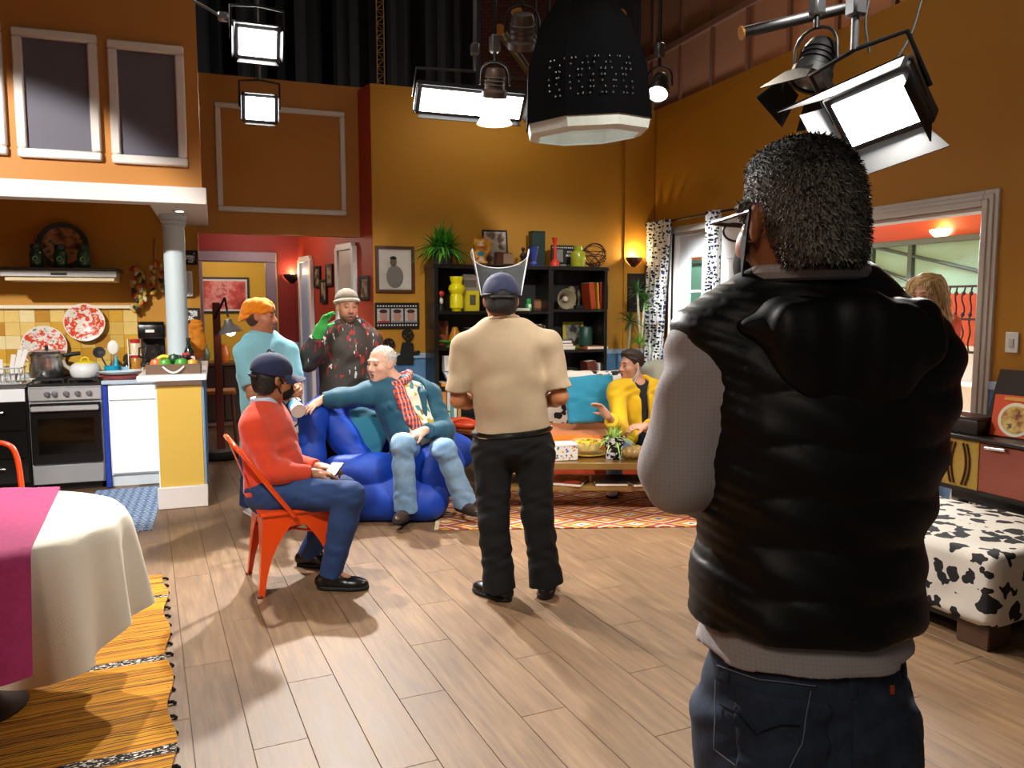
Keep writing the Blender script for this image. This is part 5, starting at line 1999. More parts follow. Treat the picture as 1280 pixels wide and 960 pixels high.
# platter and three bottles on the hood
ZH = 1.868
PLT = NT('painted_platter')
oc = PLT.obj()
PLT_M = PLT.fin(PLT.ramp(PLT.noise(oc, 11, 3), [(0.32, '#1f2a22'), (0.45, '#8a5a30'), (0.55, '#c98f5f'), (0.66, '#4b5a3c')]), 0.35)
Rv = Matrix.Rotation(math.pi / 2 - 0.12, 3, 'X')
c = V(-1.235, 8.06, ZH + 0.205)
t = thing_w('platter', 'large painted platter leaning on the wall above the hood', 'platter', c - V(0, 0, 0.2))
MB().lathe([(0, 0), (0.12, 0.0), (0.15, 0.012), (0.2, 0.022), (0.205, 0.018), (0.15, 0.002), (0.12, -0.01), (0, -0.01)], c, 36, Rv).out('dish', PLT_M, t)
MB().lathe([(0.163, 0.016), (0.203, 0.026), (0.207, 0.018), (0.16, 0.010)], c, 36, Rv).out('rim', mat('#2f3b34', 0.35), t)
BOT = mat('#1d4a36', 0.15, coat=0.5, name='green_glazed')
for k, px in enumerate((46, 76, 105)):
    p = PY(px, 330, 7.80)
    t = thing_w('bottle', ('squat green bottle at the end of the hood away from the column', 'squat green bottle in front of the painted platter', 'squat green bottle at the end of the hood towards the column')[k], 'bottle', (p.x, 7.8, ZH), 'green bottles on the hood')
    MB().lathe([(0, 0), (0.048, 0), (0.053, 0.008), (0.053, 0.12), (0.046, 0.14), (0.034, 0.15), (0.034, 0.158), (0, 0.158)], (p.x, 7.8, ZH), 20).out('body', BOT, t)
    MB().lathe([(0.034, 0.158), (0.044, 0.16), (0.044, 0.195), (0.034, 0.2), (0, 0.2)], (p.x, 7.8, ZH), 20).out('cap', mat('#142e24', 0.4), t)
    MB().lathe([(0.014, 0.0), (0.022, 0.002), (0.022, 0.0), (0.014, -0.002)], (p.x, 7.745, ZH + 0.075), 16, Matrix.Rotation(math.pi / 2, 3, 'X')).out('emblem', mat('#6fae7a', 0.4), t)
# two floral plates on the tiles
FPL = NT('floral_plate')
oc = FPL.obj()
fcol = FPL.ramp(FPL.noise(oc, 16, 4, 0.65), [(0.30, '#5d7f6a'), (0.38, '#efe6dc'), (0.47, '#f2ece4'), (0.53, '#e2542a'), (0.60, '#d63c22'), (0.66, '#f0d9c0'), (0.75, '#7b5a8a')])
FPLM = FPL.fin(fcol, 0.25)
for k, (px, py, r_) in enumerate(((106, 403, 0.168), (56, 433, 0.182))):
    p = PY(px, py, 8.10)
    c = V(p.x, 8.09, p.z)
    Rv = Matrix.Rotation(math.pi / 2 - 0.04, 3, 'X')
    t = thing_w('plate', ('round plate with red flowers hanging on the kitchen tiles', 'round plate with red flowers standing behind the pressure cooker')[k], 'plate', c - V(0, 0, r_))
    MB().lathe([(0, 0.0), (r_ * 0.62, 0.0), (r_ * 0.72, 0.012), (r_ * 0.95, 0.02), (r_ * 0.95, 0.012), (r_ * 0.6, -0.012), (0, -0.012)], c, 36, Rv).out('dish', FPLM, t)
    MB().lathe([(r_ * 0.92, 0.018), (r_, 0.022), (r_, 0.014), (r_ * 0.92, 0.008)], c, 36, Rv).out('rim', mat('#efe8dd', 0.3), t)
# pressure cooker
ZC = 0.94
c = PY(60, 470, 7.80)
c.z = ZC
t = thing_w('pressure_cooker', 'steel pressure cooker with long black handle on the stove', 'pot', c)
MB().lathe([(0, 0), (0.13, 0), (0.138, 0.01), (0.138, 0.17), (0.144, 0.175), (0.144, 0.185), (0.134, 0.186)], c, 32).out('pot', mat('#c2c3c5', 0.22, 0.95, var=0.1), t)
MB().lathe([(0.142, 0.186), (0.146, 0.2), (0.13, 0.222), (0.06, 0.236), (0, 0.24)], c, 32).out('lid', mat('#b4b5b7', 0.25, 0.95), t)
MB().cyl(c + V(0, 0, 0.24), c + V(0, 0, 0.27), 0.015, 0.012, 12).out('valve', BLACKM, t)
MB().tube([c + V(0.13, -0.03, 0.18), c + V(0.2, -0.03, 0.195), c + V(0.26, -0.02, 0.20)], 0.016, 8, radii=[0.014, 0.02, 0.016]).out('handle', BLACKM, t)
# white enamel pot with yellow lid
c = PY(107, 468, 7.70)
c.z = ZC
t = thing_w('kettle', 'white speckled enamel kettle with yellow lid on the stove', 'kettle', c)
MB().lathe([(0, 0), (0.10, 0), (0.115, 0.02), (0.122, 0.06), (0.11, 0.10), (0.085, 0.12), (0, 0.12)], c, 28).out('body', mat('#dfe2e2', 0.25, var=0.12, scale=30), t)
MB().lathe([(0.086, 0.118), (0.08, 0.128), (0.03, 0.14), (0, 0.142)], c, 28).out('lid', mat('#e7d31c', 0.3), t)
MB().tube([c + V(0.03 * math.cos(a), 0, 0.138 + 0.03 * math.sin(a)) for a in [math.pi * i / 8 for i in range(9)]], 0.007, 8).out('lid_knob', mat('#e7d31c', 0.3), t)
MB().tube([c + V(-0.11, 0, 0.07), c + V(-0.15, 0, 0.10), c + V(-0.165, 0, 0.15)], 0.014, 8, radii=[0.02, 0.015, 0.011]).out('spout', mat('#b9b1a8', 0.3), t)
# dish rack with white cutlery
c = PY(8, 487, 7.62)
c.z = 0.91
t = thing_w('dish_rack', 'clear dish drainer with white utensils on the steel worktop', 'dish rack', c)
B = MB()
for k in range(9):
    xx = -0.16 + 0.035 * k
    B.cyl(c + V(xx, -0.08, 0.0), c + V(xx - 0.0, -0.10, 0.13), 0.004, seg=6)
    B.cyl(c + V(xx, 0.08, 0.0), c + V(xx, 0.10, 0.13), 0.004, seg=6)
for zz, g in ((0.006, 0.08), (0.13, 0.10)):
    B.tube([c + V(-0.17, -g, zz), c + V(0.13, -g, zz), c + V(0.13, g, zz), c + V(-0.17, g, zz)], 0.006, 6, True)
B.out('basket', mat('#cfd2d2', 0.15, 0.3), t)
for k, (dx_, h_, a_) in enumerate(((0.03, 0.22, 0.15), (0.07, 0.26, 0.2), (0.10, 0.26, 0.3), (-0.05, 0.18, 0.0))):
    o = MB().box(c + V(dx_ + 0.02, 0.0, h_ / 2 + 0.02), (0.035, 0.008, h_), rotm(0, 0, a_), 0.006).out('utensil', mat('#eceae6', 0.4), t)
# blue utensil caddy, ladle, spoon
ZW = 0.92
c = PY(141, 467, 7.86)
c.z = ZW
t = thing_w('utensil_caddy', 'turquoise utensil caddy on the pale blue worktop', 'caddy', c)
B = MB()
B.lathe([(0, 0), (0.06, 0), (0.07, 0.10), (0.064, 0.10), (0.055, 0.008), (0, 0.008)], c, 20)
B.out('cup', mat('#14a0c4', 0.35), t)
MB().cyl(c + V(0.03, 0, 0.09), c + V(0.035, 0, 0.19), 0.022, 0.006, 10).out('brush', mat('#1ba9cf', 0.4), t)
t = thing_w('ladle', 'black plastic ladle standing in the turquoise caddy', 'ladle', c + V(-0.02, 0, 0.05))
MB().cyl(c + V(-0.02, 0, 0.03), c + V(-0.09, 0.02, 0.19), 0.007, seg=8).out('handle', BLACKM, t)
MB().lathe([(0, -0.02), (0.035, -0.015), (0.052, 0.0), (0.046, 0.0), (0.03, -0.01), (0, -0.014)], c + V(-0.1, 0.0, 0.22), 18, Matrix.Rotation(1.3, 3, 'X')).out('bowl', BLACKM, t)
t = thing_w('serving_spoon', 'white serving spoon standing in the turquoise caddy', 'spoon', c + V(0, 0, 0.05))
MB().cyl(c + V(0, 0.02, 0.03), c + V(0.005, 0.03, 0.2), 0.007, seg=8).out('handle', STEEL, t)
MB().ell(c + V(0.008, 0.03, 0.26), (0.045, 0.012, 0.065), None, 16, 10).out('bowl', mat('#e9e6e0', 0.35), t)
# dark bottle with blue label
c = PY(160, 462, 7.80)
c.z = ZW
t = thing_w('bottle', 'dark bottle with pale blue label beside the turquoise caddy', 'bottle', c)
MB().lathe([(0, 0), (0.045, 0), (0.048, 0.01), (0.048, 0.10), (0.03, 0.13), (0.017, 0.145), (0.017, 0.165), (0, 0.165)], c, 20).out('body', mat('#2a2622', 0.15, coat=0.4), t)
MB().lathe([(0.0495, 0.02), (0.0495, 0.095)], c, 20).out('label', mat('#8fb6d8', 0.5, var=0.25, scale=25), t)
MB().lathe([(0.019, 0.16), (0.02, 0.2), (0, 0.2)], c, 14).out('cap', BLACKM, t)
# stacked oval dishes at the worktop's front edge
c = PY(150, 471, 7.56)
c.z = ZW
for k, (col, lb, dz) in enumerate((('#b0483f', 'red oval dish under the blue one on the worktop edge', 0.0), ('#c4dbe6', 'pale blue oval dish on top of the red one', 0.036))):
    B = MB().lathe([(0, 0), (0.11, 0), (0.15, 0.018), (0.175, 0.034), (0.17, 0.036), (0.14, 0.022), (0.1, 0.008), (0, 0.008)], (0, 0, 0), 32)
    for v in B.bm.verts:
        v.co = V(v.co.x, v.co.y * 0.6, v.co.z) + c + V(0, 0, dz)
    tag(B.out('oval_dish', mat(col, 0.3)), lb, 'dish')
# coffee maker
ZP = 1.03
c = PY(192, 455, 7.55)
c.z = ZP
t = thing_w('coffee_maker', 'black coffee maker with glass jug on the white countertop', 'coffee maker', c)
MB().box(c + V(0, 0, 0.02), (0.19, 0.22, 0.04), None, 0.008).out('base', BLACKM, t)
MB().box(c + V(0, 0.07, 0.17), (0.19, 0.08, 0.30), None, 0.01).out('tank', BLACKM, t)
B = MB().box(c + V(0, -0.0, 0.30), (0.215, 0.22, 0.13), None, 0.02, 2)
B.box(c + V(0, -0.0, 0.372), (0.20, 0.2, 0.02), None, 0.008)
B.out('brew_head', BLACKG, t)
MB().box(c + V(-0.01, -0.112, 0.305), (0.07, 0.004, 0.024), None, 0.001).out('badge', mat('#d9d9d6', 0.4), t)
GJ = NT('jug_glass')
JUG = GJ.fin('#2a2522', 0.05, 0.0, Alpha=0.75)
MB().lathe([(0, 0.04), (0.06, 0.04), (0.068, 0.06), (0.07, 0.10), (0.055, 0.16), (0.05, 0.185), (0.054, 0.19)], c + V(0, -0.03, 0), 24).out('jug', JUG, t)
MB().tube([c + V(-0.06, -0.06, 0.17), c + V(-0.1, -0.085, 0.16), c + V(-0.105, -0.085, 0.09), c + V(-0.07, -0.06, 0.07)], 0.008, 8).out('jug_handle', BLACKM, t)
# little spice rack with red lidded jar
c = PY(170, 452, 7.75)
c.z = ZW
t = thing_w('spice_rack', 'small white spice rack with red lidded jars beside the coffee maker', 'spice rack', c)
B = MB()
for dx_ in (-0.055, 0.055):
    B.box(c + V(dx_, 0, 0.17), (0.008, 0.09, 0.34), None, 0.002)
for zz in (0.07, 0.2):
    B.box(c + V(0, 0, zz), (0.11, 0.09, 0.008), None, 0.002)
B.out('frame', mat('#e7e1d8', 0.5), t)
for zz, col in ((0.074, '#b0762a'), (0.204, '#d8c9a8')):
    j = MB().lathe([(0, 0), (0.04, 0), (0.042, 0.09), (0.036, 0.1), (0, 0.1)], c + V(0, 0, zz), 18).out('jar', mat(col, 0.25), t)
    MB().lathe([(0.04, 0.1), (0.042, 0.13), (0, 0.135)], c + V(0, 0, zz), 18).out('lid', mat('#b5232c', 0.4), j)
# fruit tray
c = PY(218, 462, 6.72)
c.z = ZP
tray = thing_w('serving_tray', 'brown wooden tray with white rope handle holding fruit', 'tray', c)
B = MB()
tw, td, th = 0.19, 0.12, 0.075
B.box(c + V(0, 0, 0.006), (tw * 2, td * 2, 0.012))
B.box(c + V(0, -td, th / 2), (tw * 2, 0.012, th), None, 0.002).box(c + V(0, td, th / 2), (tw * 2, 0.012, th), None, 0.002)
B.box(c + V(-tw, 0, th / 2), (0.012, td * 2, th), None, 0.002).box(c + V(tw, 0, th / 2), (0.012, td * 2, th), None, 0.002)
B.out('box', mat('#6d5340', 0.6, var=0.3, scale=20), tray)
MB().tube([c + V(-0.075 + 0.15 * i / 10, -td - 0.012 - 0.02 * math.sin(math.pi * i / 10), 0.058 - 0.045 * math.sin(math.pi * i / 10)) for i in range(11)], 0.007, 8).out('handle', mat('#e9e2d6', 0.6), tray)
fruit = [(-0.06, -0.05, 0.09, 0.042, '#57a33a', 'green lime beside the peach in the fruit tray'), (0.055, -0.05, 0.09, 0.045, '#4fa03c', 'green lime beside the yellow apple in the fruit tray'),
         (0.0, 0.0, 0.125, 0.04, '#1f4a2a', 'dark green avocado among the fruit'), (-0.125, -0.02, 0.09, 0.042, '#d9733f', 'orange pink peach in the fruit tray'),
         (0.135, -0.04, 0.085, 0.04, '#d8a23a', 'yellow apple with red blush in the fruit tray')]
for dx_, dy_, dz_, r_, col, lb in fruit:
    r_ *= 1.15
    dz_ += 0.008
    f_ = tag(MB().lathe([(0, -r_ * 0.9), (r_ * 0.5, -r_ * 0.85), (r_ * 0.95, -r_ * 0.3), (r_, 0.1 * r_), (r_ * 0.75, r_ * 0.7), (r_ * 0.25, r_ * 0.88), (0, r_ * 0.78)], c + V(dx_, dy_, dz_ - 0.028), 18).out('fruit', mat(col, 0.35, var=0.15)), lb, 'fruit')
    MB().cyl(c + V(dx_, dy_, dz_ - 0.028 + r_ * 0.75), c + V(dx_ + 0.004, dy_, dz_ - 0.028 + r_ * 1.1), 0.003, seg=6).out('stem', MIDW, f_)
t = thing_w('bananas', 'bunch of yellow bananas at the back of the fruit tray', 'fruit', c + V(-0.06, 0.075, 0.06))
for k in range(3):
    pts = bez([c + V(-0.15 + 0.012 * k, 0.045 + 0.025 * k, 0.085), c + V(-0.08, 0.05 + 0.025 * k, 0.125 - 0.006 * k), c + V(-0.01 + 0.01 * k, 0.05 + 0.024 * k, 0.11)], 6)
    MB().tube(pts, 0.016, 8, radii=[0.006] + [0.016] * (len(pts) - 2) + [0.006]).out('banana', mat('#d7c92b', 0.45, var=0.15), t)
t = thing_w('grapes', 'bunch of dark purple grapes in the fruit tray', 'fruit', c + V(0.06, 0.02, 0.06))
B = MB()
rr = random.Random(3)
for k in range(26):
    B.ell(c + V(0.06 + rr.uniform(-0.05, 0.06), 0.025 + rr.uniform(-0.04, 0.04), 0.085 + rr.uniform(-0.02, 0.045)), 0.014, None, 8, 6)
o = B.out('berries', mat('#35142c', 0.3, var=0.3, scale=30), t)
o['kind'] = 'stuff'
MB().cyl(c + V(0.06, 0.03, 0.12), c + V(0.065, 0.035, 0.155), 0.003, seg=6).out('stalk', MIDW, t)
c2 = PY(233, 444, 7.0)
c2.z = ZP
t = thing_w('carton', 'small white carton with red print behind the fruit tray', 'carton', c2)
MB().box(c2 + V(0, 0, 0.055), (0.12, 0.07, 0.11), rotm(0.2), 0.003).out('box', mat('#e8dcd6', 0.5, var=0.2, scale=18), t)
MB().box(c2 + V(0, 0, 0.125), (0.06, 0.05, 0.03), rotm(0.2), 0.012).out('top_flap', mat('#c5342e', 0.5), t)
c2 = PY(236, 440, 7.25)
c2.z = ZP
t = thing_w('bottle', 'dark green bottle beside the column on the countertop', 'bottle', c2)
MB().lathe([(0, 0), (0.04, 0), (0.042, 0.14), (0.02, 0.18), (0.016, 0.2), (0.016, 0.23), (0, 0.23)], c2, 18).out('body', mat('#15251c', 0.12, coat=0.4), t)
MB().lathe([(0.019, 0.225), (0.019, 0.25), (0, 0.25)], c2, 14).out('cap', BLACKM, t)
a = PY(243, 428, 8.05)
S = SDF(0.008)
S.ell(a, (0.10, 0.05, 0.17), None, 0.03)
S.ell(a + V(0.02, 0, 0.16), (0.06, 0.035, 0.06), None, 0.04)
S.disp = folds(0.008, 60, 2.2, 0.7)
tag(S.out('net_bag', mat('#d9820e', 0.7, var=0.4, scale=25, bump=0.8, bscale=50)), 'orange net bag hanging on the wall behind the column', 'bag')
# chilli and gourd strings on the wall
for k, (px, py0, py1, n_, lb) in enumerate(((171, 322, 388, 30, 'string of dried gourds and chillies hanging on the kitchen wall'), (194, 305, 368, 18, 'braided garlic rope with red pepper hanging near the column'))):
    a, b = PY(px, py0, 8.10), PY(px, py1, 8.10)
    t = thing_w('hanging_string', lb, 'hanging decoration', b)
    MB().tube([V(a.x, 8.135, a.z + 0.05), V(a.x, 8.10, a.z), V(b.x, 8.08, b.z)], 0.006 if k == 0 else 0.014, 6).out('cord', mat('#b08a55', 0.8), t)
    rr = random.Random(5 + k)
    cols = ['#a8331c', '#c9752a', '#9a9a3a', '#d8c29a', '#2b2a26', '#c9a23a']
    for ci, col in enumerate(cols):
        B = MB()
        m_ = 0
        for i in range(n_):
            if i % len(cols) != ci:
                continue
            zz = a.z + (b.z - a.z) * ((i + 0.5) / n_ * (0.8 if k == 0 else 0.62) + (0.2 if k == 0 else 0.36))
            an = rr.uniform(0, 6.28)
            B.ell(V(a.x + 0.062 * math.cos(an) * rr.uniform(0.5, 1), 8.075 - 0.03 * abs(math.sin(an)), zz), (0.02, 0.018, 0.034), rotm(0, rr.uniform(-0.6, 0.6), rr.uniform(-0.9, 0.9)), 8, 6)
            m_ += 1
        if m_:
            o = B.out('pods', mat(col, 0.5), t)
            o['kind'] = 'stuff'


def frame_on(name, label, p, w, h, nrm, art, border=0.03, fm=None, thick=0.025, cat='picture', matte=None, group=None, mb=0.03):
    """framed picture hung on a wall: p centre on the wall face, nrm outward"""
    nrm = Vector(nrm).normalized()
    u = ZUP.cross(nrm).normalized()
    R = Matrix((u, -nrm, ZUP)).transposed()
    p = Vector(p) + nrm * thick / 2
    t = thing_w(name, label, cat, p - ZUP * h / 2, group)
    B = MB()
    for s_ in (-1, 1):
        B.box(p + u * s_ * (w / 2 - border / 2), (border, thick, h), R, 0.003)
        B.box(p + ZUP * s_ * (h / 2 - border / 2), (w - 2 * border, thick, border), R, 0.003)
    B.out('frame', fm or BLACKM, t)
    iw, ih = w - 2 * border, h - 2 * border
    if matte is not None:
        MB().box(p + nrm * 0.0, (iw, 0.006, ih), R).out('mount', matte, t, smooth=False)
        iw, ih = iw - 2 * mb, ih - 2 * mb
        MB().box(p + nrm * 0.004, (iw, 0.003, ih), R).out('picture', art, t, smooth=False)
    else:
        MB().box(p, (iw, 0.006, ih), R).out('picture', art, t, smooth=False)
    return t, p, u, R


def splotch(name, stops, scale=14, detail=3):
    t = NT(name)
    return t.fin(t.ramp(t.noise(t.obj(), scale, detail, 0.6), stops), 0.5)


WHITE_ON_BLACK = splotch('white_print', [(0.45, '#0b0b0b'), (0.52, '#e8e8e4'), (0.62, '#e8e8e4'), (0.68, '#101010')], 26)
for px, py, lb in ((234, 322, 'small black picture with white print beside the red hall, above the intercom'), (237, 394, 'small black picture with white print beside the red hall, below the intercom')):
    p = PY(px, py, YB)
    frame_on('wall_picture', lb, p, 0.18, 0.135, (0, -1, 0), WHITE_ON_BLACK, 0.022)
p = PY(233, 355, YB)
t = thing_w('intercom', 'white wall intercom box between the two small black pictures', 'intercom', p)
MB().box(p + V(0, -0.025, 0), (0.11, 0.05, 0.235), None, 0.006).out('case', WHITE_L, t)
MB().box(p + V(0.03, -0.055, 0), (0.03, 0.02, 0.2), None, 0.008).out('handset', mat('#d7dada', 0.4), t)

# blue printed mat
BM = NT('blue_lattice_mat')
oc = BM.obj()
sx_, sy_, sz_ = BM.xyz(oc)
row = BM.math('FLOOR', BM.math('MULTIPLY', sy_, 11.0))
xs = BM.math('ADD', BM.math('MULTIPLY', sx_, 8.0), BM.math('MULTIPLY', BM.math('MODULO', row, 2.0), 0.5))
fx_ = BM.math('ABSOLUTE', BM.math('SUBTRACT', BM.math('FRACT', xs), 0.5))
fy_ = BM.math('ABSOLUTE', BM.math('SUBTRACT', BM.math('FRACT', BM.math('MULTIPLY', sy_, 11.0)), 0.5))
hx = BM.math('ADD', fx_, BM.math('MULTIPLY', fy_, 0.55))
ln_ = BM.math('LESS_THAN', BM.math('ABSOLUTE', BM.math('SUBTRACT', hx, 0.42)), 0.06)
ln2 = BM.math('LESS_THAN', BM.math('ABSOLUTE', BM.math('SUBTRACT', hx, 0.2)), 0.035)
MATB = BM.fin(BM.mix(BM.math('MAXIMUM', ln_, ln2), '#4a6f9f', '#b9cbe0'), 0.6)
tag(MB().b2((-0.98, 5.95, 0.0), (-0.46, 7.40, 0.006), 0.001).out('kitchen_mat', MATB), 'blue lattice patterned floor mat in front of the stove', 'mat')
# ------------------------------------------------------------------ hall and back wall
ART_RED = splotch('red_painting', [(0.3, '#8f2a24'), (0.45, '#c4463c'), (0.55, '#d98a80'), (0.62, '#b13a34'), (0.72, '#e6cfc4')], 4)
p = PY(281, 369, 11.9)
frame_on('painting', 'large red abstract painting in the room beyond the hall', p, 0.66, 0.50, (0, -1, 0), ART_RED, 0.03, mat('#2a211c', 0.5), matte=mat('#cfc4bb', 0.8), mb=0.025)


def sconce(name, label, p, nrm, w=0.22, m=None, energy=6, glowcol='#ffd890'):
    """half-bowl wall lamp throwing light up the wall"""
    nrm = Vector(nrm).normalized()
    u = ZUP.cross(nrm).normalized()
    t = thing_w(name, label, 'wall lamp', p)
    B = MB()

    def f(a, b):
        th = math.pi * a
        ph = b
        r = w / 2 * math.sin(math.pi / 2 * (0.12 + 0.88 * ph))
        return Vector(p) + u * (r * math.cos(th)) + nrm * (r * math.sin(th) * 0.85 + 0.004) + ZUP * (0.10 * (ph - 1))
    B.grid(f, 18, 8)
    B.out('bowl', m or mat('#4a2a1c', 0.4), t, solid=0.004)
    MB().ell(Vector(p) + nrm * 0.05 - ZUP * 0.005, (0.024, 0.024, 0.02), None, 12, 8).out('bulb', mat(glowcol, 0.4, var=0, emit=25), t)
    MB().box(Vector(p) + nrm * 0.006 - ZUP * 0.06, (0.06, 0.012, 0.08), Matrix((u, -nrm, ZUP)).transposed(), 0.003).out('wall_plate', m or mat('#4a2a1c', 0.4), t)
    l = light('bulb_glow', 'POINT', Vector(p) + nrm * 0.06 + ZUP * 0.03, None, energy, (1, 0.72, 0.36), 0.03)
    l.parent = t
    l.matrix_parent_inverse = Matrix.Translation(t.location).inverted()
    return t


sconce('wall_sconce', 'small dark half-bowl wall lamp on the red hall wall', PY(365, 343, 9.995), (0, -1, 0), 0.20, BLACKM, 4, '#ffb860')
sconce('wall_sconce', 'brown half-bowl wall lamp in the corner above the potted dracaena', PY(792, 322, YF - 0.02), (0, -1, 0), 0.20, mat('#5a2f1a', 0.4), 9)
# doors and small pictures on the slanting hall wall
hw = lambda px, py: PV(px, py, HA, HB)
hang = math.atan2(HB[1] - HA[1], HB[0] - HA[0])
hu = Vector((HB[0] - HA[0], HB[1] - HA[1], 0)).normalized()
HRm = Matrix((hu, hn, ZUP)).transposed()


def hall_door(n, pxa, pxb, ztop, m, label):
    a, b = hw(pxa, 400), hw(pxb, 400)
    a.z = b.z = 0
    c = (a + b) / 2
    w = (b - a).length
    o = struct(MB().box(c + hn * 0.02 + ZUP * ztop / 2, (w, 0.03, ztop), HRm, 0.004).out('door_%d' % n, m), label, 'door')
    B = MB()
    for s_ in (-1, 1):
        B.box(c + hu * s_ * (w / 2 + 0.0) + hn * 0.03 + ZUP * ztop / 2, (0.07, 0.05, ztop + 0.07), HRm, 0.006)
    B.box(c + hn * 0.03 + ZUP * (ztop + 0.035), (w, 0.05, 0.07), HRm, 0.006)
    B.out('casing', TRIMW, o)
    for z0, z1 in ((0.2, 0.9), (1.05, ztop - 0.15)):
        MB().box(c + hn * 0.037 + ZUP * (z0 + z1) / 2, (w * 0.6, 0.012, z1 - z0), HRm, 0.006).out('door_panel', m, o)
    MB().ell(c - hu * w * 0.38 + hn * 0.06 + ZUP * 1.0, 0.025, None, 10, 8).out('door_handle', CHROME, o)


hall_door(2, 380, 393, 2.05, mat('#a9c0e6', 0.45), 'pale blue door at the far end of the hall')
hall_door(3, 427, 447, 2.12, mat('#c9bcae', 0.45), 'cream panelled door on the red hall wall')
for k, (px, py, lb) in enumerate(((398, 346, 'narrow black framed picture high beside the pale blue door'), (406, 364, 'narrow black framed picture hanging lower, between two others'), (413, 344, 'narrow black framed picture beside the cream door'), (457, 360, 'narrow black framed picture at the corner by the mustard wall'))):
    frame_on('small_picture', lb, hw(px, py), 0.20 if k < 3 else 0.24, 0.24 if k != 1 else 0.26, hn, splotch('sepia', [(0.4, '#241a14'), (0.6, '#a88c6c')], 12), 0.03)
# stand lamp in the hall: wooden post on a round weight, jointed metal shade
c = PZ(277, 572)
t = thing_w('floor_lamp', 'floor lamp on a red-brown post with round weights and grey cone shade', 'floor lamp', c)
MB().box(c + V(0, 0, 0.82), (0.075, 0.075, 1.52), None, 0.006).out('post', mat('#6b2a1c', 0.5, var=0.2, scale=10), t)
MB().lathe([(0, 0), (0.21, 0), (0.22, 0.02), (0.21, 0.055), (0, 0.055)], c, 28).out('base', BLACKM, t)
MB().lathe([(0, 0.055), (0.13, 0.055), (0.14, 0.075), (0.12, 0.095), (0, 0.095)], c, 28).out('weight', mat('#6c6a66', 0.5), t)
q0, q1, q2 = c + V(-0.02, -0.05, 1.42), PY(281, 372, c.y - 0.1), PY(285, 396, c.y - 0.16)
MB().tube([q0, lerp(q0, q1, 0.5), q1], 0.012, 8).tube([q1, lerp(q1, q2, 0.5), q2], 0.010, 8).out('arm', BLACKM, t)
sh_c = PY(287, 410, c.y - 0.16)
Rsh = rotm(0, 0.0, -0.18)
MB().lathe([(0.125, -0.045), (0.09, 0.0), (0.045, 0.045), (0.035, 0.085), (0, 0.09)], sh_c, 24, Rsh).out('lamp_shade', mat('#6d6b6a', 0.4, 0.4), t, solid=0.003)
MB().ell(sh_c + V(0.008, 0, -0.045), (0.045, 0.045, 0.035), None, 14, 10).out('bulb', mat('#fff4dc', 0.4, var=0, emit=8), t)
# clutter on a dark sideboard in the far room
c = V(-0.05, 11.0, 0)
t = thing_w('sideboard', 'dark sideboard in the room beyond the hall', 'sideboard', c)
MB().box(c + V(0.1, 0, 0.42), (1.3, 0.45, 0.74), None, 0.01).out('body', DARKW, t)
MB().box(c + V(0.1, 0, 0.81), (1.36, 0.5, 0.04), None, 0.006).out('top', MIDW, t)
for dx_ in (-0.22, 0.42):
    d_ = MB().box(c + V(dx_, -0.23, 0.42), (0.58, 0.02, 0.66), None, 0.006).out('door', mat('#3a2419', 0.5), t)
    MB().ell(c + V(dx_ + 0.2, -0.25, 0.45), 0.018, None, 8, 6).out('knob', mat('#b58a3a', 0.3, 0.8), d_)
for k, (dx_, col, lb) in enumerate(((-0.12, '#5a6b3a', 'green jar on the sideboard beyond the hall'), (0.12, '#d9701e', 'orange pot on the sideboard beyond the hall'), (0.3, '#8a2b22', 'dark red vase on the sideboard beyond the hall'))):
    p = c + V(dx_ + 0.02, -0.05, 0.83)
    tag(MB().lathe([(0, 0), (0.05, 0), (0.075, 0.05), (0.08, 0.12), (0.05, 0.19), (0.055, 0.22), (0.045, 0.22), (0.04, 0.19), (0, 0.18)], p, 20).out('pot', mat(col, 0.4)), lb, 'pot')
# dark side table with an orange top seen below the lamp
c = PZ(283, 566) + V(-0.05, 0.35, 0)
t = thing_w('stool', 'wooden stool with orange top behind the floor lamp', 'stool', c)
MB().box(c + V(0, 0, 0.62), (0.34, 0.34, 0.04), None, 0.008).out('seat', mat('#b5762a', 0.5), t)
for sx_ in (-1, 1):
    for sy_ in (-1, 1):
        MB().cyl(c + V(0.13 * sx_, 0.13 * sy_, 0.6), c + V(0.16 * sx_, 0.16 * sy_, 0), 0.018, 0.014, 8).out('leg', MIDW, t)
MB().box(c + V(0, 0, 0.25), (0.27, 0.27, 0.02), None, 0.004).out('shelf', MIDW, t)

# portrait and film-strip frame on the mustard wall
PORT = splotch('portrait_paper', [(0.3, '#b9b0a4'), (0.7, '#d4cdc4')], 3)
p = PY(493.5, 337, YF)
t, pc_, u, R = frame_on('portrait', 'brown framed black and white portrait on the mustard wall', p, 0.385, 0.455, (0, -1, 0), PORT, 0.032, mat('#4f2c1a', 0.45), matte=mat('#c8c0b6', 0.8), mb=0.02)
fg = MB()
q = pc_ + V(0, -0.010, 0)
fg.ell(q + V(-0.005, 0, -0.07), (0.085, 0.006, 0.11), None, 16, 10)
fig = fg.out('figure_body', mat('#77726c', 0.8), t)
MB().ell(q + V(-0.02, -0.004, 0.075), (0.032, 0.006, 0.045), None, 14, 10).out('figure_face', mat('#6a5a50', 0.8), t)
MB().ell(q + V(-0.02, -0.006, 0.11), (0.033, 0.006, 0.018), None, 14, 8).out('figure_hair', mat('#1c1815', 0.8), t)
p = PY(496, 394.5, YF)
t, pc_, u, R = frame_on('film_strip_picture', 'black film-strip frame with three face photos', p, 0.44, 0.255, (0, -1, 0), mat('#0d0d0d', 0.4), 0.014)
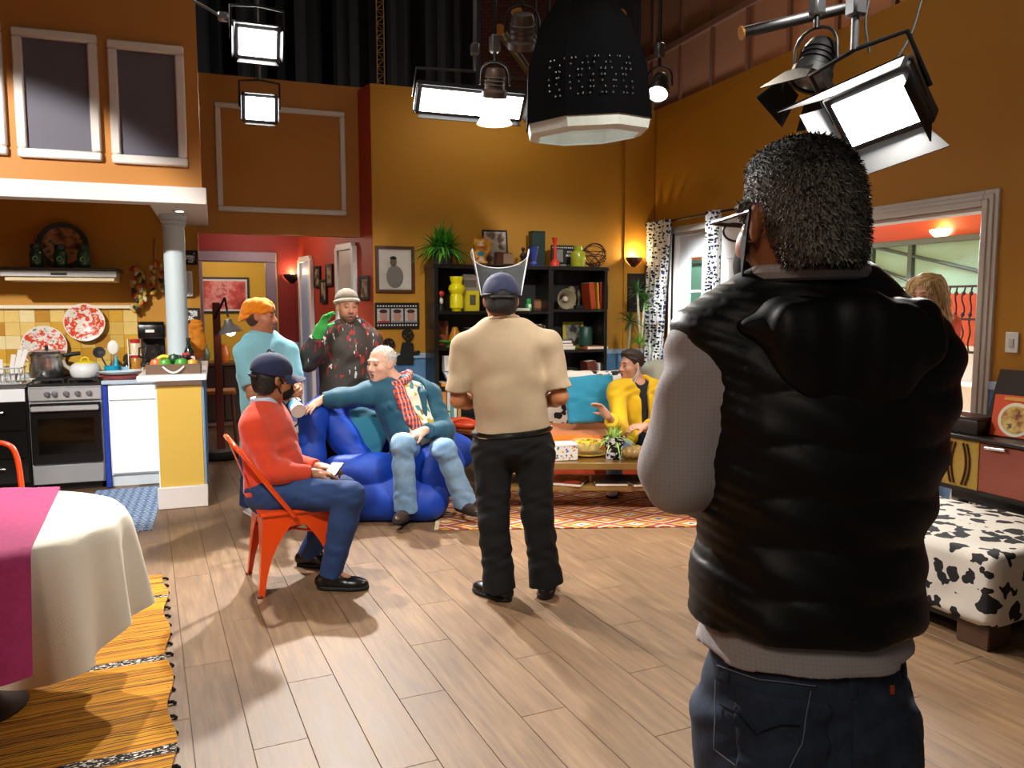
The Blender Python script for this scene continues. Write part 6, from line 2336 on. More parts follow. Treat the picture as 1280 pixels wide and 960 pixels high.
for k in range(3):
    q = pc_ + V(-0.138 + 0.138 * k, -0.006, 0)
    f_ = MB().box(q, (0.122, 0.004, 0.14)).out('photo', mat('#b8b4b2', 0.7), t, smooth=False)
    MB().ell(q + V(0, -0.004, -0.005), (0.038, 0.004, 0.05), None, 14, 10).out('face', mat('#b98a78', 0.8), f_)
    MB().ell(q + V(0, -0.005, 0.042), (0.04, 0.004, 0.02), None, 14, 8).out('hair', mat('#3a2620', 0.8), f_)
    MB().box(q + V(0, -0.005, -0.06), (0.11, 0.002, 0.02)).out('clothes', mat('#a83a34' if k == 0 else '#8d8a90', 0.8), f_, smooth=False)
B = MB()
for zz in (-0.094, 0.094):
    for k in range(15):
        B.box(pc_ + V(-0.19 + 0.0272 * k, -0.005, zz), (0.014, 0.003, 0.014))
o = B.out('sprocket_holes', mat('#e4e2dc', 0.7), t, smooth=False)
o['kind'] = 'stuff'
# movie-projector silhouette sculpture on the wall
t = thing_w('projector_sculpture', 'black metal film projector silhouette mounted on the wall above the elderly person', 'wall decoration', PY(500, 452, YF - 0.04))


def disc(px, py, r, name):
    p = PY(px, py, YF - 0.03)
    B = MB()
    Rx = Matrix.Rotation(math.pi / 2, 3, 'X')
    B.lathe([(r * 0.78, -0.012), (r, -0.012), (r, 0.012), (r * 0.78, 0.012), (r * 0.78, -0.012)], p, 24, Rx)
    B.lathe([(0, -0.012), (r * 0.25, -0.012), (r * 0.25, 0.012), (0, 0.012)], p, 16, Rx)
    for k in range(5):
        a = 2 * math.pi * k / 5 + 0.3
        B.cyl(p + V(r * 0.2 * math.cos(a), 0, r * 0.2 * math.sin(a)), p + V(r * 0.85 * math.cos(a), 0, r * 0.85 * math.sin(a)), 0.01, seg=6)
    B.out(name, BLACKM, t)


disc(486, 430, 0.058, 'reel')
disc(509.5, 418, 0.058, 'reel')
pts = [(492, 455), (493, 447), (500, 443), (503, 428), (508, 428), (509, 424), (511, 424), (512, 428), (516, 429), (516, 440), (524, 438), (524, 443), (516, 444), (516, 455)]
B = MB()
w = [PY(px, py, YF - 0.02) for px, py in pts]
B.prism([(q.x, q.z) for q in w], YF - 0.045, YF - 0.006, lambda a, b, c_: Vector((a, c_, b)))
B.out('projector_body', BLACKM, t)

# ------------------------------------------------------------------ bookshelf
XL, XD, XE = PY(545, 331, 7.45).x, PY(690, 333, 7.45).x, PY(760, 333, 7.45).x
Y0, Y1, ZTOP = 7.45, 7.82, 1.945
zs = [PY(620, y, 7.47).z for y in (389, 433, 481)] + [0.45, 0.06]
zsr = [PY(725, y, 7.47).z for y in (386.5, 437, 482)] + [0.45, 0.06]
SHELF = mat('#15120f', 0.35, var=0.2, name='black_brown_veneer')
t = thing_w('bookshelf', 'tall black open bookshelf against the mustard wall', 'bookshelf', ((XL + XE) / 2, 7.6, 0))
MB().b2((XL - 0.02, Y0, 0), (XL + 0.02, Y1, ZTOP - 0.03), 0.003).out('side_panel', SHELF, t)
MB().b2((XE - 0.035, Y0, 0), (XE, Y1, ZTOP - 0.03), 0.003).out('side_panel', SHELF, t)
MB().b2((XD - 0.035, Y0, 0), (XD + 0.02, Y1, ZTOP - 0.03), 0.003).out('divider', SHELF, t)
MB().b2((XL - 0.03, Y0 - 0.01, ZTOP - 0.04), (XE + 0.01, Y1, ZTOP), 0.004).out('top_board', SHELF, t)
MB().b2((XL + 0.02, Y1 - 0.02, 0.06), (XE - 0.02, Y1, ZTOP - 0.04)).out('back_panel', mat('#0d0b0a', 0.6), t, smooth=False)
for z in zs:
    MB().b2((XL + 0.02, Y0 + 0.005, z - 0.03), (XD - 0.035, Y1 - 0.02, z), 0.003).out('shelf', SHELF, t)
for z in zsr:
    MB().b2((XD + 0.02, Y0 + 0.005, z - 0.03), (XE - 0.035, Y1 - 0.02, z), 0.003).out('shelf', SHELF, t)


def on_shelf(px, Y, z):
    p = PY(px, 400, Y)
    # refine x for the shelf's own height
    for _ in range(3):
        v = Vector((p.x, Y, z)) - CAMP
        d_ = v.dot(_fw)
        px2 = 640 + F_PX * v.dot(_rt) / d_
        p.x += (px - px2) * d_ / F_PX
    return V(p.x, Y, z)


def book(px, z, w, h, dp, col, label, tilt=0.0, Y=None):
    c = on_shelf(px, (Y or 7.62), z)
    t = thing_w('book', label, 'book', c, 'books on the black bookshelf')
    R = rotm(0, 0, tilt)
    ca = c + V(0, 0, h / 2 * math.cos(tilt) + w / 2 * abs(math.sin(tilt)))
    MB().box(ca, (w, dp, h), R, 0.002).out('cover', mat(col, 0.5, var=0.15), t)
    MB().box(ca + R @ V(0, 0.004, 0.003), (w * 0.72, dp - 0.002, h - 0.002), R).out('pages', mat('#e6dfcf', 0.8), t, smooth=False)
    return t


def flat_book(px, z, w, h, dp, col, label, rz=0.0, Y=7.6):
    c = on_shelf(px, Y, z)
    t = thing_w('book', label, 'book', c, 'books on the black bookshelf')
    MB().box(c + V(0, 0, h / 2), (w, dp, h), rotm(rz), 0.002).out('cover', mat(col, 0.5, var=0.15), t)
    MB().box(c + V(0, -0.003, h / 2), (w - 0.006, dp, h * 0.7), rotm(rz)).out('pages', mat('#e6dfcf', 0.8), t, smooth=False)


def lathe_thing(name, px, z, prof, m, label, cat, Y=7.6, seg=22, parts=()):
    c = on_shelf(px, Y, z)
    t = thing_w(name, label, cat, c)
    MB().lathe(prof, c, seg).out('body', m, t)
    for nm, pr, mm in parts:
        MB().lathe(pr, c, seg).out(nm, mm, t)
    return t, c


# --- on top
def grass_plant(c, r_pot, h_pot, n, ln, label, name='potted_plant', potm=None, cols=('#2f7a1e', '#58a82a'), droop=0.5, seed=1):
    t = thing_w(name, label, 'plant', c)
    MB().lathe([(0, 0), (r_pot * 0.75, 0), (r_pot, h_pot), (r_pot * 1.06, h_pot), (r_pot * 1.06, h_pot + 0.012), (r_pot * 0.94, h_pot + 0.012), (r_pot * 0.9, h_pot - 0.02), (0, h_pot - 0.02)], c, 20).out('pot', potm or mat('#3c403c', 0.5), t)
    rr = random.Random(seed)
    for ci, col in enumerate(cols):
        B = MB()
        for k in range(n // len(cols)):
            a = rr.uniform(0, 6.28)
            e = rr.uniform(0.15, 1.35)
            l_ = ln * rr.uniform(0.65, 1.1)
            d_ = V(math.cos(a) * math.sin(e), math.sin(a) * math.sin(e), math.cos(e))
            sd = V(-math.sin(a), math.cos(a), 0)
            b = c + V(rr.uniform(-1, 1) * r_pot * 0.5, rr.uniform(-1, 1) * r_pot * 0.5, h_pot - 0.02)
            wv = ln * 0.035
            prev = None
            m_ = 5
            for i in range(m_ + 1):
                s_ = i / m_
                p = b + d_ * l_ * s_ - V(0, 0, 1) * l_ * droop * math.sin(e) * s_ * s_
                p.y = min(p.y, YF - 0.03)
                ww = wv * (1 - s_) * (0.5 + 1.5 * min(1, s_ * 3)) + 0.0006
                l2, r2 = B.bm.verts.new(p - sd * ww), B.bm.verts.new(p + sd * ww)
                if prev:
                    B.bm.faces.new((prev[0], prev[1], r2, l2))
                prev = (l2, r2)
        o = B.out('leaves', mat(col, 0.5, var=0.25, scale=10), t, solid=0.0008)
        o['kind'] = 'stuff'
    return t


grass_plant(on_shelf(553, 7.58, ZTOP), 0.115, 0.15, 300, 0.34, 'bushy green grass plant in a dark pot on top of the bookshelf', droop=0.75)
# beckoning cat figurine
c = on_shelf(599, 7.55, ZTOP)
GOLD = mat('#c98a1e', 0.3, 0.4, var=0.2, scale=30)
t = thing_w('cat_figurine', 'golden beckoning cat figurine on top of the bookshelf', 'figurine', c)
S = SDF(0.006)
S.ell(c + V(0, 0, 0.075), (0.072, 0.06, 0.085), None, 0.03)
S.ell(c + V(0, -0.005, 0.195), (0.066, 0.056, 0.056), None, 0.03)
for sg in (-1, 1):
    S.cap(c + V(0.04 * sg, -0.005, 0.235), c + V(0.052 * sg, -0.005, 0.275), 0.022, 0.008, 0.015)
    S.ell(c + V(0.045 * sg, -0.045, 0.02), (0.03, 0.035, 0.02), None, 0.015)
S.chain([c + V(0.065, -0.01, 0.11), c + V(0.095, -0.02, 0.15), c + V(0.09, -0.03, 0.225)], [0.024, 0.022, 0.024], 0.02)
S.cap(c + V(-0.06, -0.02, 0.11), c + V(-0.045, -0.06, 0.07), 0.024, 0.02, 0.02)
S.cut(c + V(0, 0, 0.0), -ZUP)
S.paint(c + V(0, -0.06, 0.11), (0.05, 0.03, 0.03), '#2f86a0', 0.3)
S.paint(c + V(0, -0.06, 0.17), (0.04, 0.03, 0.012), '#b5301e', 0.4)
S.paint(c + V(0, -0.07, 0.2), (0.045, 0.04, 0.03), '#f2dcc0', 0.5)
for sg in (-1, 1):
    S.paint(c + V(0.022 * sg, -0.06, 0.205), (0.009, 0.02, 0.006), '#1c120c', 0.3)
    S.paint(c + V(0.05 * sg, -0.02, 0.262), 0.016, '#c9402a', 0.4)
S.paint(c + V(0, -0.06, 0.05), (0.05, 0.03, 0.04), '#f0e0c0', 0.7)
GC = NT('gold_paint')
at_ = GC.n('Attribute', attribute_name='Col')
GOLDP = GC.fin(at_.outputs['Color'], 0.3, 0.15)
S.out('figure', GOLDP, t, '#d0912a')
# leaning photo frame behind it
LAND = splotch('group_photo', [(0.3, '#2a2a30'), (0.45, '#6e5a50'), (0.55, '#c9b8a8'), (0.7, '#7fa8cc')], 9)
c = on_shelf(620, 7.74, ZTOP)
t = thing_w('framed_photo', 'black photo frame with a group picture leaning above the bookshelf', 'picture frame', c)
Rl = rotm(0.0, -0.12)
for s_ in (-1, 1):
    MB().box(c + Rl @ V(0.125 * s_, 0, 0.185), (0.018, 0.02, 0.37), Rl, 0.003).out('frame_side', BLACKM, t)
    MB().box(c + Rl @ V(0, 0, 0.185 + 0.176 * s_), (0.24, 0.02, 0.018), Rl, 0.003).out('frame_rail', BLACKM, t)
MB().box(c + Rl @ V(0, 0.0, 0.185), (0.24, 0.008, 0.34), Rl).out('photo', LAND, t, smooth=False)
c = on_shelf(629, 7.54, ZTOP)
t = thing_w('keepsake_box', 'small brown wooden box with sloping lid beside the cat figurine', 'box', c)
MB().prism([(-0.09, 0), (0.09, 0), (0.075, 0.12), (-0.075, 0.13)], -0.05, 0.05, lambda a, b, z: c + V(a, z, b)).out('case', mat('#5a3a28', 0.5, var=0.2), t)
MB().box(c + V(0.035, -0.052, 0.065), (0.10, 0.004, 0.10), None, 0.001).out('front_plate', mat('#b59a84', 0.5), t)
t, c = lathe_thing('ornament', 654, ZTOP, [(0, 0), (0.035, 0), (0.03, 0.015), (0.012, 0.03), (0.02, 0.07), (0.035, 0.1), (0.02, 0.13), (0.008, 0.145), (0.022, 0.165), (0.015, 0.185), (0, 0.19)], mat('#2e2721', 0.4), 'small dark turned ornament on top of the bookshelf', 'ornament')
c = on_shelf(671, 7.70, ZTOP)
t = thing_w('tall_box', 'tall dark green box behind the blue vase', 'box', c)
MB().box(c + V(0, 0, 0.175), (0.145, 0.10, 0.35), None, 0.004).out('case', mat('#12362c', 0.45), t)
MB().box(c + V(0, 0, 0.355), (0.15, 0.105, 0.012), None, 0.003).out('lid', mat('#0d2620', 0.45), t)
lathe_thing('vase', 667, ZTOP, [(0, 0), (0.045, 0), (0.05, 0.02), (0.03, 0.045), (0.035, 0.06), (0.05, 0.16), (0.054, 0.19), (0.048, 0.19), (0.03, 0.07), (0, 0.06)], mat('#2b3d92', 0.25, coat=0.4), 'cobalt blue footed vase on top of the bookshelf', 'vase', 7.53)
lathe_thing('candlestick', 693.5, ZTOP, [(0, 0), (0.05, 0), (0.05, 0.03), (0.035, 0.055), (0.018, 0.07), (0.022, 0.1), (0.016, 0.13), (0.02, 0.17), (0.015, 0.2), (0.018, 0.23), (0.024, 0.25), (0.032, 0.285), (0.026, 0.285), (0, 0.27)], mat('#cf3520', 0.35), 'bright red turned candlestick on top of the bookshelf', 'candlestick', 7.50)
c = on_shelf(709, 7.72, ZTOP)
t = thing_w('movie_sign', 'black board with white film-perforation border behind the red candlestick', 'sign', c)
MB().box(c + V(0, 0, 0.115), (0.37, 0.018, 0.23), rotm(0, -0.06), 0.003).out('board', BLACKM, t)
B = MB()
for zz in (0.025, 0.205):
    for k in range(16):
        B.box(c + V(-0.165 + 0.022 * k, -0.018 + zz * 0.06, zz), (0.011, 0.006, 0.011))
o = B.out('perforations', mat('#dedad0', 0.6), t, smooth=False)
o['kind'] = 'stuff'
MB().box(c + V(-0.1, -0.012, 0.12), (0.09, 0.006, 0.13), rotm(0, -0.06)).out('photo', mat('#8b8680', 0.6, var=0.4, scale=20), t, smooth=False)
B = MB()
rr = random.Random(2)
for r_ in range(2):
    for k in range(9):
        if rr.random() < 0.85:
            hh = rr.uniform(0.018, 0.026)
            B.box(c + V(-0.03 + 0.015 * k, -0.006 - r_ * 0.004, 0.16 - r_ * 0.035), (0.008, 0.004, hh))
o = B.out('lettering', mat('#e6e2d8', 0.6), t, smooth=False)
o['kind'] = 'stuff'
lathe_thing('vase', 722.5, ZTOP, [(0, 0), (0.072, 0), (0.078, 0.01), (0.078, 0.13), (0.07, 0.15), (0.045, 0.165), (0.045, 0.2), (0.05, 0.21), (0.04, 0.21), (0.036, 0.17), (0, 0.15)], mat('#a9b02c', 0.2, coat=0.5), 'olive green glazed bottle vase on top of the bookshelf', 'vase', 7.52)
c = on_shelf(743, 7.62, ZTOP) + V(0, 0, 0.128)
t = thing_w('wire_sphere', 'openwork dark wire sphere at the end of the bookshelf top', 'ornament', c - V(0, 0, 0.128))
rr = random.Random(9)
for k in range(9):
    ax = Vector((rr.uniform(-1, 1), rr.uniform(-1, 1), rr.uniform(-1, 1))).normalized()
    e1 = ax.cross(V(0.3, 0.5, 0.8)).normalized()
    e2 = ax.cross(e1)
    off = rr.uniform(-0.06, 0.06)
    rad = math.sqrt(0.124 ** 2 - off ** 2)
    MB().tube([c + ax * off + e1 * rad * math.cos(a) + e2 * rad * math.sin(a) for a in [2 * math.pi * i / 28 for i in range(28)]], 0.0045, 6, True).out('ring', mat('#2b1712', 0.5), t)
# --- shelf 1 left
z = zs[0]
t, c = lathe_thing('rooster_figurine', 551, z, [(0, 0), (0.03, 0), (0.034, 0.02), (0.022, 0.06), (0.03, 0.09), (0.024, 0.13), (0.012, 0.16), (0, 0.165)], mat('#1c1a1a', 0.4), 'small dark figurine with red crest at the end of the shelf', 'figurine', 7.52)
MB().ell(c + V(0.005, -0.005, 0.17), (0.03, 0.018, 0.028), None, 12, 8).out('crest', mat('#c22a1e', 0.4), t)
MB().ell(c + V(0.0, -0.024, 0.10), (0.018, 0.014, 0.03), None, 12, 8).out('white_breast', mat('#e2ded6', 0.5), t)
c = on_shelf(551, 7.60, z)
lathe_thing('vase', 571, z, [(0, 0.0), (0.045, 0.0), (0.05, 0.02), (0.068, 0.035), (0.066, 0.14), (0.058, 0.165), (0.074, 0.195), (0.082, 0.22), (0.074, 0.245), (0.052, 0.265), (0.06, 0.29), (0.066, 0.305), (0.066, 0.335), (0.056, 0.335), (0.05, 0.3), (0, 0.27)], mat('#e6dc0e', 0.3), 'bright yellow bulbous vase on the shelf', 'vase', 7.52)
c = on_shelf(587, 7.62, z)
t = thing_w('storage_box', 'yellow box with grey panel beside the yellow vase', 'box', c)
MB().box(c + V(0, 0, 0.10), (0.17, 0.12, 0.2), None, 0.004).out('case', mat('#cfc015', 0.5), t)
MB().box(c + V(0.015, -0.062, 0.11), (0.06, 0.006, 0.10), None, 0.002).out('panel', mat('#55544e', 0.5), t)
t = thing_w('toy_house', 'grey cardboard house shape standing on the yellow box', 'model house', c + V(0, 0, 0.2))
MB().prism([(-0.08, 0.2), (0.085, 0.2), (0.085, 0.33), (0.03, 0.36), (-0.08, 0.36)], -0.05, 0.05, lambda a, b, y_: c + V(a, y_, b)).out('walls', mat('#8d8478', 0.6), t)
MB().box(c + V(0.0, -0.053, 0.27), (0.11, 0.004, 0.07)).out('window_band', mat('#5f584f', 0.6), t, smooth=False)
t, c = lathe_thing('figurine', 661, z, [(0, 0), (0.03, 0), (0.034, 0.03), (0.03, 0.07), (0.02, 0.085), (0.026, 0.1), (0.024, 0.12), (0, 0.13)], mat('#2f9a4c', 0.35), 'small shiny green figurine on the shelf', 'figurine', 7.52)
MB().box(c + V(0, -0.028, 0.05), (0.03, 0.01, 0.04), None, 0.004).out('white_front', mat('#d8e8dc', 0.5), t)
c = on_shelf(672, 7.66, z)
t = thing_w('plaque', 'small brown wooden plaque behind the green figurine', 'plaque', c)
MB().box(c + V(0, 0, 0.06), (0.11, 0.02, 0.12), None, 0.003).out('board', mat('#4a2a1a', 0.5), t)
MB().box(c + V(0, -0.012, 0.065), (0.075, 0.004, 0.07)).out('plate', mat('#8a5a38', 0.5), t, smooth=False)
flat_book(651, z, 0.13, 0.03, 0.16, '#d9d5cc', 'white booklet lying beside the green figurine', 0.1, 7.56)
# --- shelf 1 right
z = zsr[0]
c = on_shelf(706, 7.55, z)
t = thing_w('loudhailer', 'beige round horn loudspeaker in the bookshelf bay near the dracaena', 'loudspeaker', c)
Rx = Matrix.Rotation(math.pi / 2, 3, 'X')
cc_ = c + V(0, 0, 0.105)
MB().lathe([(0.105, 0.05), (0.10, 0.05), (0.06, 0.0), (0.03, -0.05), (0.03, -0.12), (0, -0.12)], cc_, 28, Rx).out('horn', mat('#8e8268', 0.5), t)
MB().lathe([(0, 0.03), (0.022, 0.028), (0.028, 0.0), (0.0, -0.01)], cc_ + V(0, 0.0, 0), 18, Rx).out('centre_cap', mat('#c9c0ae', 0.4), t)
MB().box(c + V(0, 0.05, 0.012), (0.09, 0.09, 0.024), None, 0.004).out('foot', mat('#4a4338', 0.5), t)
t, c = lathe_thing('bust', 714, z, [(0, 0), (0.05, 0), (0.05, 0.05), (0.03, 0.08), (0.025, 0.11), (0.045, 0.15), (0.045, 0.2), (0.025, 0.235), (0, 0.24)], mat('#8a7a5c', 0.6), 'pale carved head ornament behind the horn loudspeaker', 'ornament', 7.72)
c = on_shelf(723, 7.66, z)
t = thing_w('trophies', 'dark trophy statuette between horn loudspeaker and books', 'trophy', c)
MB().box(c + V(0, 0, 0.02), (0.10, 0.08, 0.04), None, 0.004).out('plinth', BLACKM, t)
MB().lathe([(0.02, 0.04), (0.012, 0.07), (0.02, 0.1), (0.028, 0.15), (0.014, 0.18), (0.018, 0.2), (0, 0.215)], c, 14).out('statue', mat('#4a4636', 0.4, 0.5), t)
book(735.5, z, 0.06, 0.27, 0.2, '#b5441a', 'thick orange brown book leaning in the bookshelf bay near the dracaena', -0.12)
book(742.5, z, 0.022, 0.27, 0.2, '#d9a01e', 'thin yellow book between orange and red ones', -0.06)
book(746, z, 0.022, 0.275, 0.2, '#a3262a', 'thin red book beside the yellow one')
book(750, z, 0.026, 0.25, 0.2, '#3f76a8', 'blue book beside the red one')
book(753.5, z, 0.022, 0.26, 0.2, '#2b2f3c', 'dark grey book at the shelf end')
# --- shelf 2 left
z = zs[1]
c = on_shelf(553, 7.70, z)
t = thing_w('picture_card', 'small red brown picture standing at the shelf end', 'picture', c)
MB().box(c + V(0, 0, 0.125), (0.125, 0.012, 0.25), rotm(0, -0.08), 0.002).out('board', splotch('red_card', [(0.35, '#5a2a1e'), (0.5, '#a8502e'), (0.65, '#c98a5a')], 14), t)
t, c = lathe_thing('ornament', 569, z, [(0, 0), (0.055, 0), (0.07, 0.03), (0.062, 0.09), (0.045, 0.14), (0.03, 0.17), (0.03, 0.19), (0, 0.195)], mat('#c9861c', 0.35, var=0.3, scale=25), 'yellow painted pear-shaped ornament on the shelf', 'ornament', 7.62)
MB().ell(c + V(0, -0.055, 0.07), (0.034, 0.02, 0.05), None, 12, 8).out('dark_face', mat('#3a1612', 0.5), t)
t, c = lathe_thing('dish', 561, z, [(0, 0), (0.03, 0), (0.03, 0.03), (0.06, 0.04), (0.115, 0.055), (0.115, 0.062), (0.06, 0.05), (0, 0.05)], mat('#3f9a34', 0.35), 'green footed dish on the shelf', 'dish', 7.50)
book(588, z, 0.12, 0.18, 0.15, '#26221f', 'dark album standing on the shelf behind the beige shirt')
book(665, z, 0.05, 0.2, 0.17, '#b9ac98', 'pale book beside the shelf divider')
book(672, z, 0.04, 0.21, 0.17, '#5a4a3c', 'brown book beside the shelf divider')
book(679, z, 0.035, 0.2, 0.17, '#7a6b5a', 'tan book next to the brown one')
# --- shelf 2 right
z = zsr[1]
flat_book(702, z, 0.20, 0.035, 0.22, '#ded9cf', 'white book at the bottom of the pile beside the divider', 0.06)
flat_book(712, z + 0.0, 0.09, 0.03, 0.2, '#4a4a44', 'grey book lying in the bookshelf bay near the dracaena', 0.0, 7.58) if False else None
flat_book(701, z + 0.035, 0.19, 0.03, 0.2, '#b5331f', 'red book in the pile beside the divider', -0.05)
flat_book(700, z + 0.065, 0.17, 0.032, 0.19, '#23318a', 'blue book on top of the pile beside the divider', 0.08)
flat_book(742, z, 0.24, 0.032, 0.2, '#c9703a', 'orange and white book lying flat at the shelf front', 0.0, 7.56)
c = on_shelf(717, 7.74, z)
t = thing_w('framed_photo', 'yellow green picture frame standing in the bookshelf bay near the dracaena', 'picture frame', c)
Rl = rotm(0, -0.08)
for s_ in (-1, 1):
    MB().box(c + Rl @ V(0.105 * s_, 0, 0.14), (0.03, 0.02, 0.28), Rl, 0.003).out('frame_side', mat('#b0a838', 0.4), t)
    MB().box(c + Rl @ V(0, 0, 0.14 + 0.125 * s_), (0.18, 0.02, 0.03), Rl, 0.003).out('frame_rail', mat('#b0a838', 0.4), t)
MB().box(c + Rl @ V(0, 0, 0.14), (0.18, 0.008, 0.22), Rl).out('photo', splotch('dark_photo', [(0.4, '#1c1a18'), (0.6, '#8f8a7a')], 14), t, smooth=False)
lathe_thing('canister', 732, z + 0.032, [(0, 0), (0.065, 0), (0.07, 0.01), (0.07, 0.17), (0.06, 0.185), (0.06, 0.2), (0, 0.205)], mat('#20443a', 0.4), 'dark green canister in the bookshelf bay near the dracaena', 'canister', 7.58)
# --- shelf 3
z = zs[2]
c = on_shelf(562, 7.55, z)
t = thing_w('display_box', 'white box with blue triangle on the lower shelf', 'box', c)
MB().box(c + V(0, 0, 0.22), (0.13, 0.10, 0.15), None, 0.003).out('upper_box', mat('#e2e0da', 0.5), t)
MB().prism([(-0.07, 0.15), (0.07, 0.15), (0.0, 0.0)], -0.03, 0.03, lambda a, b, y_: c + V(a, y_, b)).out('pointed_stand', mat('#d8dade', 0.5), t)
MB().prism([(-0.03, 0.13), (0.03, 0.13), (0.0, 0.07)], -0.034, -0.03, lambda a, b, y_: c + V(a, y_, b)).out('blue_triangle', mat('#2a5aa0', 0.5), t)
z = zsr[2]
c = on_shelf(707, 7.6, z)
t = thing_w('radio', 'dark old radio low in the bookshelf bay near the dracaena', 'radio', c)
MB().box(c + V(0, 0, 0.09), (0.2, 0.14, 0.18), None, 0.015).out('case', mat('#2a231f', 0.4), t)
MB().lathe([(0.0, 0), (0.05, 0), (0.055, 0.006), (0, 0.008)], c + V(-0.03, -0.072, 0.09), 20, Rx).out('dial', mat('#8a8578', 0.4), t)
book(736, z, 0.10, 0.24, 0.18, '#6b2f20', 'big red brown book leaning low in the bookshelf bay near the dracaena', -0.15)
book(746, z, 0.03, 0.22, 0.18, '#e4ded4', 'white book beside the red brown one', -0.1)
book(751, z, 0.025, 0.22, 0.18, '#a83a38', 'thin red book at the lower shelf end')
z = zs[3]
for k, (px, w_, h_, col) in enumerate(((551, 0.05, 0.30, '#d98a3a'), (557, 0.03, 0.3, '#cfd4d2'), (561, 0.03, 0.29, '#4fa0a0'), (565, 0.03, 0.31, '#e8e4da'), (570, 0.035, 0.3, '#b9925a'))):
    book(px, z, w_, h_ + 0.05, 0.24, col, ('orange tall book on the bottom shelf', 'pale grey tall book on the bottom shelf', 'teal tall book on the bottom shelf', 'white tall book on the bottom shelf', 'tan tall book on the bottom shelf')[k])
# ------------------------------------------------------------------ living area
RU = rotm(-YAW)           # frame facing the camera: u = image right, v = away


def uv(px, py, hd):
    return PH(px, py, hd)


# orange metal chair
ORM = mat('#e5480c', 0.22, var=0.06, coat=0.4, name='orange_lacquer')


def metal_chair(loc, rz, label):
    t = thing('metal_chair', label, 'chair', loc, rz)
    t.scale = (1.10, 1.10, 1.0)
    SH, A, Bt = 0.45, 0.165, 0.20          # seat height, half top, half bottom
    MB().box((0, 0, SH - 0.012), (0.36, 0.36, 0.024), None, 0.010, 2).out('seat', ORM, t)
    MB().lathe([(0.0, 0.001), (0.05, 0.001), (0.055, -0.004), (0.06, 0.0)], (0, 0, SH + 0.001), 20).out('seat_emboss', ORM, t)
    for sx in (-1, 1):
        for sy in (-1, 1):
            B = MB()
            for ax in (0, 1):
                n = 8
                va, vb = [], []
                for i in range(n + 1):
                    s_ = i / n
                    z = (SH - 0.02) * (1 - s_)
                    h = A + (Bt - A) * s_
                    w = 0.135 * (1 - s_) ** 3 + 0.055 * (1 - s_) + 0.026 * s_
                    c0 = Vector((sx * h, sy * h, z))
                    inw = Vector((-sx, 0, 0)) if ax == 0 else Vector((0, -sy, 0))
                    va.append(B.bm.verts.new(c0))
                    vb.append(B.bm.verts.new(c0 + inw * w))
                for i in range(n):
                    B.bm.faces.new((va[i], vb[i], vb[i + 1], va[i + 1]))
            B.out('leg', ORM, t, solid=0.004)
            MB().box((sx * (Bt - 0.006), sy * (Bt - 0.006), 0.006), (0.026, 0.026, 0.012), None, 0.003).out('foot', mat('#5a1c0c', 0.6), t)
    B = MB()
    for s_ in (-1, 1):
        B.box((0, s_ * A, SH - 0.055), (0.30, 0.004, 0.06))
        B.box((s_ * A, 0, SH - 0.055), (0.004, 0.30, 0.06))
    B.out('apron', ORM, t, smooth=False)
    MB().cyl((-0.17, -0.17, 0.30), (0.17, 0.17, 0.30), 0.007, seg=8).cyl((-0.17, 0.17, 0.30), (0.17, -0.17, 0.30), 0.007, seg=8).out('brace', ORM, t)
    hoop = bez([(-0.02, -0.19, 0.42), (-0.10, -0.20, 0.54), (-0.235, -0.195, 0.75), (-0.285, -0.15, 0.82), (-0.295, 0.0, 0.84), (-0.285, 0.15, 0.82), (-0.235, 0.195, 0.75), (-0.10, 0.20, 0.54), (-0.02, 0.19, 0.42)], 5)
    MB().tube(hoop, 0.0125, 10).out('back_hoop', ORM, t)
    MB().prism([(-0.05, 0), (0.05, 0), (0.04, 1), (-0.04, 1)], -0.002, 0.002, lambda a, b, z: Vector((-0.165 - 0.13 * b + z, a, 0.44 + 0.39 * b))).out('back_splat', ORM, t)
    return t


metal_chair((0.365, 4.57, 0), math.radians(6), 'glossy orange metal chair under the person in the red sweater')
metal_chair((-1.12, 4.38, 0.024), math.radians(-75), 'glossy orange metal chair between the round table and the kitchen')
metal_chair((-0.93, 2.44, 0.024), math.radians(80), 'glossy orange metal chair at the round table side away from the kitchen')

# blue sculptural armchair
BV = NT('royal_blue_velvet')
BV.set(BV.b, 'Sheen Weight', 0.25)
BV.set(BV.b, 'Sheen Tint', lin('#4a7cff'))
BV.bump(BV.noise(BV.obj(), 24, 3), 0.15, 0.01)
BVM = BV.fin(BV.mix(BV.noise(BV.obj(), 6, 4), '#00227c', '#024cc4'), 0.6)
c = PH(480, 650, 5.9)
t = thing_w('armchair', 'royal blue velvet armchair of folded bolster cushions', 'armchair', (c.x, c.y, 0))
S = SDF(0.012)
S.chain([PH(390, 618, 5.66), PH(389, 570, 5.66), PH(391, 522, 5.72), PH(402, 507, 5.80)], [0.098, 0.098, 0.095, 0.08], 0.05)
S.disp = folds(0.002, 30, 0.5, 0.2)
S.out('back_bolster', BVM, t)
S = SDF(0.012)
S.chain([PH(405, 512, 5.84), PH(430, 548, 5.86), PH(452, 580, 5.80)], [0.085, 0.105, 0.085], 0.05)
S.chain([PH(436, 512, 6.02), PH(458, 560, 6.02)], [0.13, 0.15], 0.06)
S.chain([PH(450, 530, 6.08), PH(520, 545, 6.28), PH(572, 565, 6.32)], [0.17, 0.17, 0.14], 0.08)
S.disp = folds(0.002, 46, 1.5, 1.0)
S.out('backrest', BVM, t)
S = SDF(0.012)
S.chain([PH(424, 590, 5.68), PH(470, 590, 5.72), PH(540, 592, 5.95)], [0.125, 0.135, 0.14], 0.05)
S.ell(PH(510, 600, 6.0), (0.42, 0.28, 0.10), RU, 0.08)
S.disp = folds(0.0025, 34, 2.5, 0.6)
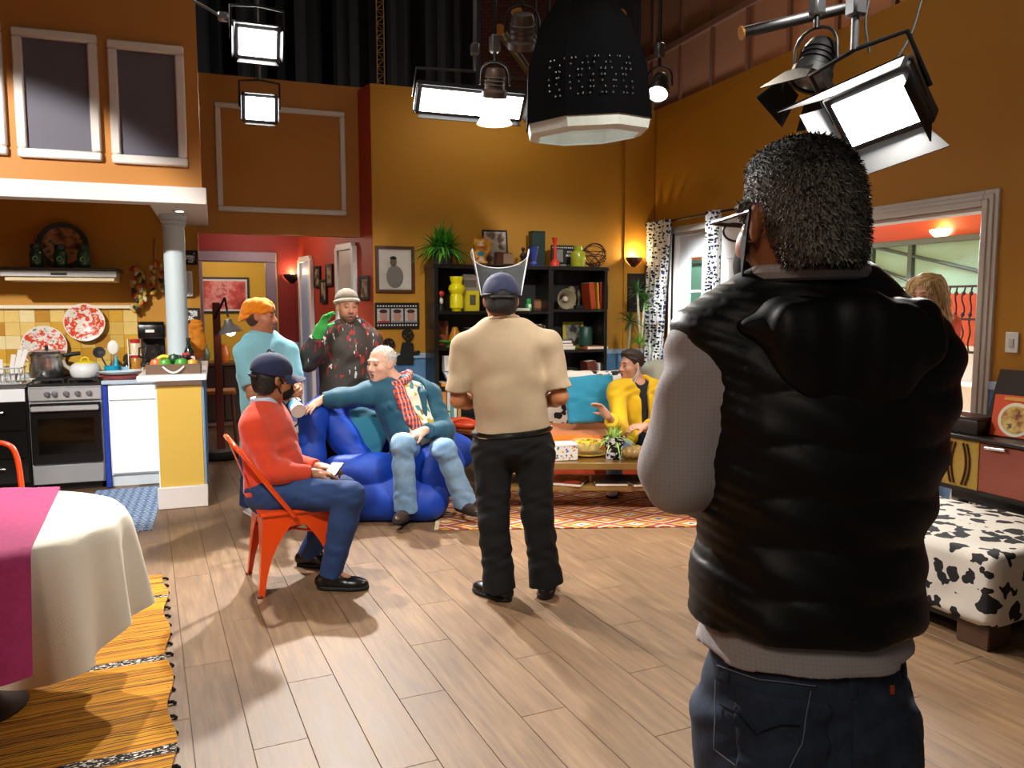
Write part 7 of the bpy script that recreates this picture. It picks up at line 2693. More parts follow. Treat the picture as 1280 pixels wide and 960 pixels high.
S.out('seat_cushion', BVM, t)
S = SDF(0.012)
b0 = PH(480, 640, 5.88)
S.ell(V(b0.x, b0.y, 0.19), (0.52, 0.34, 0.20), RU, 0.05)
S.cap(V(*(PH(425, 640, 5.72).xy), 0.15), V(*(PH(535, 640, 5.68).xy), 0.15), 0.155, 0.15, 0.08)
S.cut(V(0, 0, 0.004), -ZUP)
S.disp = folds(0.003, 22, 3.5, 0.4)
S.out('base_cushion', BVM, t)
S = SDF(0.012)
ax = hdir(52)
bc = PH(548, 587, 5.80)
S.cap(bc - ax * 0.16, bc + ax * 0.03, 0.225, 0.215, 0.05)
S.cut(bc + ax * 0.13, ax, 0.10)
S.disp = folds(0.003, 30, 4.5, 0.4)
S.out('side_bolster', BVM, t)
# teal and cream cushion behind the elderly person
def pillow(name, c, w, h, d_, R, m, label, cat='cushion', group=None):
    S = SDF(0.010)
    S.box(c, (w / 2, d_ * 0.28, h / 2), R, 0.03, 0.05)
    S.ell(c, (w * 0.46, d_ / 2, h * 0.46), R, 0.06)
    S.disp = folds(0.004, 30, w * 7, 0.8)
    o = S.out(name, m, None)
    tag(o, label, cat, group)
    return o


pillow('cushion', PH(455, 540, 5.93), 0.34, 0.34, 0.13, RU @ rotm(0.25, -0.2, 0.35), cloth('#1a6f86', 0.8, sheen=0.4), 'dark teal cushion tucked behind the elderly person on the blue armchair')

# kilim rug
KR = NT('kilim')
oc = KR.obj()
kx, ky, kz = KR.xyz(oc)
dxx = KR.math('ABSOLUTE', KR.math('SUBTRACT', KR.math('FRACT', KR.math('MULTIPLY', kx, 2.6)), 0.5))
dyy = KR.math('ABSOLUTE', KR.math('SUBTRACT', KR.math('FRACT', KR.math('MULTIPLY', ky, 4.0)), 0.5))
dd_ = KR.math('ADD', dxx, dyy)
cell = KR.math('ADD', KR.math('MULTIPLY', KR.math('FLOOR', KR.math('MULTIPLY', kx, 2.6)), 0.37), KR.math('MULTIPLY', KR.math('FLOOR', KR.math('MULTIPLY', ky, 4.0)), 0.61))
ph = KR.math('FRACT', KR.math('ADD', KR.math('MULTIPLY', dd_, 1.0), KR.math('MULTIPLY', KR.math('FRACT', cell), 0.13)))
kc_ = KR.ramp(ph, [(0.0, '#3b4f7d'), (0.12, '#e8d9b4'), (0.20, '#d9a13a'), (0.30, '#c4531f'), (0.40, '#e9dcc0'), (0.48, '#b8482a'), (0.58, '#7b3f5c'), (0.66, '#e0b34a'), (0.76, '#c85a28'), (0.88, '#e6d8b8')], 'CONSTANT')
kn_ = KR.mix(KR.math('MULTIPLY', KR.noise(oc, 90, 3), 0.35), kc_, '#7a4a34')
KR.bump(KR.noise(oc, 220, 2), 0.5, 0.004)
KILIM = KR.fin(kn_, 0.95)
a, b = PZ(548, 663), PZ(872, 659)
mid = (a + b) / 2
ra = math.atan2(b.y - a.y, b.x - a.x)
L_ = (b - a).length
rc = mid + rotm(ra) @ V(0.10, 0.57, 0)
rug = thing('rug', 'colourful diamond-patterned kilim rug under the coffee table', 'rug', (rc.x, rc.y, 0), ra)
MB().box((0, 0, 0.005), (L_ + 0.2, 1.14, 0.010), None, 0.003).out('woven_field', KILIM, rug)
B = MB()
for k in range(60):
    for s_ in (-1,):
        yy = -0.56 + 1.12 * k / 59
        B.box((s_ * (L_ / 2 + 0.115), yy, 0.004), (0.03, 0.006, 0.004))
o = B.out('fringe', mat('#d8c9a4', 0.9), rug, smooth=False)
o['kind'] = 'stuff'

# coffee table
TW = mat('#6e4c1d', 0.28, var=0.18, scale=8, coat=0.3, name='walnut_gloss')
TWE = mat('#8a6a38', 0.35, var=0.15, scale=8)
tz = 0.385
tc0 = PH(735, 583, 5.80)
tc = V(tc0.x, tc0.y, 0) + _fh * 0.28 - _rt * 0.0
t = thing('coffee_table', 'long low wooden coffee table with lower shelf on the kilim rug', 'coffee table', (tc.x, tc.y, 0.015), -YAW)
tl, td_ = 1.62, 0.56
MB().box((0, 0, tz - 0.025), (tl, td_, 0.045), None, 0.006).out('top', TW, t)
MB().box((0, -td_ / 2 - 0.001, tz - 0.028), (tl, 0.012, 0.05), None, 0.003).out('front_edge', TWE, t)
MB().box((0, 0, 0.175), (tl - 0.16, td_ - 0.12, 0.035), None, 0.005).out('lower_shelf', TWE, t)
for sx in (-1, 1):
    for sy in (-1, 1):
        MB().cyl((sx * (tl / 2 - 0.10), sy * (td_ / 2 - 0.07), tz - 0.045), (sx * (tl / 2 - 0.06), sy * (td_ / 2 - 0.04), 0.0), 0.024, 0.015, 12).out('leg', TWE, t)
ttop = tz + 0.013


def tpt(px, z, dv):
    """point on the table plane: pixel column px, dv metres behind the front edge"""
    base = PH(px, 583, 5.80 + dv)
    return V(base.x, base.y, z)


CONF = NT('confetti_print')
oc = CONF.obj()
vc = CONF.voro(oc, 42, 'Color')
vd = CONF.voro(oc, 42, 'Distance')
sc_ = CONF.n('SeparateColor', {0: vc}).outputs[0]
cfc = CONF.ramp(sc_, [(0, '#2f5fa8'), (0.25, '#c4342c'), (0.5, '#e0a020'), (0.7, '#2f5fa8'), (0.85, '#4a8a4a')], 'CONSTANT')
CONFM = CONF.fin(CONF.mix(CONF.math('LESS_THAN', vd, 0.34), '#ece6dc', cfc), 0.5)
c = tpt(704, ttop, 0.16)
t = thing_w('gift_box', 'white box with coloured confetti print on the coffee table', 'box', c)
MB().box(c + V(0, 0, 0.055), (0.18, 0.16, 0.11), RU @ rotm(0.25), 0.004).out('box', CONFM, t)
MB().box(c + V(0, 0, 0.115), (0.188, 0.168, 0.014), RU @ rotm(0.25), 0.003).out('lid', mat('#e9e2d8', 0.5), t)
# bowl of crisps on a yellow plate
c = tpt(734, ttop, 0.34)
t = thing_w('snack_bowl', 'clear bowl of yellow crisps on the coffee table', 'bowl', c + V(0, 0, 0.02))
GB = NT('clear_bowl')
GBM = GB.fin('#f3e6b4', 0.05, 0.0, Alpha=0.35)
MB().lathe([(0.05, 0.018), (0.10, 0.045), (0.128, 0.105), (0.134, 0.108), (0.11, 0.045), (0.05, 0.024), (0, 0.024)], c, 28).out('bowl', GBM, t)
B = MB()
rr = random.Random(4)
for k in range(70):
    a_ = rr.uniform(0, 6.28)
    r_ = 0.095 * math.sqrt(rr.random())
    zz = 0.05 + rr.uniform(0, 0.075) * (1 - r_ / 0.16)
    B.ell(c + V(r_ * math.cos(a_), r_ * math.sin(a_), zz + 0.01), (0.026, 0.022, 0.005), rotm(rr.uniform(0, 3), rr.uniform(-0.8, 0.8), rr.uniform(-0.8, 0.8)), 8, 4)
o = B.out('crisps', mat('#e9c63c', 0.6, var=0.3, scale=20), t)
o['kind'] = 'stuff'
tag(MB().lathe([(0, 0), (0.10, 0), (0.155, 0.014), (0.155, 0.018), (0.10, 0.006), (0, 0.006)], c, 32).out('plate', mat('#e2b52c', 0.35)), 'yellow plate under the bowl of crisps', 'plate')
# black and white patterned pot with spider plant
BW = NT('brush_pattern_pot')
oc = BW.obj()
BWM = BW.fin(BW.mix(BW.math('GREATER_THAN', BW.noise(BW.mapping(oc, (1, 1, 1.3)), 32, 2, 0.5), 0.53), '#0b0d14', '#d4d6d8'), 0.25)
c = tpt(767, ttop, 0.17)
grass_plant(c, 0.078, 0.155, 46, 0.2, 'spider plant in black and white patterned pot on the coffee table', potm=BWM, cols=('#7fb52a', '#c9d98a'), droop=0.8, seed=8)
# shell heap / cushion-like golden ornament
c = tpt(798, ttop, 0.16)
t = thing_w('shell_ornament', 'shiny golden brown seashell on the coffee table', 'ornament', c)
S = SDF(0.006)
S.ell(c + V(0, 0, 0.05), (0.12, 0.07, 0.052), RU, 0.03)
S.ell(c + RU @ V(0.10, 0, 0.03), (0.06, 0.04, 0.035), RU, 0.03)
S.ell(c + RU @ V(-0.09, 0, 0.045), (0.04, 0.045, 0.04), RU, 0.03)
S.cut(c + V(0, 0, 0.001), -ZUP)
S.disp = lambda P: (0.004 * np.sin((P[:, 0] * _rt.x + P[:, 1] * _rt.y) * 150)).astype(np.float32)
S.out('shell', mat('#9a7a44', 0.25, var=0.35, scale=22, coat=0.4), t)
c = tpt(820, ttop, 0.2)
t = thing_w('tray_cloth', 'folded white and red patterned cloth beside the seashell', 'cloth', c)
MB().box(c + V(0, 0, 0.02), (0.16, 0.14, 0.04), RU, 0.012, 2).out('fold', splotch('cloth_print', [(0.45, '#e6dfd6'), (0.55, '#b5594a'), (0.62, '#e6dfd6')], 20), t)
for k, (px, col, lb) in enumerate(((712, '#b5402e', 'red magazine on the lower shelf of the coffee table'), (762, '#3a3634', 'dark magazine standing askew on the lower shelf of the coffee table'), (800, '#8a5a3a', 'brown magazine on the lower shelf of the coffee table'))):
    c = tpt(px, 0.209, 0.2)
    t = thing_w('magazine', lb, 'magazine', c)
    MB().box(c + V(0, 0, 0.012), (0.24, 0.3, 0.02), RU @ rotm(0.3 * (k - 1)), 0.003).out('pages', mat('#d8d0c4', 0.7), t)
    MB().box(c + V(0, 0, 0.0235), (0.242, 0.302, 0.003), RU @ rotm(0.3 * (k - 1))).out('cover', splotch('cover', [(0.4, col), (0.6, '#1f1c1a')], 12), t, smooth=False)

# sofa facing the camera
COW = NT('cow_print')
oc = COW.obj()
cd = COW.voro(oc, 11.5, 'Distance')
nz = COW.noise(oc, 20, 1, 0.5)
spot = COW.math('LESS_THAN', COW.math('ADD', cd, COW.math('MULTIPLY', COW.math('SUBTRACT', nz, 0.5), 0.8)), 0.45)
COW.bump(COW.noise(oc, 180, 2), 0.3, 0.003)
COWM = COW.fin(COW.mix(spot, '#cfc7bc', '#0a0909'), 0.85)
ORC = cloth('#e0760c', 0.85, 0.12, 20, 0.3, 200, 0.3, 'orange_upholstery')
RDC = cloth('#c8431a', 0.85, 0.12, 20, 0.3, 200, 0.3, 'red_orange_upholstery')
so0 = PH(790, 560, 7.06)
t = thing('sofa', 'low sofa with orange seat cushions and cow-print back', 'sofa', (so0.x, so0.y, 0), -YAW)
MB().box((0, 0.05, 0.17), (1.62, 0.85, 0.18), None, 0.03, 2).out('base', RDC, t)
for sx in (-1, 1):
    for sy in (-1, 1):
        MB().cyl((sx * 0.72, 0.05 + sy * 0.34, 0.09), (sx * 0.75, 0.05 + sy * 0.37, 0.0), 0.025, 0.016, 10).out('leg', MIDW, t)


def block(name, c, half, m, parent, rad=0.05, vox=0.012, disp=0.004):
    S = SDF(vox)
    S.box(c, half, None, rad, 0.02)
    S.disp = folds(disp, 20, half[0] * 9, 0.7)
    me = S.mesh()
    me.materials.append(m)
    return link(name, me, parent)


block('seat_cushion', (-0.41, -0.02, 0.36), (0.40, 0.40, 0.10), ORC, t)
block('seat_cushion', (0.41, -0.02, 0.345), (0.40, 0.40, 0.085), RDC, t)
block('backrest', (0, 0.42, 0.62), (0.82, 0.10, 0.32), COWM, t, 0.06)
pillow('cushion', PH(738, 499, 6.93), 0.43, 0.41, 0.18, RU @ rotm(0, -0.25, -0.08), cloth('#1488a8', 0.7, sheen=0.5), 'bright turquoise square cushion on the orange sofa')
S = SDF(0.010)
pc_ = PH(822, 466, 7.05)
S.ell(pc_, (0.15, 0.10, 0.12), RU, 0.03)
S.cap(pc_ - ZUP * 0.06, pc_ - ZUP * 0.2, 0.12, 0.13, 0.05)
S.disp = folds(0.003, 40, 3, 0.5)
tag(S.out('round_cushion', mat('#cfd0bd', 0.8, var=0.2, scale=14), None), 'pale rounded cushion behind the person in the yellow jacket', 'cushion')
# side table with lobster-red telephone
c0 = PH(594, 545, 6.98)
t = thing('side_table', 'wooden side table with pale edges beside the blue armchair', 'side table', (c0.x, c0.y, 0), -YAW - 0.5)
MB().box((0, 0, 0.475), (0.62, 0.5, 0.04), None, 0.006).out('top', mat('#8a4a22', 0.25, var=0.2, coat=0.4), t)
MB().box((0, 0, 0.40), (0.54, 0.42, 0.11), None, 0.004).out('drawer_case', MIDW, t)
for sx in (-1, 1):
    for sy in (-1, 1):
        MB().cyl((sx * 0.26, sy * 0.2, 0.46), (sx * 0.28, sy * 0.22, 0.0), 0.022, 0.016, 10).out('leg', mat('#b59a6a', 0.4), t)
c = PH(581, 534, 6.86)
c.z = 0.495
t = thing_w('telephone', 'orange red shell-shaped telephone on the side table', 'telephone', c)
PHM = mat('#d2421a', 0.25, coat=0.4)
S = SDF(0.006)
S.ell(c + V(0, 0, 0.03), (0.12, 0.075, 0.04), RU @ rotm(-0.3), 0.02)
S.cut(c + V(0, 0, 0.001), -ZUP)
S.out('base', PHM, t)
hs = [c + RU @ V(-0.12 + 0.26 * i / 10, -0.01, 0.055 + 0.045 * math.sin(math.pi * i / 10) - 0.004 * i) for i in range(11)]
MB().tube(hs, 0.02, 10, radii=[0.028, 0.03, 0.022, 0.018, 0.017, 0.017, 0.017, 0.018, 0.022, 0.028, 0.022]).out('handset', PHM, t)
c = PH(552, 535, 6.95)
c.z = 0.495
t = thing_w('ornament', 'brown and yellow carved bird ornament on the side table', 'ornament', c)
S = SDF(0.006)
S.ell(c + V(0, 0, 0.06), (0.045, 0.04, 0.06), None, 0.02)
S.ell(c + V(0, 0, 0.14), (0.05, 0.05, 0.045), None, 0.02)
S.cap(c + V(0.03, -0.02, 0.135), c + V(0.085, -0.02, 0.13), 0.016, 0.004, 0.01)
S.cut(c + V(0, 0, 0.001), -ZUP)
S.out('bird', mat('#8a7334', 0.4, var=0.5, scale=25), t)

# dining table with cloth and runner
tcx, tcy, trd, tth = -0.90, 3.42, 0.535, 0.75
t = thing_w('dining_table', 'round pedestal dining table under the white cloth', 'table', (tcx, tcy, 0))
MB().lathe([(0, 0.71), (trd - 0.02, 0.71), (trd - 0.015, 0.74), (0, 0.742)], (tcx, tcy, 0), 48).out('tabletop', MIDW, t)
MB().lathe([(0.05, 0.08), (0.06, 0.2), (0.045, 0.45), (0.07, 0.71)], (tcx, tcy, 0), 20).out('pedestal', DARKW, t)
MB().lathe([(0, 0.024), (0.17, 0.024), (0.175, 0.034), (0.10, 0.05), (0.06, 0.10)], (tcx, tcy, 0), 28).out('foot', DARKW, t)
rr = random.Random(11)


def cloth_fn(u, v):
    a = 2 * math.pi * u
    if v < 0.35:
        r = trd * v / 0.35
        return (tcx + r * math.cos(a), tcy + r * math.sin(a), 0.752)
    s_ = (v - 0.35) / 0.65
    fold = math.sin(a * 13 + 0.9 * math.sin(a * 3)) + 0.5 * math.sin(a * 8 + 1)
    r = trd + 0.012 * min(1, s_ * 8) + 0.02 * s_ + 0.046 * fold * s_ ** 0.75
    return (tcx + r * math.cos(a), tcy + r * math.sin(a), 0.752 - 0.004 * min(1, s_ * 6) - 0.44 * s_ + 0.035 * s_ * math.cos(a * 5 + 1) + 0.02 * s_ * fold)


LINEN = cloth('#e6ddcb', 0.9, 0.05, 12, 0.35, 300, 0.1, 'linen')
tag(MB().grid(cloth_fn, 160, 34, True).out('tablecloth', LINEN, angle=80), 'off-white round tablecloth hanging in folds over the dining table', 'tablecloth')
PINK = NT('pink_runner')
oc = PINK.obj()
PINK.bump(PINK.noise(oc, 260, 2), 0.3, 0.003)
PINKM = PINK.fin(PINK.mix(PINK.noise(oc, 40, 3), '#8f1f52', '#b43570'), 0.85)
ra_, rb_ = PZ(74, 612, 0.757), PZ(36, 692, 0.757)
rd = (rb_ - ra_).normalized()
rn = V(-rd.y, rd.x, 0)
if rn.x > 0:
    rn = -rn
rw = 0.42
cen = V(tcx, tcy, 0)


def runner(u, v):
    # u across the width, v along from the far hem over the top to the near hem
    side = ra_ + rn * rw * u
    o_ = (side - cen)
    along = o_.dot(rd)
    perp = (o_ - rd * along)
    half = math.sqrt(max(0.01, (trd + 0.02) ** 2 - perp.x ** 2 - perp.y ** 2))
    tot = 2 * half + 0.76
    s_ = v * tot - 0.38 - half
    base = cen + V(perp.x, perp.y, 0)
    if abs(s_) <= half:
        q = base + rd * s_
        return (q.x, q.y, 0.760)
    ex = abs(s_) - half
    q = base + rd * math.copysign(half + 0.025 + 0.115 * ex / 0.38 + 0.006 * math.sin(u * 9), s_)
    return (q.x, q.y, 0.758 - ex)


tag(MB().grid(runner, 14, 60).out('table_runner', PINKM, angle=80, solid=0.003), 'magenta pink runner laid across the white tablecloth', 'table runner')
# yellow striped rug under the dining table
YR = NT('striped_kilim')
oc = YR.obj()
yx, yy, yz = YR.xyz(oc)
wv = YR.math('ADD', yy, YR.math('MULTIPLY', YR.noise(YR.mapping(oc, (1.5, 5, 1)), 2.5, 3), 0.05))
st = YR.noise(YR.mapping(YR.n('CombineXYZ', {1: wv}).outputs[0], (1, 9, 1)), 2.0, 3, 0.7)
base = YR.ramp(st, [(0.0, '#d08f14'), (0.42, '#cf8c12'), (0.455, '#b06a14'), (0.475, '#4a2c14'), (0.492, '#3a2212'), (0.50, '#d6981a'), (0.58, '#c47c16'), (0.61, '#5a3214'), (0.625, '#d6981a')])
dash = YR.math('GREATER_THAN', YR.noise(YR.mapping(oc, (22, 60, 1)), 2.0, 2), 0.56)
band = YR.math('LESS_THAN', YR.math('ABSOLUTE', YR.math('SUBTRACT', YR.math('FRACT', YR.math('MULTIPLY', wv, 1.25)), 0.5)), 0.034)
yc = YR.mix(YR.math('MULTIPLY', band, dash), base, '#e4dccb')
yc = YR.mix(YR.math('MULTIPLY', band, YR.math('SUBTRACT', 1.0, dash)), yc, '#1c1512')
YR.bump(YR.noise(oc, 200, 2), 0.6, 0.004)
YRUG = YR.fin(yc, 0.95)
ya_, yb_ = PZ(206, 722), PZ(218, 960)
dv = (ya_ - yb_).normalized()
yang = math.atan2(dv.y, dv.x) - math.pi / 2
yc_ = ya_ - dv * 1.55 + rotm(yang) @ V(-0.95, 0, 0)
rug2 = thing('rug', 'yellow and brown striped woven rug under the dining table', 'rug', (yc_.x, yc_.y, 0), yang)
B = MB()
B.grid(lambda u, v: (-0.95 + 1.9 * u + 0.014 * math.sin(v * 37) * (1 if u > 0.95 else 0), -1.55 + 3.1 * v, 0.010 + 0.004 * max(0, math.sin(v * 46)) * u), 40, 160)
B.out('woven_field', YRUG, rug2, solid=-0.009)
for k in range(26):
    B = MB()
    yy_ = -1.5 + 3.0 * k / 25
    B.tube([(0.94, yy_, 0.014), (0.957, yy_ + 0.006, 0.010), (0.966, yy_ - 0.004, 0.005)], 0.007, 6)
    B.out('knot', mat('#1c1410', 0.9), rug2)

# cow-print ottoman
c1 = PZ(1240, 788, 0.12)
dA = (PZ(1150, 754, 0.12) - c1)
dA.z = 0
dA.normalize()
dB = V(dA.y, -dA.x, 0)
if dB.x < 0:
    dB = -dB
oc_ = c1 + dA * 0.55 + dB * 0.42
t = thing('ottoman', 'black and white cow-print ottoman on a wooden base', 'ottoman', (oc_.x, oc_.y, 0), math.atan2(dA.y, dA.x))
S = SDF(0.011)
S.box((0, 0, 0.28), (0.56, 0.43, 0.17), None, 0.05, 0.02)
S.ell((0, 0, 0.40), (0.5, 0.38, 0.07), None, 0.05)
S.disp = folds(0.003, 16, 2, 0.6)
me = S.mesh()
me.materials.append(COWM)
link('upholstery', me, t)
MB().box((0, 0, 0.09), (0.9, 0.66, 0.06), None, 0.004).out('base_frame', DARKW, t)
for sx in (-1, 1):
    for sy in (-1, 1):
        MB().box((sx * 0.44, sy * 0.31, 0.06), (0.16, 0.16, 0.12), None, 0.006).out('foot', mat('#4a2f1c', 0.5, var=0.2), t)

# radio-gramophone console along the right wall
cx_ = 4.12
pA = PX(1172, 542, cx_)
pB = PX(1170, 606, cx_)
zt_, zb_ = pA.z, pB.z
yl = pA.y
t = thing_w('radio_console', 'vintage radio console with gold speaker cloth and red-brown front', 'console', (4.33, yl - 0.65, 0))
DK = mat('#1d1714', 0.35)
MB().b2((cx_ + 0.03, yl - 1.35, zb_), (4.54, yl, zt_), 0.006).out('cabinet', DK, t)
MB().b2((cx_ - 0.02, yl - 1.36, zt_ - 0.005), (4.55, yl + 0.01, zt_ + 0.02), 0.006).out('top', DK, t)
fB = MB()
fB.b2((cx_ - 0.005, yl - 0.03, zb_), (cx_ + 0.03, yl, zt_))
fB.b2((cx_ - 0.005, yl - 1.35, zb_), (cx_ + 0.03, yl - 1.32, zt_)).b2((cx_ - 0.005, yl - 1.32, zb_), (cx_ + 0.03, yl - 0.03, zb_ + 0.025))
fB.out('front_frame', DK, t)
GC_ = NT('gold_speaker_cloth')
GCM = GC_.fin(GC_.mix(GC_.noise(GC_.obj(), 140, 2), '#8a6d28', '#c9a54a'), 0.55, 0.3)
ys = PX(1222, 560, cx_).y
sp_ = MB().b2((cx_ + 0.005, ys, zb_ + 0.025), (cx_ + 0.03, yl - 0.03, zt_ - 0.01)).out('speaker_front', GCM, t, smooth=False)
ym_ = (ys + yl - 0.03) / 2
for sgn in (-1, 1):
    for off in (0.025, 0.05):
        MB().tube([V(cx_, ym_ + sgn * (off + 0.025 * math.sin(math.pi * i / 10)), zb_ + 0.04 + (zt_ - zb_ - 0.07) * i / 10) for i in range(11)], 0.006, 6).out('curved_trim', mat('#5a3014', 0.4), sp_)
MB().b2((cx_ + 0.002, yl - 1.32, zb_ + 0.025), (cx_ + 0.03, ys - 0.012, zt_ - 0.01), 0.003).out('drop_front', mat('#8a4433', 0.4, var=0.15, scale=6), t)
MB().b2((cx_ - 0.002, ys - 0.012, zb_ + 0.025), (cx_ + 0.03, ys, zt_ - 0.01)).out('brass_strip', mat('#b5923e', 0.35, 0.7), t, smooth=False)
hp0, hp1 = PX(1232, 560, cx_ - 0.01), PX(1257, 563, cx_ - 0.01)
MB().cyl(hp0, hp1, 0.012, seg=10).out('handle', CHROME, t)
MB().b2((cx_ + 0.06, yl - 1.3, zb_ - 0.07), (4.5, yl - 0.06, zb_), 0.01).out('plinth', DK, t)
for yy_ in (yl - 0.12, yl - 0.45, yl - 1.2):
    for xx in (cx_ + 0.10, 4.46):
        MB().cyl((xx, yy_, zb_ - 0.06), (xx, yy_, 0.0), 0.03, 0.016, 10).out('leg', DK, t)
ztop_ = zt_ + 0.02
q = PX(1212, 530, 4.25)
t = thing_w('record_case', 'dark padded record case on the radio console', 'case', (4.25, q.y, ztop_))
MB().box((4.25, q.y, ztop_ + 0.045), (0.18, 0.26, 0.09), None, 0.012, 2).out('case', mat('#241a18', 0.4, var=0.3, scale=30), t)
MB().box((4.25, q.y, ztop_ + 0.095), (0.185, 0.265, 0.02), None, 0.006).out('lid', mat('#2e2220', 0.35), t)
q = PX(1266, 530, 4.28)
t = thing_w('record_sleeve', 'orange record sleeve with a round food picture leaning on the console', 'record sleeve', (4.28, q.y, ztop_))
Rl = rotm(0.15) @ Matrix.Rotation(0.18, 3, 'Y')
ctr = V(4.28, q.y - 0.02, ztop_ + 0.125)
MB().box(ctr, (0.008, 0.27, 0.24), Rl, 0.001).out('sleeve', mat('#d8480f', 0.45), t)
RX_ = Rl @ Matrix.Rotation(-math.pi / 2, 3, 'Y')
MB().lathe([(0, 0), (0.098, 0), (0.098, 0.003), (0, 0.003)], ctr + Rl @ V(-0.004, 0, -0.018), 32, RX_).out('plate_picture', mat('#e9e0cc', 0.5), t)
MB().lathe([(0, 0), (0.08, 0), (0.08, 0.002), (0, 0.002)], ctr + Rl @ V(-0.0075, 0, -0.018), 28, RX_).out('food_picture', splotch('food', [(0.35, '#7a3418'), (0.5, '#c9a04a'), (0.62, '#d9c27a'), (0.7, '#5a2414')], 16), t)
MB().box(ctr + Rl @ V(-0.005, 0.0, 0.10), (0.003, 0.16, 0.02), Rl).out('title_line', mat('#e0a030', 0.5), t, smooth=False)
q = PX(1262, 493, 4.45)
t = thing_w('gramophone_lid', 'raised dark wooden lid at the back of the radio console', 'lid', (4.5, q.y, ztop_))
MB().box((4.45, q.y - 0.2, ztop_ + 0.19), (0.02, 0.62, 0.38), Matrix.Rotation(0.30, 3, 'Y'), 0.004).out('panel', mat('#25140d', 0.7), t)
MB().cyl((4.37, q.y - 0.2, ztop_ + 0.001), (4.42, q.y - 0.2, ztop_ + 0.2), 0.008, seg=8).out('stay', STEEL, t)
p = PX(1266, 428, XR)
t = thing_w('light_switch', 'white light switch plate beside the terrace doorway', 'light switch', p)
MB().box(p + V(-0.006, 0, 0), (0.012, 0.085, 0.125), None, 0.003).out('plate', WHITE_L, t)
MB().box(p + V(-0.014, 0, 0), (0.008, 0.03, 0.05), None, 0.002).out('rocker', mat('#dcdcd8', 0.4), t)

# curtains and rod
CU = NT('curtain_print')
oc = CU.obj()
vd1 = CU.voro(CU.mapping(oc, (0.4, 1.0, 1.0)), 19, 'Distance', rnd=0.35)
vd2 = CU.voro(CU.mapping(oc, (0.4, 1.0, 1.0), loc=(3, 1, 2)), 30, 'Distance', rnd=0.6)
m1 = CU.math('LESS_THAN', vd1, 0.40)
m2 = CU.math('LESS_THAN', vd2, 0.34)
CUM = CU.fin(CU.mix(m2, CU.mix(m1, '#d9d6d2', '#20306a'), '#121218'), 0.9)
CU.set(CU.b, 'Subsurface Weight', 0.0)
rodz = 2.425
t = thing_w('curtain_rod', 'thin dark curtain rod above the French window', 'curtain rod', (4.47, 7.0, rodz))
MB().cyl((4.47, 7.84, rodz), (4.47, 6.1, rodz), 0.010, seg=10).out('rod', BLACKM, t)
for yy_ in (7.83, 6.11):
    MB().ell((4.47, yy_, rodz), 0.02, None, 10, 8).out('finial', BLACKM, t)
    MB().cyl((4.47, yy_ - 0.02 if yy_ > 7 else yy_ + 0.02, rodz), (XR, yy_ - 0.02 if yy_ > 7 else yy_ + 0.02, rodz), 0.006, seg=6).out('bracket', BLACKM, t)


def curtain(y0, y1, yb0, yb1, label):
    def f(u, v):
        s_ = v ** 0.8
        y_ = (y0 + (y1 - y0) * u) * (1 - s_) + (yb0 + (yb1 - yb0) * u) * s_
        x_ = 4.46 + 0.038 * math.sin(u * 30 + 0.5 * math.sin(v * 4)) * (0.8 + 0.2 * v)
        return (x_, y_, rodz + 0.02 - (rodz - 0.06) * v)
    tag(MB().grid(f, 90, 30).out('curtain', CUM, angle=80, solid=0.002), label, 'curtain', 'curtains of the French window')


curtain(7.82, 7.28, 7.8, 7.52, 'black, blue and white dotted curtain beside the potted dracaena')
curtain(6.68, 6.44, 6.62, 6.46, 'black, blue and white dotted curtain beside the white door leaf')

# dracaena in the corner
c = V(4.16, 7.45, 0)
t = thing_w('dracaena', 'tall potted dracaena with bare pale stems in the corner', 'plant', c)
MB().lathe([(0, 0), (0.13, 0), (0.17, 0.3), (0.18, 0.3), (0.18, 0.33), (0.155, 0.33), (0.15, 0.28), (0, 0.28)], c, 24).out('pot', mat('#6a3a24', 0.5), t)
STEM = mat('#b9ae96', 0.7, var=0.2, scale=20)
crowns = []
for k, (px, py) in enumerate(((797, 366), (806, 378), (788, 402))):
    top = PY(px, py, 7.38 - 0.05 * k)
    MB().tube(bez([c + V(0.02 * (k - 1), 0, 0.28), lerp(c + V(0, 0, 0.3), top, 0.5) + V(0.05 * (1 - k), 0.02, 0), top], 6), 0.013, 8).out('stem', STEM, t)
    crowns.append(top)
crowns.append(PY(799, 430, 7.3))
rr = random.Random(21)
for k, top in enumerate(crowns):
    B = MB()
    for i in range(30):
        a_, e = rr.uniform(0, 6.28), rr.uniform(0.2, 1.9)
        l_ = rr.uniform(0.16, 0.27)
        d_ = V(math.cos(a_) * math.sin(e), math.sin(a_) * math.sin(e) * 0.7 - 0.1, math.cos(e))
        sd = d_.cross(V(0.1, 0.2, 1)).normalized()
        prev = None
        for j in range(6):
            s_ = j / 5
            p = top + d_ * l_ * s_ - ZUP * l_ * 0.4 * s_ * s_
            p.x = min(p.x, 4.4)
            ww = 0.011 * (1 - s_) ** 0.6 * min(1, 0.4 + s_ * 4)
            l2, r2 = B.bm.verts.new(p - sd * ww), B.bm.verts.new(p + sd * ww)
            if prev:
                B.bm.faces.new((prev[0], prev[1], r2, l2))
            prev = (l2, r2)
    o = B.out('leaves', mat('#2f5a1e' if k != 3 else '#7fa83a', 0.45, var=0.4, scale=9), t, solid=0.0008)
    o['kind'] = 'stuff'
p = PY(794, 366, YF - 0.018)
frame_on('wall_picture', 'black framed dark picture behind the dracaena', p, 0.20, 0.42, (0, -1, 0), mat('#1a1815', 0.5, var=0.5, scale=10), 0.025)

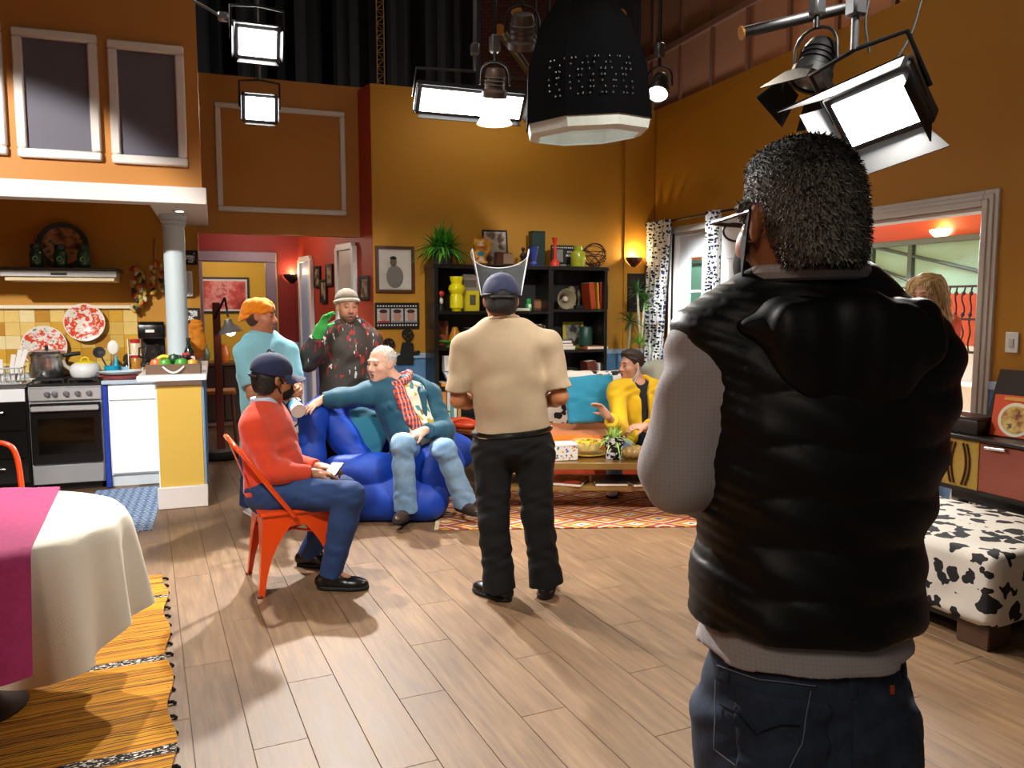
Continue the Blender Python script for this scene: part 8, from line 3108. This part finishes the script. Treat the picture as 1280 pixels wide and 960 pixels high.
# terrace: iron railing, steps and lamp
IRON = mat('#2a2433', 0.45, 0.4)
rx_ = 6.15
g0, g1 = PX(1183, 440, rx_), PX(1228, 440, rx_)
ya0, ya1 = min(g0.y, g1.y) - 0.5, max(g0.y, g1.y) + 0.9
zb0 = PX(1205, 440, rx_).z
zt0 = PX(1205, 358, rx_).z
t = thing_w('iron_railing', 'dark wrought iron railing with twisted bars on the terrace', 'railing', (rx_, (ya0 + ya1) / 2, zb0))
for zz in (zb0, zt0, (zb0 + zt0) / 2):
    MB().b2((rx_ - 0.012, ya0, zz - 0.01), (rx_ + 0.012, ya1, zz + 0.01)).out('rail', IRON, t, smooth=False)
nb = int((ya1 - ya0) / 0.075)
for k in range(nb):
    yy_ = ya0 + 0.04 + k * 0.075
    B = MB()
    B.tube([V(rx_ + 0.006 * math.cos(i * 1.1), yy_ + (0.016 if k % 2 else 0.007) * math.sin(i * 1.1), zb0 + (zt0 - zb0) * i / 16) for i in range(17)], 0.007, 5)
    B.ell((rx_, yy_, zt0 - 0.06), (0.014, 0.02, 0.02), None, 8, 6).ell((rx_, yy_, (zb0 + zt0) / 2 + 0.04), (0.014, 0.02, 0.02), None, 8, 6)
    B.out('baluster', IRON, t)
t = thing_w('terrace_steps', 'white terrace steps below the iron railing', 'steps', (5.9, (ya0 + ya1) / 2, 0))
STW = mat('#d9d8d4', 0.6, var=0.05)
for k in range(4):
    MB().b2((5.30 + 0.25 * k, ya0, 0.0), (6.38, ya1, 0.215 * (k + 1)), 0.008).out('step', STW, t)
wl_ = PX(1178, 287, 7.19)
sconce('wall_sconce', 'white glowing half-bowl lamp on the orange terrace wall', wl_, (-1, 0, 0), 0.26, mat('#fff0d0', 0.4, var=0, emit=3), 4)
# ------------------------------------------------------------------ lighting rig
RIGB = mat('#070708', 0.5, var=0.15, name='rig_black')
RIGG = mat('#6f7072', 0.4, 0.7, name='rig_steel')
BRASS = mat('#a86a1c', 0.45, 0.3, name='pipe_end_orange')
GLOWW = mat('#ffffff', 0.4, var=0, emit=14, name='lamp_face')


def aim(frm, to):
    d_ = (Vector(to) - Vector(frm)).normalized()
    x_ = d_.cross(ZUP).normalized()
    z_ = x_.cross(d_)
    return Matrix((x_, d_, z_)).transposed()      # y = beam direction


def panel_light(px, py, hd, w, h, to, label, energy, emit=12, depth=0.09, flap=0.16, flaps=None, name='led_panel', flap_m=None, inner=None, roll=0.0, hang_to=6.9):
    p = PH(px, py, hd)
    R = aim(p, to) @ Matrix.Rotation(roll, 3, 'Y')
    t = thing_w(name, label, 'studio light', p)
    MB().box(p + R @ V(0, -depth / 2, 0), (w + 0.06, depth, h + 0.06), R, 0.008).out('housing', RIGB, t)
    MB().box(p + R @ V(0, 0.003, 0), (w, 0.006, h), R).out('diffuser', mat('#ffffff', 0.4, var=0, emit=emit), t, smooth=False)
    im = inner or RIGB
    for fi, (ax, s_) in enumerate((('x', -1), ('x', 1), ('z', -1), ('z', 1))):
        B = MB()
        fl0, tip = (flaps[fi] if flaps else (flap, flap * 0.55))
        if ax == 'x':
            a0, a1 = V(s_ * (w / 2 + 0.03), 0, -h / 2), V(s_ * (w / 2 + 0.03), 0, h / 2)
            b1, b0 = V(s_ * (w / 2 + 0.03 + tip), fl0, h / 2 + tip), V(s_ * (w / 2 + 0.03 + tip), fl0, -h / 2 - tip)
        else:
            a0, a1 = V(-w / 2, 0, s_ * (h / 2 + 0.03)), V(w / 2, 0, s_ * (h / 2 + 0.03))
            b1, b0 = V(w / 2 + tip, fl0, s_ * (h / 2 + 0.03 + tip)), V(-w / 2 - tip, fl0, s_ * (h / 2 + 0.03 + tip))
        B.poly([p + R @ q for q in (a0, a1, b1, b0)])
        B.out('barn_door', im, t, solid=0.006)
    # yoke and hanging rod
    B = MB()
    for s_ in (-1, 1):
        B.tube([p + R @ V(s_ * (w / 2 + 0.05), -depth / 2, 0), p + R @ V(s_ * (w / 2 + 0.05), -depth / 2 - 0.02, h / 2 + 0.12), p + R @ V(0, -depth / 2 - 0.02, h / 2 + 0.14)], 0.010, 8)
    B.out('yoke', RIGB, t)
    top = p + R @ V(0, -depth / 2 - 0.02, h / 2 + 0.14)
    MB().cyl(top, V(top.x, top.y, hang_to), 0.014, seg=10).out('hanging_rod', RIGG, t)
    MB().box(top + V(0, 0, 0.16), (0.06, 0.06, 0.09), None, 0.01).out('clamp', RIGG, t)
    if energy:
        l = light('panel_beam', 'AREA', p + R @ V(0, 0.02, 0), None, energy, WHITE, w, h)
        l.rotation_euler = (-(R @ V(0, 1, 0))).to_track_quat('Z', 'Y').to_euler()
        l.parent = t
        l.matrix_parent_inverse = Matrix.Translation(t.location).inverted()
    return t


def fresnel(px, py, hd, to, r, label, emit=0, name='fresnel_light', body=None, hang_to=6.9, barn=True, energy=0):
    p = PH(px, py, hd)
    R = aim(p, to)
    RY = R @ Matrix.Rotation(-math.pi / 2, 3, 'X')      # lathe z -> beam
    t = thing_w(name, label, 'studio light', p)
    MB().lathe([(0, -r * 2.4), (r * 0.7, -r * 2.3), (r * 0.85, -r * 1.9), (r * 0.85, -r * 0.7), (r * 1.08, -r * 0.5), (r * 1.08, 0), (r * 0.92, 0)], p, 24, RY).out('housing', body or RIGB, t)
    MB().lathe([(0, -0.01 + r * 0.25), (r * 0.5, r * 0.18 - 0.01), (r * 0.93, -0.012), (r * 0.93, -0.03), (0, -0.03)], p, 24, RY).out('lens', mat('#ffffff', 0.3, var=0, emit=emit) if emit else mat('#5a5f66', 0.1), t)
    for k in range(3):
        MB().lathe([(r * 0.87, -r * (1.0 + 0.3 * k)), (r * 0.95, -r * (1.02 + 0.3 * k)), (r * 0.87, -r * (1.06 + 0.3 * k))], p, 24, RY).out('cooling_fin', RIGG if body else RIGB, t)
    if barn:
        for a in range(4):
            Ra = R @ Matrix.Rotation(a * math.pi / 2, 3, 'Y')
            B = MB()
            B.poly([p + Ra @ q for q in (V(-r * 0.8, 0.0, r * 1.08), V(r * 0.8, 0.0, r * 1.08), V(r * 1.35, r * 1.5, r * 1.9), V(-r * 1.35, r * 1.5, r * 1.9))])
            B.out('barn_door', RIGB, t, solid=0.004)
    B = MB()
    yk = [p + R @ V(-r * 1.25, -r, 0)] + [p + R @ V(0, -r, 0) + Vector((0, 0, 0)) + R @ V(-r * 1.25 * math.cos(a), 0, 0) + ZUP * (r * 1.9 * math.sin(a) ** 0.5) for a in [math.pi * i / 10 for i in range(1, 10)]] + [p + R @ V(r * 1.25, -r, 0)]
    B.tube(yk, r * 0.09, 8)
    B.out('yoke', RIGB, t)
    top = p + R @ V(0, -r, 0) + ZUP * r * 1.9
    MB().cyl(top, V(top.x, top.y, hang_to), 0.014, seg=10).out('hanging_rod', RIGB, t)
    MB().box(top + V(0, 0, 0.12), (0.07, 0.07, 0.12), None, 0.012).out('clamp', RIGG, t)
    if energy:
        l = light('fresnel_beam', 'SPOT', p + R @ V(0, r * 1.4, 0), Vector(to), energy, WHITE, 0.08, cone=70, blend=0.5)
        l.parent = t
        l.matrix_parent_inverse = Matrix.Translation(t.location).inverted()
    return t


# the two glaring lamps over the kitchen side
panel_light(322, 54, 5.6, 0.24, 0.17, (0.4, 1.0, 0.6), 'glaring square lamp with barn doors hanging high in front of the drapes', 0, 60, name='flood_light', flap=0.03)
panel_light(325, 136, 7.3, 0.24, 0.19, (0.4, 1.2, 0.9), 'glaring square lamp hanging in front of the moulded rectangle', 0, 60, name='flood_light', flap=0.02)
# long fluorescent bank
panel_light(590, 130, 6.3, 0.80, 0.17, (1.9, 3.6, 1.4), 'long white fluorescent bank light over the sofa area', 0, 16, flap=0.03, name='fluorescent_bank', roll=0.0)
# lamp pointing down in front of the bank
t = fresnel(618, 122, 5.9, PH(610, 330, 6.3), 0.085, 'small studio lamp with paper diffuser hanging before the fluorescent bank', emit=22, name='spot_lamp', body=mat('#4a3d36', 0.35, 0.5), barn=False)
p = PH(618, 146, 5.9)
MB().lathe([(0.13, -0.05), (0.085, 0.02)], p, 22).out('paper_skirt', mat('#efe4c8', 0.7, var=0, emit=1.2), t, solid=0.002)
# ellipsoidal lamps and pipes above it
fresnel(652, 60, 6.0, PH(645, 240, 6.6), 0.10, 'grey tubular studio lamp hanging above the fluorescent bank', name='profile_lamp', body=mat('#5c5350', 0.4, 0.4), barn=False)
for k, (px, py, hd, dxp, lb) in enumerate(((646, 15, 6.2, 0.6, 'black lighting pipe with orange end cap above the profile lamp'), (625, 38, 6.1, 0.5, 'short black lighting pipe with orange end cap beside the profile lamp'), (776, 19, 6.0, 0.4, 'black lighting pipe with orange end cap above the softbox'), (928, 41, 5.2, -0.6, 'black lighting pipe with orange end cap near the switched-off fresnel lamp'))):
    p = PH(px, py, hd)
    q = p + (_fh * 2.2 + _rt * 0.5 if k < 3 else _rt * 0.75 + _fh * 0.1 + ZUP * 0.20)
    t = thing_w('lighting_pipe', lb, 'pipe', p)
    MB().cyl(p, q, 0.034, seg=14).out('pipe', RIGB, t)
    MB().cyl(p - (q - p).normalized() * 0.012, p, 0.042, seg=16).out('end_cap', BRASS, t)
    m_ = lerp(p, q, 0.6)
    MB().cyl(m_, V(m_.x, m_.y, 7.39), 0.012, seg=8).out('hanger', RIGB, t)
# ceiling catwalk piece with brick-like mesh behind the lamps
p = PH(652, 62, 8.7)
t = thing_w('set_flat', 'dark reddish brick-painted set flat hanging above the lamps', 'set flat', p)
BR = NT('painted_brick')
bt = BR.n('TexBrick', {'Vector': BR.mapping(BR.obj(), (1, 1, 1), (math.pi / 2, 0, 0)), 'Color1': lin('#5a2f28'), 'Color2': lin('#48261f'), 'Mortar': lin('#1c1210'), 'Scale': 7.0})
BRM = BR.fin(bt.outputs[0], 0.8)
B = MB().box(p, (0.86, 0.04, 1.25), RU, 0.004)
B.out('panel', BRM, t)
MB().cyl(p + V(-0.2, 0, 0.5), p + V(-0.2, 0, 7.39 - p.z), 0.01, seg=6).cyl(p + V(0.2, 0, 0.5), p + V(0.2, 0, 7.39 - p.z), 0.01, seg=6).out('hanging_cable', RIGB, t)
# big black softbox with white lining
sb = PH(732, 100, 5.3)
t = thing_w('softbox', 'large black skirted softbox with white lining hanging from the grid', 'studio light', sb)
oct_ = [(math.cos(a), math.sin(a)) for a in [2 * math.pi * (i + 0.5) / 8 for i in range(8)]]
Rs = RU @ rotm(0, 0.05, -0.05)


def ring(rad, z):
    return [sb + Rs @ V(rad * x_, rad * y_, z) for x_, y_ in oct_]


B = MB()
levels = [(0.07, 0.62), (0.30, 0.32), (0.40, 0.05), (0.425, -0.28)]
rs = [[B.bm.verts.new(q) for q in ring(*lv)] for lv in levels]
for a, b in zip(rs, rs[1:]):
    for i in range(8):
        B.bm.faces.new((a[i], a[(i + 1) % 8], b[(i + 1) % 8], b[i]))
B.out('skirt', mat('#020203', 0.9, var=0.2, spec=0.1, name='softbox_nylon'), t, angle=20, solid=0.004)
B = MB()
rs = [[B.bm.verts.new(q) for q in ring(*lv)] for lv in ((0.40, -0.20), (0.415, -0.27), (0.40, -0.34), (0.34, -0.36))]
for a, b in zip(rs, rs[1:]):
    for i in range(8):
        B.bm.faces.new((a[i], a[(i + 1) % 8], b[(i + 1) % 8], b[i]))
B.out('white_lining', cloth('#c9cdc4', 0.7), t, angle=20, solid=0.003)
MB().lathe([(0, 0.0), (0.36, 0.0), (0.36, 0.01), (0, 0.01)], sb + Rs @ V(0, 0, -0.20), 32, Rs).out('diffuser', mat('#e8ecea', 0.6, var=0, emit=0.8), t)
MB().cyl(sb + Rs @ V(0, 0, 0.6), V(sb.x, sb.y, 7.39), 0.02, seg=10).out('hanging_rod', RIGB, t)
B = MB()
for i in range(16):
    for j in range(7):
        if (i * 7 + j * 5) % 4 == 0:
            continue
        a = math.radians(-128 + 5.0 * i + 1.4 * math.sin(i * 3.1 + j * 5.7))
        rad = 0.40 + 0.012 * (6 - j) / 6
        z = -0.16 + 0.05 * j * 0.7
        q = sb + Rs @ V(rad * 0.985 * math.cos(a), rad * 0.985 * math.sin(a), z)
        B.ell(q, (0.006, 0.006, 0.008), None, 6, 4)
o = B.out('sparkle_dots', mat('#8f9296', 0.25, 0.9), t)  # bright metal dots stand in for sparkle on the black skirt
o['kind'] = 'stuff'
# small lit lamp in the corner
fresnel(822, 118, 6.6, V(2.2, 4.5, 0.8), 0.085, 'small bright lamp hanging near the room corner beyond the softbox', emit=40, name='spot_lamp', body=mat('#5a5552', 0.3, 0.7), barn=False, energy=60)
# dark fresnel, switched off
fresnel(1012, 102, 4.3, V(2.0, 3.2, 0.8), 0.10, 'switched-off black fresnel lamp with barn doors beside the LED panel', emit=0)
# big LED panel
panel_light(1096, 140, 3.1, 0.27, 0.19, (1.0, 1.6, 1.0), 'large LED panel with black barn doors above the terrace doorway', 40, 14, flaps=((0.16, 0.02), (0.10, 0.05), (0.08, 0.07), (0.20, 0.10)), name='led_panel', inner=mat('#050506', 0.7, var=0.1), roll=0.28)
# vertical lattice mast behind the set wall
p = PY(476, 100, 9.2)
t = thing_w('lattice_mast', 'narrow golden lattice mast rising behind the set wall', 'mast', V(p.x, 9.2, 2.7))
GLD = mat('#8a6a34', 0.5, 0.3)
for s_ in (-1, 1):
    MB().cyl((p.x + 0.04 * s_, 9.2, 2.7), (p.x + 0.04 * s_, 9.2, 7.39), 0.008, seg=6).out('upright', GLD, t)
B = MB()
for k in range(60):
    z = 2.75 + k * 0.077
    s_ = 1 if k % 2 else -1
    B.cyl((p.x - 0.04 * s_, 9.2, z), (p.x + 0.04 * s_, 9.2, z + 0.077), 0.004, seg=5, caps=False)
    B.cyl((p.x - 0.04, 9.2, z), (p.x + 0.04, 9.2, z), 0.004, seg=5, caps=False)
o = B.out('lacing', GLD, t)
o['kind'] = 'stuff'
# cables
for k, (pts, hd, col, r_, lb) in enumerate(((((815, 148), (850, 145), (885, 128), (915, 108), (938, 90)), 6.4, '#b5823a', 0.004, 'thin tan cable drooping along the wall above the French window'),
                                       (((1086, 0), (1082, 30), (1087, 66)), 3.6, '#141414', 0.006, 'black cable hanging beside the LED panel'),
                                       (((1152, 0), (1140, 40), (1120, 75), (1105, 92)), 3.2, '#141414', 0.005, 'black cable curving down to the LED panel'))):
    P_ = [PH(x_, y_, hd) if k else PX(x_, y_, XR - 0.012) for i, (x_, y_) in enumerate(pts)]
    tag(MB().tube(bez(P_, 6), r_, 6).out('cable', mat(col, 0.6)), lb, 'cable')
t = thing_w('safety_arm', 'bright steel safety arm reaching to the upper glaring lamp', 'arm', PH(290, 25, 5.6))
MB().tube([PH(240, 0, 5.5), PH(262, 12, 5.55), PH(278, 22, 5.6), PH(297, 28, 5.62)], 0.010, 8).out('arm', RIGG, t)
MB().box(PH(279, 21, 5.6), (0.07, 0.05, 0.06), None, 0.01).out('clamp', STEEL, t)
